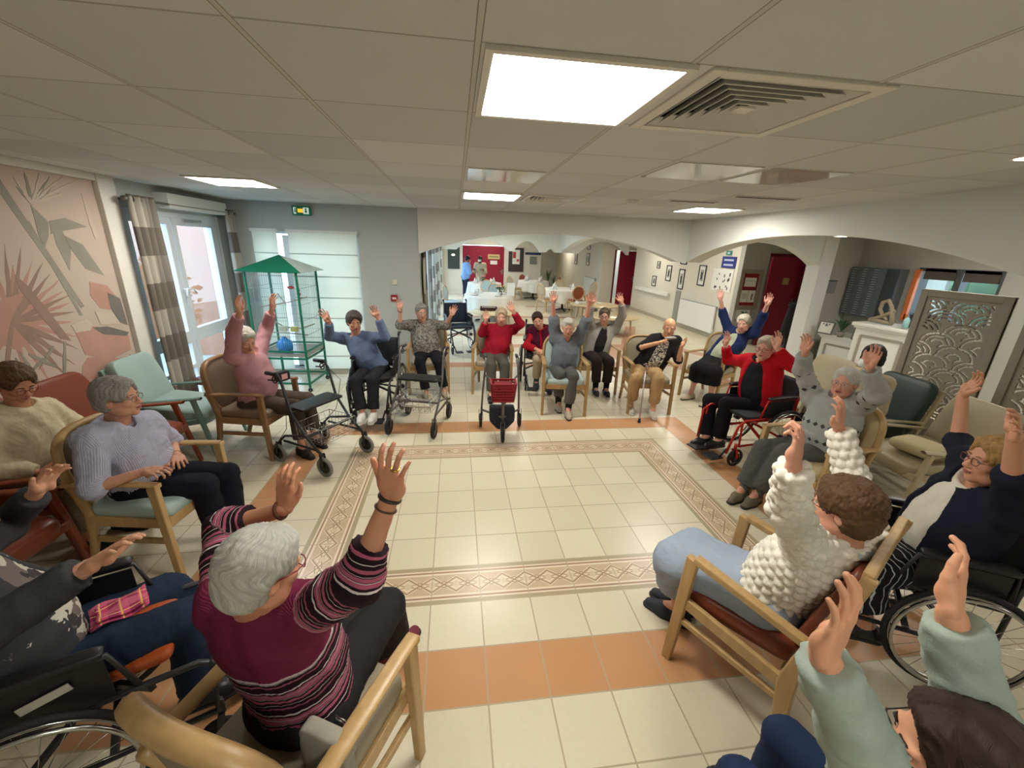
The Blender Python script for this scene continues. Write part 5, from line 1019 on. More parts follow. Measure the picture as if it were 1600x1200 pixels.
def hand(s, sd, h, W, T, nrml, scale=1, curl=.12, spread=1.0, elbow=None):
    """a palm, four jointed fingers of unequal length and a thumb from the side of the palm"""
    d = nrm(T-W); n = nrm(nrml-d*(nrml @ d)); side = np.cross(d, n)*(1 if sd == 'L' else -1)   # towards the little finger
    lo = np.minimum(W, T)-.1; hi = np.maximum(W, T)+.1
    F = Field(lo, hi, h); k = scale
    if elbow is not None: dd = nrm(elbow-W); F.cone(W+dd*.07, W, .027*k, .0235*k, .01, (n, 1.15))
    q = lambda a, b_, c: W+d*a*k+side*b_*k+n*c*k
    bases = [(-.031, .088), (-.010, .094), (.011, .090), (.030, .080)]; L = [(.036, .024, .018), (.041, .027, .019), (.038, .025, .019), (.028, .019, .017)]
    for (b_, a), (l1, l2, l3), r, sp in zip(bases, L, (.0086, .0088, .0084, .0074), (-.16, -.04, .07, .19)):
        F.cone(q(.005, b_*.45, 0), q(a*.95, b_, 0), .0185*k, .0125*k, .012, (n, 1.25))
        p = q(a*.93, b_, .0); ang = sp*spread; c = curl
        for m, (ll, rr) in enumerate(((l1, r), (l2, r*.94), (l3, r*.86))):
            c_ = c*(m+.6); dirn = d*math.cos(c_)*math.cos(ang)+side*math.sin(ang)+n*math.sin(c_); dirn = nrm(dirn); p2 = p+dirn*ll*k
            F.cone(p, p2, rr*1.03*k, rr*.93*k, .0035); p = p2; c += curl*.8
    F.ell(q(.035, -.022, .010), (.024*k, .02*k, .026*k), None, .012); F.ell(q(.035, .024, .008), (.018*k, .016*k, .026*k), None, .012)
    t0 = q(.022, -.022, .008); t1 = q(.052, -.048, .014); t2 = q(.080, -.062, .012); t3 = q(.100, -.066, .008)
    F.cone(t0, t1, .0165*k, .0125*k, .008); F.cone(t1, t2, .0115*k, .0098*k, .004); F.cone(t2, t3, .0098*k, .0082*k, .003)
    V, Q = F.mesh(1); return V, Q
def head_frame(P, look, tilt=0.):
    f = nrm(look); r = nrm(np.cross(f, V3(0, 0, 1))); u = np.cross(r, f)
    if tilt: r, u = r*math.cos(tilt)+u*math.sin(tilt), u*math.cos(tilt)-r*math.sin(tilt)
    return r, f, u
def build_head(h, H, N, fr, sc=1, mouth=.0):
    r, f, u = fr; B = np.array([r, f, u]); q = lambda x, y, z: H+(r*x+f*y+u*z)*sc; e = lambda c, rr, k=.02: F.ell(q(*c), np.array(rr)*sc, B, k)
    F = Field(np.minimum(H-.17, N-.06), np.maximum(H+.17, N+.06), h)
    F.cone(N-V3(0, 0, .02), q(0, -.022, -.05), .058*sc, .05*sc, .03)
    e((0, -.012, .036), (.076, .094, .082), .02); e((0, .028, -.03), (.063, .066, .078), .03); e((0, .048, -.078), (.04, .042, .036), .02); e((0, .07, -.098), (.02, .018, .016), .014)
    e((0, -.03, -.04), (.06, .06, .05), .03)
    for s_ in (-1, 1):
        e((s_*.034, .062, -.026), (.026, .026, .024), .014); e((s_*.03, .08, .018), (.022, .012, .010), .012); e((s_*.044, .02, -.075), (.022, .04, .03), .02)
    for s_ in (-1, 1): F.sub(q(s_*.03, .101, .0), np.array((.0165, .018, .011))*sc, B, .008)
    F.cone(q(0, .088, .006), q(0, .108, -.028), .0085*sc, .0115*sc, .008); e((0, .106, -.034), (.0145, .012, .0095), .007)
    for s_ in (-1, 1): e((s_*.0125, .097, -.037), (.0075, .009, .0065), .004)
    for s_ in (-1, 1):
        e((s_*.077, -.008, -.012), (.009, .019, .031), .006); F.sub(q(s_*.087, -.004, -.01), np.array((.006, .010, .018))*sc, B, .004)
    e((0, .094, -.056), (.024, .009, .0055), .005); e((0, .091, -.068), (.021, .010, .006), .005)
    F.sub(q(0, .102, -.0625), np.array((.021, .014, .0022+mouth))*sc, B, .003)
    V, Q = F.mesh(1); return V, Q
def hair_mesh(h, H, fr, style, sc=1, seed=1):
    r, f, u = fr; B = np.array([r, f, u]); q = lambda x, y, z: H+(r*x+f*y+u*z)*sc; e = lambda c, rr, k=.02: F.ell(q(*c), np.array(rr)*sc, B, k); sb = lambda c, rr, k=.012: F.sub(q(*c), np.array(rr)*sc, B, k)
    F = Field(H-.19, H+.19, h)
    vol = style.get('vol', .0)
    e((0, -.016, .040), (.086+vol, .104+vol, .090+vol)); e((0, -.045, -.015), (.080+vol, .070+vol, .075+style.get('len', 0)))
    if style.get('bob'): 
        for s_ in (-1, 1): e((s_*.066, -.012, -.03), (.028+vol, .058, .066), .02)
    if style.get('fringe', 1): e((0, .050, .088), (.060, .034, .024), .02)
    sb((0, .126, -.012), (.061, .084, .098)); sb((0, .04, -.12), (.10, .10, .075))
    if not style.get('bob'):
        for s_ in (-1, 1): sb((s_*.09, .012, -.030), (.03, .030, .042), .006)
    V, Q = F.mesh(1); N = vnormals(V, Q); a = style.get('curl', .35); W = (V-q(0, -.03, .03)) @ B.T
    az = np.arctan2(W[:, 0], -W[:, 1]+.04); el = np.arctan2(W[:, 2], np.hypot(W[:, 0], W[:, 1])); az = az+.25*np.sin(el*3+seed)+.10*np.sin(el*7+az*3)
    comb = np.sin(az*21+seed)*.5+np.sin(az*47+2*np.sin(el*4))*.35+np.sin(az*83)*.25; fade = np.clip(np.cos(el)*1.6-.15, 0, 1)
    V = V+N*(comb*.0026*(1.1-a*.5)*fade+fold_noise(V, 16, seed)*.0035*(.3+a)+fold_noise(V, 40, seed+3)*.0035*a)[:, None]
    return V, Q, az+el*.15
POSES = json.loads('''{"pink":{"hip":[-2.105,0.708,0.5],"neck":[-2.118,0.716,0.974],"head":[-2.093,0.629,1.139],"Ls":[-2.101,0.878,0.972],"Le":[-2.071,1.053,1.173],"Lw":[-1.961,0.977,1.378],"Lt":[-1.943,1.019,1.542],"Lk":[-1.662,0.761,0.484],"La":[-1.617,0.709,0.089],"Rs":[-2.188,0.559,0.991],"Re":[-2.116,0.501,1.245],"Rw":[-1.991,0.409,1.433],"Rt":[-1.981,0.355,1.593],"Rk":[-1.703,0.551,0.483],"Ra":[-1.674,0.48,0.089]},"blue":{"hip":[-1.15,1.691,0.522],"neck":[-1.347,1.726,0.953],"head":[-1.339,1.663,1.132],"Ls":[-1.194,1.717,0.927],"Le":[-0.977,1.565,0.973],"Lw":[-1.043,1.544,1.212],"Lt":[-1.099,1.549,1.373],"Lk":[-1.101,1.268,0.516],"La":[-1.086,1.112,0.158],"Rs":[-1.513,1.737,0.914],"Re":[-1.594,1.495,0.992],"Rw":[-1.544,1.364,1.192],"Rt":[-1.648,1.39,1.323],"Rk":[-1.296,1.278,0.505],"Ra":[-1.208,1.104,0.157]},"grey":{"hip":[-0.542,2.562,0.506],"neck":[-0.619,2.671,0.964],"head":[-0.625,2.569,1.123],"Ls":[-0.456,2.678,0.912],"Le":[-0.269,2.488,0.946],"Lw":[-0.197,2.338,1.124],"Lt":[-0.117,2.339,1.274],"Lk":[-0.382,2.154,0.501],"La":[-0.309,2.145,0.097],"Rs":[-0.788,2.663,0.912],"Re":[-0.907,2.427,0.956],"Rw":[-0.889,2.338,1.184],"Rt":[-0.913,2.343,1.353],"Rk":[-0.635,2.139,0.483],"Ra":[-0.553,2.057,0.091]},"red":{"hip":[0.419,2.466,0.488],"neck":[0.543,2.619,0.912],"head":[0.522,2.53,1.077],"Ls":[0.717,2.601,0.872],"Le":[0.789,2.374,0.994],"Lw":[0.66,2.307,1.19],"Lt":[0.612,2.295,1.352],"Lk":[0.535,2.034,0.475],"La":[0.521,1.949,0.088],"Rs":[0.374,2.642,0.868],"Re":[0.238,2.412,0.852],"Rw":[0.281,2.288,1.058],"Rt":[0.267,2.273,1.226],"Rk":[0.347,2.056,0.471],"Ra":[0.344,1.954,0.088]},"vest":{"hip":[1.181,2.682,0.469],"neck":[1.123,2.579,0.911],"head":[1.055,2.462,1.042],"Ls":[1.268,2.554,0.85],"Le":[1.279,2.335,0.697],"Lw":[1.119,2.154,0.656],"Lt":[0.998,2.038,0.638],"Lk":[1.241,2.249,0.493],"La":[1.243,2.238,0.092],"Rs":[0.989,2.599,0.835],"Re":[0.897,2.413,0.667],"Rw":[1.038,2.213,0.652],"Rt":[1.101,2.057,0.633],"Rk":[1.054,2.29,0.498],"Ra":[1.074,2.431,0.111]},"whitehair":{"hip":[1.292,1.795,0.468],"neck":[1.324,1.793,0.929],"head":[1.306,1.686,1.084],"Ls":[1.478,1.776,0.906],"Le":[1.545,1.714,1.162],"Lw":[1.536,1.638,1.395],"Lt":[1.567,1.635,1.563],"Lk":[1.328,1.372,0.515],"La":[1.284,1.327,0.099],"Rs":[1.182,1.815,0.901],"Re":[1.13,1.788,1.166],"Rw":[1.088,1.71,1.394],"Rt":[1.067,1.706,1.562],"Rk":[1.156,1.416,0.526],"Ra":[1.218,1.579,0.134]},"cardigan":{"hip":[1.986,2.508,0.496],"neck":[2.116,2.583,0.944],"head":[2.076,2.503,1.11],"Ls":[2.286,2.559,0.887],"Le":[2.329,2.432,1.121],"Lw":[2.255,2.341,1.335],"Lt":[2.195,2.342,1.494],"Lk":[2.066,2.083,0.516],"La":[2.066,2.09,0.102],"Rs":[1.953,2.6,0.879],"Re":[1.831,2.453,1.068],"Rw":[1.81,2.377,1.3],"Rt":[1.844,2.376,1.468],"Rk":[1.89,2.105,0.515],"Ra":[1.916,2.126,0.103]},"sequin":{"hip":[2.451,1.683,0.513],"neck":[2.657,1.691,0.948],"head":[2.646,1.597,1.111],"Ls":[2.807,1.663,0.908],"Le":[2.8,1.514,0.685],"Lw":[2.748,1.407,0.899],"Lt":[2.757,1.289,1.021],"Lk":[2.418,1.263,0.495],"La":[2.416,1.281,0.093],"Rs":[2.516,1.724,0.913],"Re":[2.287,1.605,0.836],"Rw":[2.43,1.432,0.938],"Rt":[2.484,1.296,1.021],"Rk":[2.153,1.346,0.491],"Ra":[2.183,1.446,0.099]},"bluecard":{"hip":[3.664,1.957,0.54],"neck":[3.892,1.877,0.976],"head":[3.845,1.794,1.139],"Ls":[3.991,1.738,1.007],"Le":[4.01,1.661,1.268],"Lw":[3.917,1.517,1.441],"Lt":[3.919,1.475,1.604],"Lk":[3.407,1.592,0.492],"La":[3.418,1.591,0.091],"Rs":[3.819,2.015,0.973],"Re":[3.719,2.095,1.216],"Rw":[3.613,2.062,1.434],"Rt":[3.588,2.106,1.596],"Rk":[3.284,1.791,0.489],"Ra":[3.294,1.867,0.095]},"redcard":{"hip":[3.058,0.238,0.533],"neck":[3.047,0.338,1.004],"head":[2.977,0.256,1.158],"Ls":[3.116,0.178,1.047],"Le":[3.039,-0.08,1.055],"Lw":[2.893,0.022,1.22],"Lt":[2.896,0.013,1.39],"Lk":[2.667,0.24,0.559],"La":[2.655,0.225,0.16],"Rs":[2.996,0.507,0.95],"Re":[2.964,0.767,0.893],"Rw":[2.841,0.69,1.089],"Rt":[2.848,0.704,1.26],"Rk":[2.622,0.454,0.52],"Ra":[2.548,0.296,0.155]},"argyle":{"hip":[2.904,-0.735,0.491],"neck":[2.921,-0.726,0.961],"head":[2.855,-0.781,1.129],"Ls":[2.963,-0.867,0.991],"Le":[2.838,-1.059,1.132],"Lw":[2.707,-1.052,1.338],"Lt":[2.719,-1.072,1.507],"Lk":[2.519,-0.767,0.514],"La":[2.428,-0.685,0.108],"Rs":[2.868,-0.538,0.907],"Re":[2.753,-0.478,1.143],"Rw":[2.631,-0.583,1.326],"Rt":[2.604,-0.586,1.493],"Rk":[2.468,-0.606,0.482],"Ra":[2.347,-0.613,0.092]},"knit":{"hip":[1.328,-2.108,0.53],"neck":[1.388,-2.296,0.984],"head":[1.304,-2.309,1.152],"Ls":[1.195,-2.304,0.99],"Le":[1.026,-2.353,1.196],"Lw":[0.93,-2.418,1.413],"Lt":[0.958,-2.377,1.582],"Lk":[1.011,-1.792,0.485],"La":[1.124,-1.747,0.097],"Rs":[1.547,-2.235,0.947],"Re":[1.644,-2.029,1.092],"Rw":[1.576,-1.961,1.317],"Rt":[1.527,-1.981,1.479],"Rk":[1.171,-1.719,0.486],"Ra":[1.194,-1.68,0.09]},"stripe":{"hip":[-0.679,-2.348,0.53],"neck":[-0.736,-2.417,1.012],"head":[-0.67,-2.466,1.181],"Ls":[-0.859,-2.343,0.958],"Le":[-0.95,-2.115,1.068],"Lw":[-0.725,-2.151,1.158],"Lt":[-0.723,-2.109,1.325],"Lk":[-0.564,-1.951,0.469],"La":[-0.515,-1.847,0.088],"Rs":[-0.578,-2.44,0.995],"Re":[-0.402,-2.525,1.18],"Rw":[-0.312,-2.477,1.402],"Rt":[-0.293,-2.511,1.567],"Rk":[-0.45,-1.966,0.501],"Ra":[-0.455,-1.827,0.107]},"lilac":{"hip":[-2.163,-0.812,0.507],"neck":[-2.171,-0.887,0.979],"head":[-2.083,-0.939,1.138],"Ls":[-2.116,-0.724,0.883],"Le":[-2.119,-0.56,0.67],"Lw":[-1.975,-0.757,0.66],"Lt":[-1.869,-0.891,0.655],"Lk":[-1.722,-0.713,0.482],"La":[-1.709,-0.756,0.087],"Rs":[-2.187,-1.056,0.935],"Re":[-2.158,-1.168,0.682],"Rw":[-1.934,-1.083,0.734],"Rt":[-1.773,-1.131,0.755],"Rk":[-1.768,-0.888,0.504],"Ra":[-1.79,-0.826,0.1]},"cream":{"hip":[-3.018,-0.601,0.492],"neck":[-2.957,-0.576,0.956],"head":[-2.889,-0.608,1.13],"Ls":[-2.931,-0.439,0.872],"Le":[-2.886,-0.279,0.66],"Lw":[-2.738,-0.474,0.666],"Lt":[-2.651,-0.619,0.68],"Lk":[-2.584,-0.574,0.492],"La":[-2.562,-0.578,0.091],"Rs":[-2.992,-0.735,0.905],"Re":[-2.994,-0.84,0.656],"Rw":[-2.774,-0.772,0.572],"Rt":[-2.642,-0.736,0.673],"Rk":[-2.629,-0.791,0.492],"Ra":[-2.603,-0.793,0.091]},"navy":{"hip":[2.39,-2.003,0.543],"neck":[2.347,-2.048,1.025],"head":[2.279,-2.101,1.192],"Ls":[2.293,-2.213,1.005],"Le":[2.128,-2.253,1.214],"Lw":[1.995,-2.279,1.418],"Lt":[1.88,-2.335,1.53],"Lk":[1.945,-1.963,0.531],"La":[2.056,-2.024,0.157],"Rs":[2.443,-1.924,1.071],"Re":[2.623,-1.728,1.103],"Rw":[2.629,-1.665,1.354],"Rt":[2.627,-1.732,1.513],"Rk":[2.049,-1.773,0.528],"Ra":[2.169,-1.84,0.157]},"mint":{"hip":[1.001,-3.081,0.518],"neck":[0.876,-3.063,0.984],"head":[0.795,-3.062,1.155],"Ls":[0.717,-3.085,0.931],"Le":[0.619,-3.011,1.171],"Lw":[0.497,-3.0,1.383],"Lt":[0.513,-3.007,1.551],"Lk":[0.717,-2.745,0.491],"La":[0.709,-2.723,0.09],"Rs":[1.032,-3.026,0.933],"Re":[0.903,-3.005,1.169],"Rw":[0.817,-2.952,1.392],"Rt":[0.927,-2.876,1.497],"Rk":[0.958,-2.651,0.491],"Ra":[0.952,-2.634,0.091]},"charcoal":{"hip":[-1.641,-2.166,0.556],"neck":[-1.735,-2.224,1.031],"head":[-1.676,-2.198,1.209],"Ls":[-1.827,-2.101,0.983],"Le":[-1.901,-1.848,0.932],"Lw":[-1.723,-1.875,1.099],"Lt":[-1.617,-1.858,1.23],"Lk":[-1.456,-1.765,0.48],"La":[-1.232,-1.736,0.156],"Rs":[-1.653,-2.359,0.969],"Re":[-1.398,-2.436,1.012],"Rw":[-1.202,-2.334,1.117],"Rt":[-1.07,-2.318,1.223],"Rk":[-1.247,-1.993,0.55],"Ra":[-1.266,-2.006,0.156]}}''')
def make_person(key, P, s):
    """P: joints; s: look of the person. One continuous body with clothes, hair, glasses as parts."""
    g = {k: np.array(v, float) for k, v in P.items()}; near = s.get('near', False)
    hb, hc, hh, hn = (.013, .0085, .005, .0036) if near else (.015, .0125, .006, .0048)
    ang = D(s['ang']); f = V3(math.cos(ang), math.sin(ang), 0); l = V3(-f[1], f[0], 0); hip, neck = g['hip'], g['neck']
    up = nrm(neck-hip); lat = nrm(g['Ls']-g['Rs']); fw = nrm(np.cross(lat, up)); lat = np.cross(up, fw); B = np.array([fw, lat, up]); L = np.linalg.norm(neck-hip); K = s.get('fat', 1.0)
    base = V3(hip[0], hip[1], 0); hj = {'L': hip+l*.085, 'R': hip-l*.085}; name = 'person'
    foot = {sd: s.get('foot', f) for sd in 'LR'}
    def torso(F, g_=0., hipsonly=False, top=False):
        if not hipsonly:
            F.ell(hip+up*.34*L/.49+fw*.005, (.105*K+g_, .160*K+g_, .17+g_), B, .05); F.ell(hip+up*.16+fw*.03*K, (.130*K+g_, .155*K+g_, .15+g_), B, .06)
            for q in (-1, 1): F.ell(hip+up*.27+fw*.075*K+lat*q*.068, (.052*K+g_, .062+g_, .060+g_), B, .05)
            F.cone(g['Ls'], g['Rs'], .054+g_, .054+g_, .04); F.cone(g['Ls']*.25+neck*.75-up*.03, g['Rs']*.25+neck*.75-up*.03, .058+g_, .058+g_, .04)
        F.ell(hip+up*.02, (.125*K+g_, .17*K+g_, .11+g_), B, .05)
    allp = np.array(list(g.values())+[hj['L'], hj['R']]); lo, hi = allp.min(0)-.22, allp.max(0)+.22; lo[2] = max(lo[2], -.01)
    # --- body: slim core everywhere, so skin shows only where clothes end
    F = Field(lo, hi, hb); torso(F, -.022); bare = s.get('bare_legs')
    for sd in 'LR':
        F.cone(g[sd+'s'], g[sd+'e'], .043, .037, .03); F.cone(g[sd+'e'], g[sd+'w'], .037*s.get('arm', 1), .0255, .02)
        F.cone(hj[sd], g[sd+'k'], .07, .05, .03); F.cone(g[sd+'k'], g[sd+'a'], .046, .033, .03)
        kn = g[sd+'k']*.6+g[sd+'a']*.4-f*.02; F.cone(kn, g[sd+'a']*.55+g[sd+'k']*.45-f*.012, .045, .036, .03)
        F.cone(g[sd+'a'], g[sd+'a']+foot[sd]*.12-V3(0, 0, g[sd+'a'][2]-s.get('sole', 0)-.035), .032, .026, .02)
    F.cone(neck-up*.06, g['head']-V3(0, 0, .06), .052, .048, .03)
    V, Q = F.mesh(1); Vs, Qs = [V], [Q]; n = len(V); sk = skin(s.get('tone', (206, 158, 130)))
    look = s.get('look'); look = nrm(V3(*look)) if look is not None else nrm(f*.9+V3(0, 0, -.08)); fr = head_frame(None, look, s.get('tilt', 0)); H = g['head']; sc = s.get('hs', .96)
    V, Q = build_head(hh*(.9 if near else 1), H, neck, fr, sc, s.get('mouth', .001)); Vs.append(V); Qs.append(Q+n); n += len(V)
    for sd in 'LR':
        pn = s.get('palm'+sd); pn = V3(*pn) if pn is not None else f
        V, Q = hand(s, sd, hn, g[sd+'w'], g[sd+'t'], pn, s.get('hand', .93), s.get('curl'+sd, .13), s.get('spread'+sd, 1.), g[sd+'e']); Vs.append(V); Qs.append(Q+n); n += len(V)
    me = np_mesh(name, np.concatenate(Vs)-base, np.concatenate(Qs), [sk]); body = mesh_obj(name, me, None, base)
    tag(body, s['label'], 'person', s.get('group'))
    def part(nm, V, Q, mats, attrs=None, parent=body): me = np_mesh(nm, V-base, Q, mats, attrs); o = mesh_obj(nm, me, parent); return o
    r, ff, u = fr; q = lambda x, y, z: H+(r*x+ff*y+u*z)*sc-base
    # --- eyes, brows, lips
    Rm = Matrix((tuple(r), tuple(ff), tuple(u))).transposed()
    for s_ in (-1, 1):
        b = MB(); b.mi = 0; b.ell(q(s_*.03, .078, .001), (.0125*sc,)*3, 10, 8); b.mi = 1; b.ell(q(s_*.03, .0868, .0), (.0055*sc, .0045*sc, .0055*sc), 8, 6, Rm)
        build('eye', b, [M('eye_white', (196, 186, 178), .3), M('eye_dark', (52, 40, 34), .2)], body)
        b = MB(); b.tube([q(s_*.014, .093, .021), q(s_*.028, .0945, .026), q(s_*.045, .083, .020)], [.0028, .0034, .002], 6)
        build('eyebrow', b, M('brow_%d' % s['hair'][0], tuple(int(c*.8) for c in s['hair']), .8), body)
    b = MB(); m0 = s.get('mouth', .001); b.tube([q(-.023, .094, -.059-m0*.3), q(-.008, .1035, -.056), q(.008, .1035, -.056), q(.023, .094, -.059-m0*.3)], [.002, .0042, .0042, .002], 6); b.tube([q(-.021, .093, -.064), q(0, .1015, -.068-m0), q(.021, .093, -.064)], [.002, .0048, .002], 6)
    if not s.get('mask'): build('lips', b, M('lip_rose', (168, 98, 90), .4), body)
    if s.get('hairstyle') is not None:
        V, Q, az = hair_mesh(.0045 if near else .0065, H, fr, s['hairstyle'], sc, s.get('seed', 1)); part('hair', V, Q, [hairmat(s['hair'])], {'strand': az})
    if s.get('glasses'):
        gm = M('glasses_%d' % s['glasses'][0], s['glasses'], .3); b = MB(); y = .106
        for s_ in (-1, 1):
            pts = [q(s_*(.031+.022*math.copysign(abs(math.cos(a))**.7, math.cos(a))), y-.006*abs(math.cos(a)), .0+.0165*math.copysign(abs(math.sin(a))**.7, math.sin(a))) for a in [2*PI*k/16 for k in range(16)]]
            b.tube(pts, .0019, 5, True); b.tube([q(s_*.053, y-.006, .006), q(s_*.078, .06, .006), q(s_*.083, .0, .002), q(s_*.080, -.012, -.008)], .0018, 5)
        b.tube([q(-.010, y+.001, .004), q(0, y+.003, .006), q(.010, y+.001, .004)], .0018, 5); build('glasses', b, gm, body)
    if s.get('mask'):
        b = MB(); b.grid(lambda a, c: q(.066*math.sin((a-.5)*2.6), .05+.066*math.cos((a-.5)*2.6)+.012*math.sin(PI*c), -.02-.075*c+.0), 16, 8); build('face_mask', b, M('mask_white', (222, 226, 228), .8), body, solid=.003)
    # --- clothes
    T = s['top']; h = hc; F = Field(lo, hi, h); torso(F, .006+T.get('loose', .006)); cuts = []
    bottom = T.get('hem', -.06)
    F.cone(neck-up*.055, neck-up*.02, .066, .060, .02)
    for sd in 'LR':
        S0, E, W = g[sd+'s'], g[sd+'e'], g[sd+'w']; ln = T.get('sleeve', .9); lo_ = T.get('loose', .006); F.cone(S0, E, (.047 if s.get('over') else .058+lo_), (.041 if s.get('over') else .050+lo_), .04)
        if ln > 0: w_ = E+(W-E)*ln; F.cone(E, w_, .049+lo_, .040+(1-ln)*.006+lo_*.6, .02, cap=True)
    if ln_neg(T):
        for sd in 'LR': pass
    F.sub(neck+up*.055+fw*.02, (.07, .075, .075), B, .01)
    if T.get('vneck'): F.sub(neck+up*.0+fw*.07, (.04, .035, .085), B, .01)
    pl = hip+up*bottom; 
    F.plane(pl, -nrm(up*.75+V3(0, 0, .25)-f*.0))
    V, Q = F.mesh(1); N = vnormals(V, Q)
    # coordinates for knits, stripes and prints: u runs down the torso / along the sleeve, w around
    du = (V-hip) @ up; uu = L-du; arm = np.zeros(len(V)); ww = np.where(np.abs(N @ lat) > .72, (V-hip) @ fw, (V-hip) @ lat); best = np.full(len(V), 9.)
    for sd in 'LR':
        S0, E, W = g[sd+'s'], g[sd+'e'], g[sd+'w']; a0 = 0
        for a, c, ex in ((S0, E, 0), (E, W, .27)):
            ab = c-a; Lq = np.linalg.norm(ab); t = ((V-a) @ ab)/(Lq*Lq); tc = np.clip(t, 0, 1); d = np.linalg.norm(V-a-tc[:, None]*ab, axis=1); m = (d < .085) & (d < best) & ~((ex == 0) & (t < .22))
            x1 = nrm(np.cross(ab, fw+.01)); x2 = np.cross(nrm(ab), x1); best = np.where(m, d, best)
            uu = np.where(m, .08+ex+tc*Lq, uu); ww = np.where(m, np.arctan2((V-a) @ x2, (V-a) @ x1)*.055, ww); arm = np.where(m, 1., arm)
    fo = T.get('fold', .0045); disp = fold_noise(V, 5.5, s.get('seed', 1))*fo+fold_noise(V, 12, s.get('seed', 1)+9)*fo*.45
    if T.get('cable'):
        c = .042; tp = (np.abs(N @ up) > .62) & (arm < .5); iu = np.where(tp, (V-hip) @ fw, uu)/c; iw = ww/c+.5*(np.floor(iu) % 2); bump = np.abs(np.sin(PI*iu))**.45*np.abs(np.sin(PI*iw))**.45; disp = disp*.4+bump*.019-.009
    V = V+N*disp[:, None]; tm = T['mat']
    top = part(T.get('name', 'jumper'), V, Q, [tm], {'u': uu, 'w': ww, 'arm': arm})
    if T.get('collar'):
        b = MB(); R_ = .07; cc = neck-up*.022-base
        pts = [cc+(fw*math.cos(a)*.072+lat*math.sin(a)*.070+up*(.012-.03*math.cos(a))) for a in [2*PI*k/20 for k in range(20)]]; b.tube(pts, T.get('collar_r', .012), 7, True, .8); build('collar', b, T.get('collar_mat', tm), body)
    O = s.get('over')
    if O:   # open cardigan over the top: sides, back and sleeves
        F = Field(lo, hi, h); torso(F, .02+O.get('loose', .006)); 
        for sd in 'LR':
            S0, E, W = g[sd+'s'], g[sd+'e'], g[sd+'w']; ln = O.get('sleeve', .9); F.cone(S0, E if not O.get('armless') else S0*.8+E*.2, .070, .060, .04, cap=bool(O.get('armless') or ln <= 0.03))
            if ln > 0: F.cone(E, E+(W-E)*ln, .059, .050, .02, cap=True)
        F.sub(hip+up*.2+fw*.24, (.19, O.get('gap', .07), .42), B, .01); F.sub(neck+up*.05+fw*.03, (.09, .08, .08), B, .01); F.plane(hip+up*O.get('hem', -.07), -up)
        V, Q = F.mesh(1); N = vnormals(V, Q); V = V+N*(fold_noise(V, 5, s.get('seed', 1)+4)*.005)[:, None]; part(O.get('name', 'cardigan'), V, Q, [O['mat']])
    Bt = s.get('bottom')
    if Bt:
        F = Field(lo, hi, h); lo_ = Bt.get('loose', .008); F.ell(hip+V3(0, 0, .01), (.145*K+lo_, .18*K+lo_, .115), np.array([f, l, V3(0, 0, 1)]), .05)
        for sd in 'LR':
            k_, a_ = g[sd+'k'], g[sd+'a']; ln = Bt.get('leg', .92); e_ = k_+(a_-k_)*ln
            if Bt.get('skirt'):
                F.cone(hj[sd], k_+V3(0, 0, -.01), .105, .088+lo_, .06); F.cone(k_, k_+(a_-k_)*ln+f*.0, .088+lo_, .095+lo_, .05, cap=True)
            else:
                F.cone(hj[sd], k_, .088+lo_*.8, .064+lo_*.8, .02); F.cone(k_, e_, .062+lo_*.8, .052+lo_*1.1, .014, cap=True)
        if Bt.get('skirt'):
            kk = (g['Lk']+g['Rk'])/2; aa = (g['La']+g['Ra'])/2; F.cone(hip, kk, .11, .09, .05); F.cone(kk, kk+(aa-kk)*Bt.get('leg', .5), .09, .10, .05, cap=True)
        V, Q = F.mesh(1); N = vnormals(V, Q); fo = Bt.get('fold', .004); V = V+N*(fold_noise(V, 5, s.get('seed', 1)+20)*fo+fold_noise(V, 11, s.get('seed', 1)+21)*fo*.4)[:, None]
        V[:, 2] = np.maximum(V[:, 2], .02); part(Bt.get('name', 'trousers'), V, Q, [Bt['mat']])
    for sd in 'LR':
        if not s.get('shoe'): continue
        a_ = g[sd+'a']; z0 = s.get('sole', 0.); d = nrm(foot[sd]*V3(1, 1, 0)); bs = V3(a_[0], a_[1], z0); F = Field(np.minimum(bs-.12, bs+d*.2-.1), np.maximum(bs+.14, bs+d*.22+.1), .006 if near else .009)
        F.cone(bs-d*.045+V3(0, 0, .036), bs+d*.07+V3(0, 0, .034), .037, .044, .03); F.cone(bs+d*.07+V3(0, 0, .032), bs+d*.155+V3(0, 0, .026), .042, .030, .03); F.cone(bs-d*.02+V3(0, 0, .05), bs-d*.012+V3(0, 0, .085), .040, .037, .03, cap=True); F.cone(bs+V3(0, 0, .055), bs+d*.08+V3(0, 0, .045), .034, .03, .02)
        F.plane(V3(0, 0, z0+.006), V3(0, 0, -1)); V, Q = F.mesh(1); sh = part('shoe', V, Q, [s['shoe']])
        F = Field(np.minimum(bs-.12, bs+d*.2-.1), np.maximum(bs+.12, bs+d*.22+.1), .006 if near else .009); F.cone(bs-d*.045+V3(0, 0, .012), bs+d*.07+V3(0, 0, .012), .041, .047, .03); F.cone(bs+d*.07+V3(0, 0, .012), bs+d*.16+V3(0, 0, .012), .046, .034, .02); F.plane(V3(0, 0, z0+.0), V3(0, 0, -1)); F.plane(V3(0, 0, z0+.018), V3(0, 0, 1)); V, Q = F.mesh(0); part('sole', V, Q, [s.get('sole_mat', BKP)], None, sh)
        if s.get('laces'):
            b = MB(); sd_ = np.cross(d, V3(0, 0, 1)); bb = bs-base
            for t_, z_ in ((.035, .088), (.06, .083), (.085, .077)): b.tube([bb+d*t_-sd_*.024+V3(0, 0, z_-.012), bb+d*t_+V3(0, 0, z_), bb+d*t_+sd_*.024+V3(0, 0, z_-.012)], .0035, 6)
            build('laces', b, s['laces'], sh)
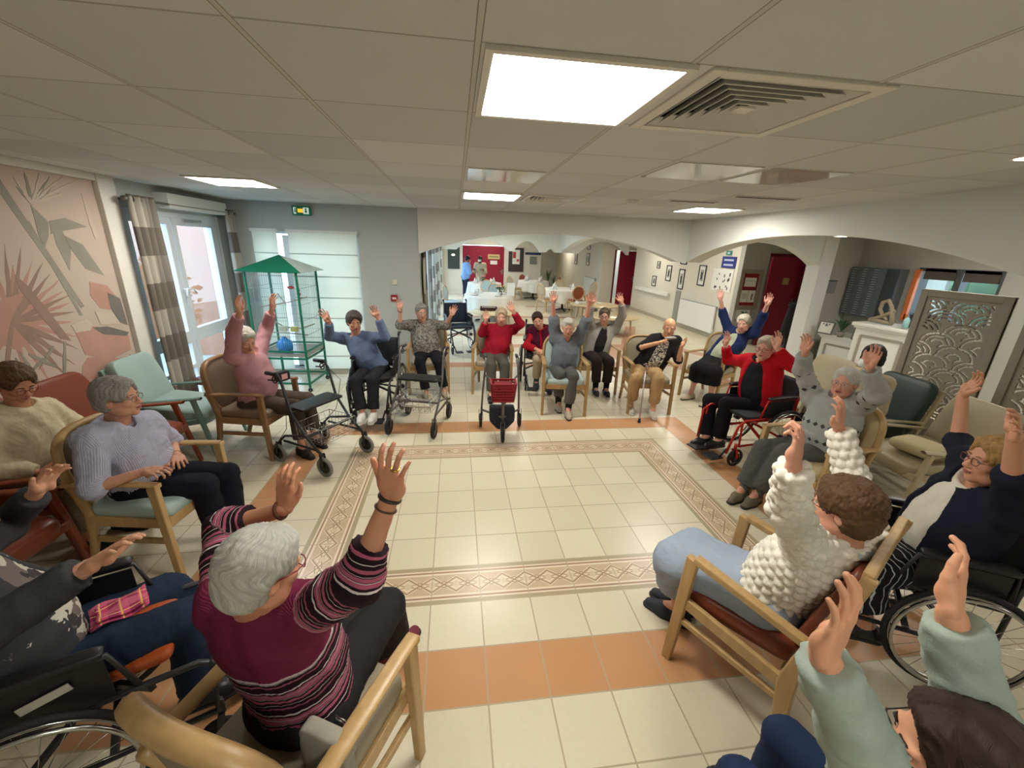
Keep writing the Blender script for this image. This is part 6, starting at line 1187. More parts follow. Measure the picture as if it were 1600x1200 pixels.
        if s.get('sock'):
            F = Field(a_-.1, a_+.16, .009); F.cone(bs+V3(0, 0, .07), bs+(g[sd+'k']-a_)*.42+V3(0, 0, .07), .040, .046, .01, cap=True); V, Q = F.mesh(1); part('sock', V, Q, [s['sock']])
    return body, g, fr, base
def ln_neg(T): return False
def hairmat(c):
    n = 'hair_%d_%d_%d' % tuple(c)
    if n in MC: return MC[n]
    m, b = newmat(n, .5, .3); st = attr('strand'); tc = X.nt.nodes.new('ShaderNodeTexCoord'); cb = X.nt.nodes.new('ShaderNodeCombineXYZ'); X.nt.links.new((st*26).k, cb.inputs[0]); sp = X.nt.nodes.new('ShaderNodeSeparateXYZ'); X.nt.links.new(tc.outputs['Object'], sp.inputs[0]); X.nt.links.new((X(sp.outputs[2])*9).k, cb.inputs[1])
    f = noise(cb.outputs[0], 2.6, 4); f2 = noise(tc.outputs['Object'], 16, 2); c1 = tuple(int(v*.66) for v in c); c2 = tuple(min(255, int(v*1.12)) for v in c)
    X.nt.links.new(mixc(f*1.1+f2*.3-.25, c1, c2).k, b.inputs['Base Color']); bp = X.nt.nodes.new('ShaderNodeBump'); bp.inputs['Strength'].default_value = .7; bp.inputs['Distance'].default_value = .003; X.nt.links.new(f.k, bp.inputs['Height']); X.nt.links.new(bp.outputs[0], b.inputs['Normal']); return m
def attr(nm): n = X.nt.nodes.new('ShaderNodeAttribute'); n.attribute_name = nm; return X(n.outputs['Fac'])
def cloth(n, c, k=.06, rough=.85, bump=(160, .25), c2=None, sc=30): return M(n, c, rough, noise=(sc, k), bump=bump, spec=.15, col2=c2)
def blotch(n, cols, scale, thr=.5):
    m, b = newmat(n, .8, .2); tc = X.nt.nodes.new('ShaderNodeTexCoord'); f = noise(tc.outputs['Object'], scale, 3); g_ = noise(tc.outputs['Object'], scale*1.7, 2)
    c = mixc(f > thr, cols[0], cols[1]); c = mixc(g_ > .56, c, cols[2]); X.nt.links.new(c.k, b.inputs['Base Color']); return m
# ------------------------------------------------------------------ the people
def stripes_mat():
    m, b = newmat('knit_stripes', .85, .15); u, w, arm = attr('u'), attr('w'), attr('arm')
    berry, dark, pink, white = (112, 38, 66), (36, 22, 28), (168, 88, 112), (206, 194, 196)
    p = X.op('FRACT', u/.118); c = mixc(p > .0, dark, dark)
    def st(a, z): return (p > a)*(p < z)
    for a, z, q in ((.02, .07, white), (.13, .22, pink), (.22, .235, white), (.25, .33, pink), (.35, .36, white), (.42, .5, pink), (.60, .62, white), (.74, .80, pink)): c = mixc(st(a, z), c, q)
    yoke = (u < .175)*(arm < .5); c = mixc(yoke, c, berry); c = mixc((u > .175)*(u < .186)*(arm < .5), c, white)
    c = mixc((arm > .5)*(u < .12), c, pink)
    X.nt.links.new(c.k, b.inputs['Base Color']); bp = X.nt.nodes.new('ShaderNodeBump'); bp.inputs['Strength'].default_value = .3; bp.inputs['Distance'].default_value = .002
    X.nt.links.new(X.op('SINE', u*1400).k, bp.inputs['Height']); X.nt.links.new(bp.outputs[0], b.inputs['Normal']); return m
def argyle_mat():
    m, b = newmat('knit_argyle', .85, .15); u, w = attr('u'), attr('w')
    c = mixc(noise(X.nt.nodes.new('ShaderNodeTexCoord').outputs['Object'], 12, 3), (148, 152, 149), (170, 173, 169))
    d = ((X.op('FRACT', w/.055)-.5).abs()*.055+((u-.2).abs()).mn((u-.33).abs())).k; d = X(d)
    c = mixc(d < .019, c, (62, 64, 66)); X.nt.links.new(c.k, b.inputs['Base Color']); return m
def pin_mat():
    m, b = newmat('blouse_pinstripe', .8, .15); u, w = attr('u'), attr('w'); s_ = X.op('FRACT', w/.009) > .5
    X.nt.links.new(mixc(s_, (152, 154, 178), (184, 186, 204)).k, b.inputs['Base Color']); return m
def feather_mat():
    m, b = newmat('skirt_feather', .8, .2); tc = X.nt.nodes.new('ShaderNodeTexCoord'); n = X.nt.nodes.new('ShaderNodeTexWave'); n.inputs['Scale'].default_value = 9; n.inputs['Distortion'].default_value = 9; n.inputs['Detail'].default_value = 2
    X.nt.links.new(tc.outputs['Object'], n.inputs['Vector']); X.nt.links.new(mixc(X(n.outputs['Fac']) > .93, (24, 24, 28), (170, 176, 176)).k, b.inputs['Base Color']); return m
def sequin_mat():
    m, b = newmat('sequin_top', .35, .5); tc = X.nt.nodes.new('ShaderNodeTexCoord'); n = X.nt.nodes.new('ShaderNodeTexVoronoi'); n.inputs['Scale'].default_value = 70; X.nt.links.new(tc.outputs['Object'], n.inputs['Vector'])
    sp = X.nt.nodes.new('ShaderNodeSeparateColor'); X.nt.links.new(n.outputs['Color'], sp.inputs[0]); r = X(sp.outputs[0])
    X.nt.links.new(mixc(r > .62, mixc(r > .3, (48, 44, 40), (104, 98, 86)), (206, 200, 186)).k, b.inputs['Base Color']); return m
BLACKC = cloth('cloth_black', (26, 26, 30), .1); BLUET = cloth('trousers_navy', (24, 26, 36), .1)
W_ = 'people raising both arms in the seated circle'
SHORT = dict(vol=.0, len=.0, curl=.4); CURLY = dict(vol=.008, len=.01, curl=.9); BOB = dict(vol=.006, len=.02, bob=1, curl=.4)
BLKSHOE = M('shoe_black', (30, 28, 30), .4); WSHOE = M('shoe_white', (204, 200, 192), .6, noise=(60, .12)); LACE = M('lace_grey', (120, 118, 112), .8); LACEY = M('lace_yellow', (206, 196, 110), .8); 
def ang_to_cam(P): d = np.array(CAMP)-np.array(P['head']); d[2] = 0; return nrm(d)
PEOPLE = {
 'pink': dict(ang=-12, label='person in a dusty pink jumper, both arms raised, on brown armchair', tone=(198, 146, 120), hair=(214, 208, 196), hairstyle=dict(vol=.0, len=.0, curl=.5), seed=2, fat=1.08, look=(.72, -.6, -.45),
   top=dict(mat=cloth('jumper_pink', (176, 130, 138)), sleeve=.78, loose=.012), bottom=dict(mat=cloth('trousers_brown', (78, 66, 56)), leg=.80, loose=.014), shoe=M('shoe_dark', (44, 38, 38), .6), foot=nrm(V3(.75, -.66, 0))),
 'blue': dict(ang=-93, label='person in a blue jumper with arms raised, seated in a wheelchair', tone=(196, 142, 118), hair=(74, 66, 62), hairstyle=dict(vol=.012, len=.0, curl=.9), seed=3, look=(.35, -.9, -.15), mouth=.004, sole=.10,
   top=dict(mat=cloth('jumper_blue', (98, 113, 143)), sleeve=.86, loose=.010, collar=1, collar_mat=cloth('collar_navy', (34, 36, 52)), collar_r=.014), bottom=dict(mat=cloth('trousers_black', (34, 34, 38), .1), leg=.85, loose=.012), shoe=WSHOE, laces=LACE, sole_mat=M('sole_white', (200, 198, 190), .6)),
 'grey': dict(ang=-88, label='person in a patterned grey blouse with glasses, arms raised', tone=(198, 148, 124), hair=(146, 142, 136), hairstyle=SHORT, seed=4, fat=1.1, look=(.3, -.93, -.12), glasses=(90, 84, 84),
   top=dict(mat=blotch('blouse_floral', ((110, 106, 100), (142, 136, 126), (74, 70, 70)), 26, .5), sleeve=.28, loose=.018, vneck=1, name='blouse', hem=-.08), bottom=dict(mat=BLACKC, leg=.9, loose=.012), shoe=M('shoe_beige', (176, 164, 140), .6), laces=LACEY, foot=nrm(V3(.35, -.93, 0))),
 'red': dict(ang=-97, label='person in a crimson jumper with a gold pendant, arms raised', tone=(204, 152, 128), hair=(196, 176, 144), hairstyle=CURLY, seed=5, fat=1.08, look=(-.1, -.97, -.12), glasses=None, mouth=.003,
   top=dict(mat=cloth('jumper_crimson', (146, 22, 42)), sleeve=.8, loose=.012, collar=1, collar_r=.010), bottom=dict(mat=cloth('trousers_moss', (82, 78, 70)), leg=.9, loose=.012), shoe=BLKSHOE),
 'vest': dict(ang=-100, label='dark-haired person in red with a plum body warmer, arms folded on lap', tone=(196, 142, 116), hair=(66, 44, 40), hairstyle=SHORT, seed=6, look=(-.15, -.96, -.2), tilt=-.25, sole=.02, curlL=.3, curlR=.3, palmL=(0, .3, -1), palmR=(0, .3, -1), mouth=.003,
   top=dict(mat=cloth('jacket_red', (160, 22, 36)), sleeve=.72, loose=.012, collar=1, collar_mat=cloth('scarf_plum', (84, 26, 44)), collar_r=.022), over=dict(mat=cloth('vest_plum', (78, 22, 44)), sleeve=0, gap=.01, name='body_warmer', loose=.004, armless=1), bottom=dict(mat=cloth('trousers_sand', (184, 166, 138)), leg=.8, loose=.012), shoe=M('shoe_slate', (58, 60, 62), .6), sock=M('sock_grey', (84, 86, 88), .9)),
 'whitehair': dict(ang=-98, label='white-haired person in a loose grey tee, arms raised, pale blue chair', tone=(196, 140, 116), hair=(210, 206, 198), hairstyle=SHORT, seed=7, look=(-.2, -.95, -.18), fat=.92,
   top=dict(mat=cloth('tee_slate', (104, 110, 118)), sleeve=-1, loose=.022, fold=.007, vneck=1, name='tee', hem=-.10), bottom=dict(mat=cloth('trousers_ash', (84, 84, 82)), leg=.84, loose=.014), shoe=M('shoe_silver', (168, 156, 138), .35), sock=BLACKC),
 'cardigan': dict(ang=-97, label='person in glasses and grey cardigan over black, arms raised', tone=(200, 148, 124), hair=(112, 98, 82), hairstyle=SHORT, seed=8, look=(-.3, -.92, -.14), glasses=(40, 36, 38),
   top=dict(mat=cloth('top_black', (28, 28, 30), .1), sleeve=.0, loose=.004, vneck=1), over=dict(mat=cloth('cardigan_stone', (140, 136, 128)), sleeve=.86, gap=.085), bottom=dict(mat=cloth('trousers_cocoa', (48, 38, 36), .1), leg=.78, loose=.014), shoe=M('trainer_black', (28, 28, 30), .6), sock=BLACKC, sole_mat=M('sole_pale', (190, 186, 178), .6)),
 'sequin': dict(ang=-103, label='person in a sequin top, black cardigan and beige trousers, cane between the legs', tone=(208, 158, 122), hair=(206, 158, 124), hairstyle=None, seed=9, look=(-.4, -.9, -.15), fat=1.1, palmL=(-.4, -.5, .8), palmR=(.4, -.2, -.8), curlR=.5,
   top=dict(mat=sequin_mat(), sleeve=0, loose=.012, vneck=1, hem=-.10), over=dict(mat=cloth('cardigan_black', (30, 28, 30), .1), sleeve=.02, gap=.085, hem=-.2), bottom=dict(mat=cloth('trousers_camel', (176, 146, 104)), leg=.78, loose=.02, fold=.007), shoe=WSHOE, laces=LACE, sole_mat=M('sole_white', (200, 198, 190), .6), foot=nrm(V3(-.25, -.97, 0))),
 'bluecard': dict(ang=-150, label='white-haired person in navy cardigan and black skirt behind the red wheelchair', tone=(204, 152, 134), hair=(218, 210, 192), hairstyle=dict(vol=.008, len=.0, curl=.6), seed=10, look=(-.75, -.62, -.1), mouth=.006, tilt=-.15,
   top=dict(mat=cloth('blouse_sage', (170, 178, 152)), sleeve=.0, loose=.010, collar=1, collar_r=.01), over=dict(mat=cloth('cardigan_navy', (32, 44, 84)), sleeve=.42, gap=.10), bottom=dict(mat=BLACKC, skirt=1, leg=.45, name='skirt'), bare_legs=1, shoe=M('shoe_flat_beige', (188, 176, 152), .6), foot=nrm(V3(-.9, -.3, 0))),
 'redcard': dict(ang=-168, label='person with glasses in scarlet cardigan, arms raised, red wheelchair', tone=(206, 152, 130), hair=(188, 174, 150), hairstyle=SHORT, seed=11, fat=1.15, look=(-.85, -.5, -.12), glasses=(120, 36, 40), mouth=.003, sole=.07,
   top=dict(mat=BLACKC, sleeve=.0, loose=.014, vneck=1, hem=-.08), over=dict(mat=cloth('cardigan_scarlet', (176, 16, 28)), sleeve=.84, gap=.12, loose=.010), bottom=dict(mat=cloth('trousers_jet', (22, 22, 26), .1), leg=.95, loose=.016), shoe=BLKSHOE, foot=nrm(V3(-1, -.12, 0))),
 'argyle': dict(ang=-170, label='white-haired person in a grey argyle jumper, arms raised, oval-back chair', tone=(204, 148, 124), hair=(216, 212, 204), hairstyle=SHORT, seed=12, fat=1.08, look=(-.86, -.42, .02), glasses=(150, 140, 130), mouth=.003, near=True,
   top=dict(mat=argyle_mat(), sleeve=.86, loose=.022, fold=.008), bottom=dict(mat=cloth('trousers_grey', (86, 86, 84)), leg=.86, loose=.026, fold=.008), shoe=M('shoe_suede', (112, 102, 84), .8), sock=M('sock_grey', (84, 86, 88), .9), foot=nrm(V3(-.9, -.42, 0))),
 'knit': dict(ang=120, label='brown-haired person in a white bobble-knit jumper and pale blue skirt, foreground', tone=(206, 150, 124), hair=(102, 72, 46), hairstyle=dict(vol=.012, len=.012, curl=.75), seed=13, look=(-.55, .83, -.05), glasses=(80, 40, 44), near=True, curlL=.35,
   top=dict(mat=cloth('knit_white', (232, 228, 215), .03), sleeve=.94, loose=.014, cable=1, collar=1, collar_r=.02, collar_mat=cloth('collar_ice', (176, 186, 190))), bottom=dict(mat=cloth('skirt_paleblue', (154, 167, 186), .04), skirt=1, leg=.5, name='skirt', fold=.006), bare_legs=1, shoe=M('shoe_navy', (44, 48, 58), .7), foot=nrm(V3(-.7, .7, 0))),
 'stripe': dict(ang=64, label='grey-haired person in a burgundy striped jumper seen from behind, foreground', tone=(198, 140, 110), hair=(198, 198, 188), hairstyle=dict(vol=.006, len=.01, curl=.25), seed=14, look=(.62, .75, -.25), glasses=(120, 104, 84), near=True, arm=1.05,
   top=dict(mat=stripes_mat(), sleeve=.42, loose=.016, fold=.006, hem=-.10), bottom=dict(mat=cloth('trousers_charcoal', (38, 38, 40), .1), leg=.86, loose=.018), shoe=M('shoe_berry', (110, 40, 58), .7), foot=nrm(V3(.5, .86, 0))),
 'lilac': dict(ang=-8, label='grey-haired person in a lilac pinstripe blouse, hands on lap, at left', tone=(198, 146, 120), hair=(158, 156, 150), hairstyle=dict(vol=.01, len=.0, curl=.6), seed=15, fat=1.02, look=(.95, .1, .0), glasses=(130, 110, 90), near=True, curlL=.35, curlR=.3, palmL=(0, 0, -1), palmR=(0, .2, -1),
   top=dict(mat=pin_mat(), sleeve=-1, loose=.018, fold=.008, collar=1, collar_r=.014, hem=-.13, name='blouse', vneck=1), bottom=dict(mat=BLUET, leg=.84, loose=.02, fold=.006), shoe=BLKSHOE, foot=nrm(V3(.97, -.24, 0))),
 'cream': dict(ang=-8, label='brown-haired person with glasses in a cream cardigan on the rust sofa', tone=(190, 134, 106), hair=(104, 78, 50), hairstyle=dict(vol=.01, len=.0, curl=.8), seed=16, fat=1.1, look=(.9, -.35, -.5), glasses=(120, 70, 70), near=True, curlL=.3, curlR=.3, palmL=(0, 0, -1), palmR=(0, .2, -1),
   top=dict(mat=cloth('cardigan_cream', (196, 184, 156), .04), sleeve=.9, loose=.02, fold=.008, collar=1, collar_r=.014, hem=-.1), bottom=dict(mat=cloth('trousers_taupe', (128, 118, 100)), leg=.85), shoe=BLKSHOE),
 'navy': dict(ang=150, label='blond person with glasses in navy cardigan over white tee, right edge', tone=(198, 144, 114), hair=(176, 138, 82), hairstyle=dict(vol=.008, len=.02, curl=.8), seed=17, fat=1.15, look=(-.9, .35, .0), glasses=(110, 60, 50), near=True, sole=.08,
   top=dict(mat=cloth('tee_white', (206, 200, 186), .03), sleeve=-1, loose=.012, hem=-.1), over=dict(mat=cloth('cardigan_midnight', (26, 28, 42), .08), sleeve=.12, gap=.115, loose=.014), bottom=dict(mat=feather_mat(), skirt=1, leg=.6, name='skirt'), shoe=BLKSHOE),
 'mint': dict(ang=110, label='person in a mint sweatshirt with raised arms at the bottom right', tone=(206, 150, 116), hair=(62, 42, 34), hairstyle=SHORT, seed=18, look=(-.75, .6, -.1), glasses=(40, 34, 34), near=True, spreadL=.5, spreadR=.6,
   top=dict(mat=cloth('sweatshirt_mint', (154, 168, 158), .05), sleeve=.93, loose=.012, fold=.008), bottom=dict(mat=cloth('jeans_blue', (34, 48, 78)), leg=.9), shoe=BLKSHOE),
 'charcoal': dict(ang=25, label='person in charcoal cardigan and jeans, arms stretched forward, lower left wheelchair', tone=(202, 152, 124), hair=(150, 146, 140), hairstyle=SHORT, seed=19, look=(.9, .4, -.1), near=True, sole=.08, palmL=(.3, -.3, -.9), palmR=(.4, -.2, -.9),
   top=dict(mat=blotch('tee_print', ((196, 192, 180), (110, 100, 98), (64, 58, 60)), 9, .52), sleeve=0, loose=.018, hem=-.12), over=dict(mat=cloth('cardigan_charcoal', (58, 60, 64), .08), sleeve=.9, gap=.08, loose=.008), bottom=dict(mat=cloth('jeans_ink', (34, 46, 66)), leg=.9, loose=.02, fold=.007), shoe=BLKSHOE),
}
MADE = {}
for key, s in PEOPLE.items(): MADE[key] = make_person(key, POSES[key], s)
def seated_pose(x, y, ang, hipz=.5, lean=-.1):
    f = V3(math.cos(D(ang)), math.sin(D(ang)), 0); l = V3(-f[1], f[0], 0); z = V3(0, 0, 1); hip = V3(x, y, hipz); n = hip+f*lean+z*.48; P = dict(hip=hip, neck=n, head=n+f*.04+z*.17)
    for sd, q in (('L', 1), ('R', -1)):
        P[sd+'s'] = n+l*q*.16-z*.05; P[sd+'e'] = P[sd+'s']+l*q*.05+f*.05-z*.25; P[sd+'w'] = P[sd+'e']+f*.2-l*q*.08-z*.03; P[sd+'t'] = P[sd+'w']+f*.14-l*q*.08
        P[sd+'k'] = hip+f*.42+l*q*.11-z*.02; P[sd+'a'] = P[sd+'k']+f*.03-z*.40
    return P
def standing_pose(x, y, ang, reach):
    f = V3(math.cos(D(ang)), math.sin(D(ang)), 0); l = V3(-f[1], f[0], 0); z = V3(0, 0, 1); hip = V3(x, y, .90); n = hip+f*.05+z*.49; P = dict(hip=hip, neck=n, head=n+f*.05+z*.165)
    for sd, q in (('L', 1), ('R', -1)):
        P[sd+'s'] = n+l*q*.17-z*.05; P[sd+'e'] = P[sd+'s']+l*q*.06+f*.04-z*.27; P[sd+'w'] = P[sd+'e']+f*.22-l*q*.06+z*reach; P[sd+'t'] = P[sd+'w']+f*.15-l*q*.05
        P[sd+'k'] = hip+l*q*.09+f*.02-z*.42; P[sd+'a'] = P[sd+'k']-z*.39-f*.01
    return P
make_person('masked', seated_pose(3.78, -.10, 185), dict(ang=185, label='dark-haired person with a white face mask behind the argyle jumper', tone=(196, 146, 120), hair=(30, 26, 26), hairstyle=BOB, seed=21, mask=True, look=(-.95, -.3, 0),
   top=dict(mat=cloth('top_oat', (170, 156, 130)), sleeve=.9, loose=.01), bottom=dict(mat=BLACKC, leg=.9), shoe=BLKSHOE, palmL=(0, 0, -1), palmR=(0, 0, -1)))
ST = 'staff standing by the far red doors'
make_person('staff_blue', standing_pose(.24, 12.9, 20, .02), dict(ang=40, label='standing staff member in pale blue top and dark jeans near the red doors', tone=(150, 104, 84), hair=(36, 28, 26), hairstyle=SHORT, seed=22, mask=True, look=(.7, .3, -.3), hs=1.0,
   top=dict(mat=cloth('tunic_sky', (132, 172, 226)), sleeve=.2, loose=.03, hem=-.14), bottom=dict(mat=cloth('jeans_dark', (36, 44, 66)), leg=.95), shoe=BLKSHOE, palmL=(0, 0, -1), palmR=(0, 0, -1)))
make_person('staff_beige', standing_pose(.86, 13.55, -110, .12), dict(ang=-120, label='standing masked staff member in beige beside the blue-topped colleague', tone=(92, 62, 50), hair=(24, 20, 20), hairstyle=SHORT, seed=23, mask=True, look=(-.2, -1, 0), hs=1.0,
   top=dict(mat=cloth('tunic_beige', (186, 176, 150)), sleeve=.6, loose=.02, hem=-.14), bottom=dict(mat=cloth('slacks_beige', (170, 160, 138)), leg=.95), shoe=BLKSHOE, palmL=(0, 0, -1), palmR=(0, 0, -1)))
# ------------------------------------------------------------------ worn and carried things
GOLD = M('gold', (206, 166, 74), .25, 1.0)
def wristband(key, sd, t, r, mat, name, label=None, th=.004):
    body, g, fr, base = MADE[key]; W, E = g[sd+'w'], g[sd+'e']; d = nrm(E-W); x = nrm(np.cross(d, V3(.3, .2, 1))); y = np.cross(d, x); c = W+d*t-base
    b = MB(); b.tube([c+x*math.cos(a)*r+y*math.sin(a)*r for a in [2*PI*k/20 for k in range(20)]], th, 6, True); o = build(name, b, mat, body); return o
wristband('stripe', 'R', .005, .0275, M('beads_dark', (52, 44, 40), .4), 'bracelet', th=.0055); wristband('stripe', 'R', .035, .0285, M('beads_brown', (96, 66, 52), .4), 'bracelet', th=.003)
wristband('stripe', 'L', .02, .029, M('watch_strap', (96, 60, 40), .6), 'watch_strap', th=.007)
wristband('grey', 'R', .02, .031, M('band_red', (130, 40, 36), .5), 'bracelet'); wristband('redcard', 'R', .0, .031, M('band_white', (210, 206, 200), .5), 'bracelet')
wristband('whitehair', 'R', .0, .031, M('watch_steel', (170, 166, 160), .3, .9), 'watch_strap'); wristband('argyle', 'L', .02, .031, M('watch_steel', (170, 166, 160), .3, .9), 'watch_strap'); wristband('lilac', 'L', .02, .029, GOLD, 'bracelet', th=.002)
body, g, fr, base = MADE['stripe']; W, T_ = g['Rw'], g['Rt']; b = MB(); d = nrm(T_-W)
f_ = V3(math.cos(D(64)), math.sin(D(64)), 0); side = np.cross(d, nrm(f_-d*(f_ @ d)))*-1; c = W+d*.108*.93+side*.011-base; x = nrm(side); y = nrm(np.cross(d, x)); b.tube([c+x*math.cos(a)*.010+y*math.sin(a)*.010 for a in [2*PI*k/16 for k in range(16)]], .0025, 6, True); build('ring', b, GOLD, body)
body, g, fr, base = MADE['red']; n_ = g['neck']-base; hp = g['hip']-base; f_ = V3(math.cos(D(-97)), math.sin(D(-97)), 0); b = MB(); c = n_+f_*.12-V3(0, 0, .10)
b.ell(c, (.018, .008, .02), 12, 8); build('pendant', b, GOLD, body)
# cane held by the sequin sitter
g = MADE['sequin'][1]; tip = (2.14, 1.06, .0)
e = empty('walking_cane', tip); tag(e, 'metal walking cane with black tip between the beige trouser legs', 'cane')
b = MB(); b.tube([(0, 0, .03), (.12, .26, .60)], .009, 10); b.tube([(.12, .26, .60), (.13, .28, .66), (.11, .24, .70), (.06, .2, .70)], .010, 8); build('shaft', b, M('cane_metal', (176, 160, 170), .3, .7), e)
b = MB(); b.lathe([(.018, 0), (.020, .01), (.014, .05)], n=12); build('rubber_tip', b, RUB, e)
tw = g['Rt']; b = MB(); b.cushion((0, 0, 0), (.15, .05, .03), .4); o = build('pale_holder', b, M('object_grey', (176, 168, 164), .5), loc=(float(tw[0])+.03, float(tw[1])-.01, float(tw[2])+.015), rz=D(10)); tag(o, 'small pale grey object held near the face by the sequin-top person', 'held object')
# pink tartan cloth on the lap of the charcoal sitter
def tartan():
    m, b = newmat('tartan_pink', .85, .15); g_ = X.nt.nodes.new('ShaderNodeTexCoord'); sp = X.nt.nodes.new('ShaderNodeSeparateXYZ'); X.nt.links.new(g_.outputs['Object'], sp.inputs[0]); x, y = X(sp.outputs[0]), X(sp.outputs[1])
    a = X.op('FRACT', x/.06+50); c_ = X.op('FRACT', y/.06+50); c = mixc(a > .5, (196, 74, 116), (150, 52, 92)); c = mixc((c_ > .5)*.5, c, (216, 120, 140)); c = mixc((a > .08)*(a < .16), c, (226, 190, 110)); c = mixc((c_ > .3)*(c_ < .36), c, (226, 180, 120)); X.nt.links.new(c.k, b.inputs['Base Color']); return m
g = MADE['charcoal'][1]; lp = (g['Lk']+g['Rk'])/2*.5+g['hip']*.5
b = MB(); b.grid(lambda u, v: ((u-.5)*.17, (v-.5)*.12, .012*math.sin(u*7)*math.cos(v*6)+.014*abs(v-.5)), 14, 10); b.grid(lambda u, v: ((u-.5)*.15+.01, (v-.5)*.09-.01, .022+.010*math.sin(u*6+1)*math.cos(v*5)), 14, 10)
o = build('folded_cloth', b, tartan(), loc=(float(lp[0])+.05, float(lp[1])+.0, float(lp[2])+.115), solid=.006); o.rotation_euler = (D(4), D(-4), D(38)); tag(o, 'folded pink tartan cloth on the lap of the charcoal cardigan sitter', 'cloth')
# pouch hanging on the foreground chair back
e = empty('grey_pouch', (-.53, -2.57, .475), D(64)); tag(e, 'grey fabric pouch with a flap hanging inside the foreground chair', 'bag')
b = MB(); b.cushion((0, 0, .09), (.05, .17, .19), .25); build('bag', b, M('pouch_grey', (140, 136, 124), .85, noise=(26, .12)), e); b = MB(); b.cushion((.008, 0, .15), (.056, .175, .085), .25); build('flap', b, M('pouch_flap', (150, 146, 134), .8, noise=(26, .1)), e)
b = MB(); b.tube([(.065, -.022, .155), (.068, .022, .155), (.068, .022, .14), (.065, -.022, .14)], .0025, 6, True); build('clasp', b, CHR, e)
# phone pouch on the walker handle
b = MB(); b.cushion((0, 0, 0), (.06, .14, .10), .3); o = build('handle_pouch', b, NYL, loc=(-1.79, .56, .80), rz=D(-32)); tag(o, 'small black pouch strapped on the grey-tyred walker handle', 'pouch'); b = MB(); b.box((.035, 0, 0), (.006, .06, .05)); build('picture_patch', b, M('patch_rose', (216, 160, 160), .6), o)
# ------------------------------------------------------------------ dining hall behind the arch
LINEN = M('linen', (226, 224, 216), .85, noise=(6, .02)); CHINA = M('china', (228, 226, 220), .3); BLON = wood('beech', (196, 166, 124), (172, 140, 100), .4)
def dining_chair(name, padm):
    e = empty(name, (0, 0, 0))
    for sx, sy in ((1, 1), (1, -1), (-1, 1), (-1, -1)): b = MB(); b.bar((sx*.2-(0.04 if sx < 0 else 0), sy*.19, 0), (sx*.2, sy*.2, .44), .024, .024, (1, 0, 0), .036, .036); build('leg', b, BLON, e)
    b = MB(); b.box((0, 0, .42), (.43, .43, .05)); build('seat_frame', b, BLON, e, .006); b = MB(); b.cushion((0, 0, .465), (.42, .42, .07), .3); build('seat', b, padm, e)
    b = MB(); R = Matrix.Rotation(D(-9), 3, 'Y'); b.ell(R @ Vector((-.12, 0, .74)), (.02, .18, .20), 20, 12, R); build('backrest', b, padm, e)
    b = MB(); b.tube([R @ Vector((-.12, .20*math.cos(a), .74+.22*math.sin(a))) for a in [2*PI*k/28 for k in range(28)]], .016, 7, True); [b.tube([(-.21, s_*.17, .44), (-.225, s_*.14, .62)], .014) for s_ in (-1, 1)]; build('back_rim', b, BLON, e)
    return e
def round_table(loc, r, label, h=.74, drop=.42, seed=1):
    e = empty('dining_table', loc); tag(e, label, 'table', 'dining tables')
    b = MB(); b.lathe([(.001, h-.03), (r, h-.03), (r, h-.004), (.001, h-.004)], n=32); build('table_top', b, BLON, e)
    b = MB(); b.lathe([(.04, .05), (.04, h-.03)], n=14); [b.bar((0, 0, .06), (.38*math.cos(a), .38*math.sin(a), .015), .05, .03) for a in (0, PI/2, PI, PI*1.5)]; build('pedestal', b, M('iron', (46, 42, 40), .5), e)
    b = MB(); b.grid(lambda u, v: ((r+.012+(1 if v > .5 else 0)*0+max(0, v-.5)*.09*(1+math.sin(u*2*PI*11+seed)))*(min(1, v*2))*math.cos(u*2*PI), (r+.012+max(0, v-.5)*.09*(1+math.sin(u*2*PI*11+seed)))*(min(1, v*2))*math.sin(u*2*PI), h+.002-max(0, v-.5)*2*drop*(1+.06*math.cos(4*u*2*PI))), 96, 14, True, True)
    c = build('tablecloth', b, LINEN, loc=loc); tag(c, 'white cloth on the '+label[label.index('table'):] if 'table' in label else label, 'tablecloth', 'white tablecloths'); return e
tabs = [((.80, 8.45, 0), .68, 'round table nearest behind the empty wheelchair, by the flowers'), ((.95, 12.5, 0), .62, 'round table in front of the far red doors'), ((3.1, 14.0, 0), .62, 'round table below the narrow navy sign'), ((3.55, 10.7, 0), .66, 'round table in the middle with the rust-backed chair')]
for k, (p_, r, lb) in enumerate(tabs): round_table(p_, r, lb, seed=k)
PBL = vinyl('pad_skyblue', (164, 184, 190)); PRU = vinyl('pad_rust', (140, 74, 44)); PBE = vinyl('pad_sand', (178, 164, 138)); PRO = vinyl('pad_rose', (150, 70, 64))
dA, dB, dC, dD = dining_chair('dining_chair', PBL), dining_chair('dining_chair', PRU), dining_chair('dining_chair', PBE), dining_chair('dining_chair', PRO); us = {}
spots = [(dA, 1.05, 9.55, -95, 'pale blue oval-backed chair behind the flower table'), (dA, .95, 11.55, 88, 'pale blue oval-backed chair at the red-door table'), (dC, 2.25, 13.6, 30, 'sand oval-backed chair left of the table below the navy sign'), (dD, 2.9, 14.95, -80, 'rose-backed chair against the far wall table'),
  (dC, 2.85, 10.2, 30, 'sand oval-backed chair left of the middle table'), (dB, 3.75, 9.80, 92, 'rust round-backed chair at the middle table, back to us'), (dC, 3.7, 11.75, -95, 'sand chair on the far side of the middle table'), (dD, 4.05, 14.3, 185, 'brown high-backed chair at the corridor mouth'), (dA, -.22, 8.95, -20, 'pale chair beside the dining window'), (dC, 4.62, 11.3, 195, 'sand chair on the right side of the middle table')]
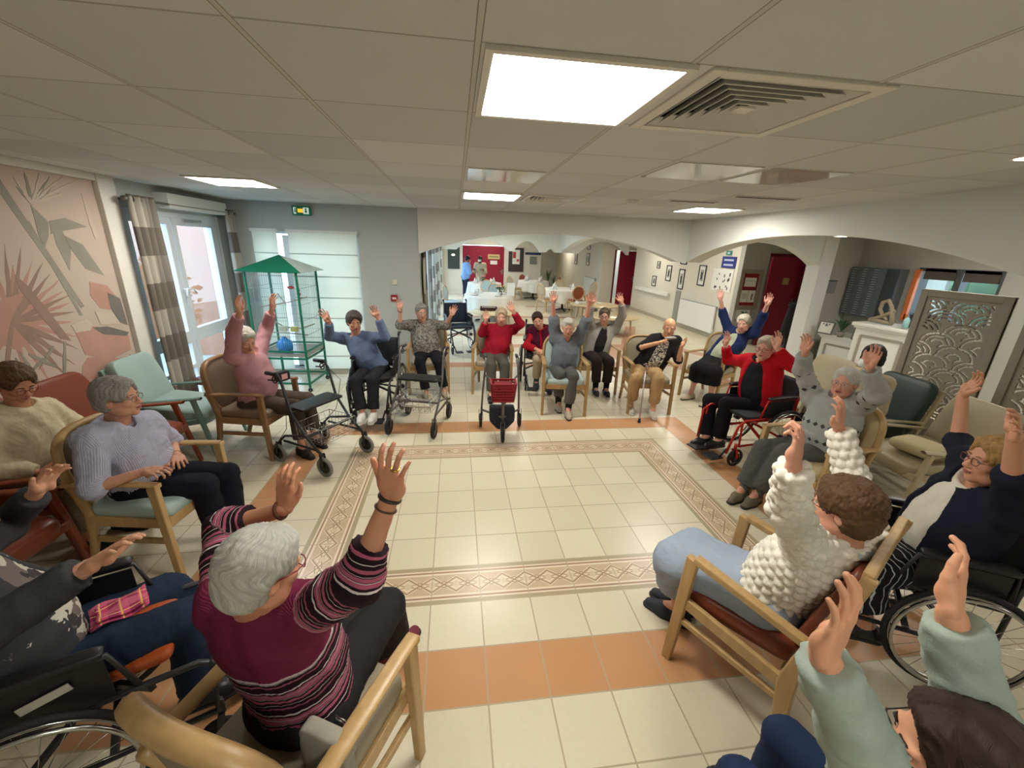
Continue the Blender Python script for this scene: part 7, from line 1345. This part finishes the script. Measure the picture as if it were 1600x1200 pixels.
for src, x, y, a, lb in spots:
    o = src if src.name not in us else copy_tree(src); us[src.name] = 1; o.location = (x, y, 0); o.rotation_euler.z = D(a); tag(o, lb, 'chair', 'oval-backed dining chairs')
rnd = random.Random(8); first = {}
def ware(kind, x, y, z, label, rz=0):
    if kind in first: o = first[kind].copy(); COL.objects.link(o)
    else:
        b = MB()
        if kind == 'plate': b.lathe([(.001, 0), (.07, 0), (.12, .016), (.118, .019), (.07, .006), (.001, .006)], n=20); m = CHINA
        if kind == 'glass': b.lathe([(.001, 0), (.028, 0), (.035, .11), (.032, .11), (.026, .005), (.001, .005)], n=14); m = M('tumbler', (225, 232, 232), .05, alpha=.45)
        if kind == 'napkin': b.prism([(-.06, 0), (.06, 0), (.0, .16)], -.02, .02, 'Y'); m = LINEN
        o = build(kind, b, m); first[kind] = o
    o.location = (x, y, z); o.rotation_euler.z = rz; tag(o, label, kind, kind+'s laid on the dining tables')
for (p_, r, lb), nm in zip(tabs, ('flower table', 'red-door table', 'table below the navy sign', 'middle table')):
    n = 4
    for k in range(n):
        a = 2*PI*k/n+.5; x, y = p_[0]+math.cos(a)*r*.68, p_[1]+math.sin(a)*r*.68; sd = ['right far', 'left far', 'left near', 'right near'][k]
        ware('plate', x, y, .745, 'white plate at the %s side of the %s' % (sd, nm)); ware('glass', x+.1*math.cos(a+1.9), y+.1*math.sin(a+1.9), .745, 'water glass at the %s side of the %s' % (sd, nm)); ware('napkin', x, y, .768, 'folded white napkin at the %s side of the %s' % (sd, nm), a)
def bouquet(loc, label, cols, n=14, r=.11, seed=1, h=.16):
    e = empty('flower_vase', loc); tag(e, label, 'flowers'); rr = random.Random(seed)
    b = MB(); b.lathe([(.001, 0), (.045, 0), (.055, .07), (.035, .12)], n=14); build('vase', b, M('vase_dark', (52, 48, 46), .3), e)
    lf = MB(); fl = MB()
    for k in range(n*3): a = rr.uniform(0, 6.28); q = rr.uniform(.2, 1)*r; z = h+rr.uniform(-.04, .06)*1.2; lf.ell((q*math.cos(a), q*math.sin(a), z-.02), (.022, .022, .012), 6, 4)
    for k in range(n): a = rr.uniform(0, 6.28); q = rr.uniform(0, 1)*r; fl.mi = rr.randrange(len(cols)); fl.ell((q*math.cos(a), q*math.sin(a), h+.05+rr.uniform(0, .04)), (.022, .022, .016), 8, 5)
    build('leaves', lf, LEAFM[1], e); build('blossoms', fl, cols, e)
YEL = M('petal_yellow', (226, 186, 60), .6); PNK = M('petal_pink', (214, 130, 130), .6); WHT = M('petal_white', (230, 226, 214), .6)
bouquet((1.12, 8.35, .745), 'yellow and pink flowers on the nearest dining table', [YEL, PNK, WHT], 16, .14, 3, .17); bouquet((.9, 12.5, .745), 'small flower vase on the red-door table', [WHT, PNK], 8, .08, 5)
b = MB(); b.prism([(-.11, 0), (.11, 0), (.11, .36), (-.11, .36)], -.006, .006, 'Y'); b.prism([(-.10, 0), (.10, 0), (.10, .3)], .05, .056, 'Y'); o = build('menu_card', b, PAPER, loc=(1.38, 8.12, .746), rz=D(-25)); o.rotation_euler.x = D(-6); tag(o, 'tall white standing card at the right of the flower table', 'card')
# low round wooden coffee tables in the foreground of the hall
def coffee_table(loc, r, label, h=.46):
    e = empty('coffee_table', loc); tag(e, label, 'table', 'low round wooden tables')
    b = MB(); b.lathe([(.001, h-.025), (r, h-.025), (r+.008, h-.012), (r, h), (.001, h)], n=40); build('table_top', b, wood('birch', (196, 178, 140), (180, 160, 120), .3), e)
    for k in range(4): a = PI/4+k*PI/2; b = MB(); b.tube([(r*.72*math.cos(a), r*.72*math.sin(a), h-.03), (r*.8*math.cos(a), r*.8*math.sin(a), .0)], [.03, .018]); build('leg', b, MC['birch'], e)
    b = MB(); b.lathe([(.12, .2), (.12, h-.03)], n=4); build('centre_box', b, M('table_grey', (150, 150, 150), .5), e)
coffee_table((.86, 7.15, 0), .62, 'low round table under the dark tray, behind the crimson jumper'); coffee_table((3.85, 6.7, 0), .68, 'large low round table behind the grey cardigan person'); coffee_table((4.1, 8.9, 0), .74, 'low oval table in front of the middle dining table')
e = empty('serving_tray', (.72, 7.35, .465)); tag(e, 'dark wine-coloured box tray on the low round table', 'tray'); b = MB(); b.box((0, 0, .01), (.44, .28, .02)); b.box((0, .13, .04), (.44, .02, .08)); b.box((0, -.13, .04), (.44, .02, .08)); b.box((.21, 0, .04), (.02, .28, .08)); b.box((-.21, 0, .04), (.02, .28, .08)); build('box', b, M('wine_dark', (62, 28, 40), .5), e, .003)
b = MB(); [b.box((-.15+.05*k, 0, .05), (.03, .2, .05)) for k in range(7)]; build('contents', b, PBE, e)
b = MB(); b.box((0, 0, .04), (.34, .2, .08)); o = build('paper_box', b, CHINA, loc=(3.7, 8.95, .465), bevel=.008, rz=.2); tag(o, 'white open box on the low table before the middle dining table', 'box'); b = MB(); b.box((0, 0, .082), (.27, .12, .006)); build('opening', b, VD, o)
b = MB(); b.box((0, 0, .02), (.14, .1, .04)); tag(build('napkin_block', b, LINEN, loc=(4.25, 8.95, .465), bevel=.01), 'small white napkin block on the low table', 'napkins')
plant('floor_plant', (4.7, 18.5, 0), 1.0, 'tall dark plant at the end of the far corridor', 40, (.18, .3), 9)
plant('potted_plant', (4.6, 16.6, 0), 1.0, 'tall thin dark plant at the corridor mouth', 20, (.12, .25), 11)
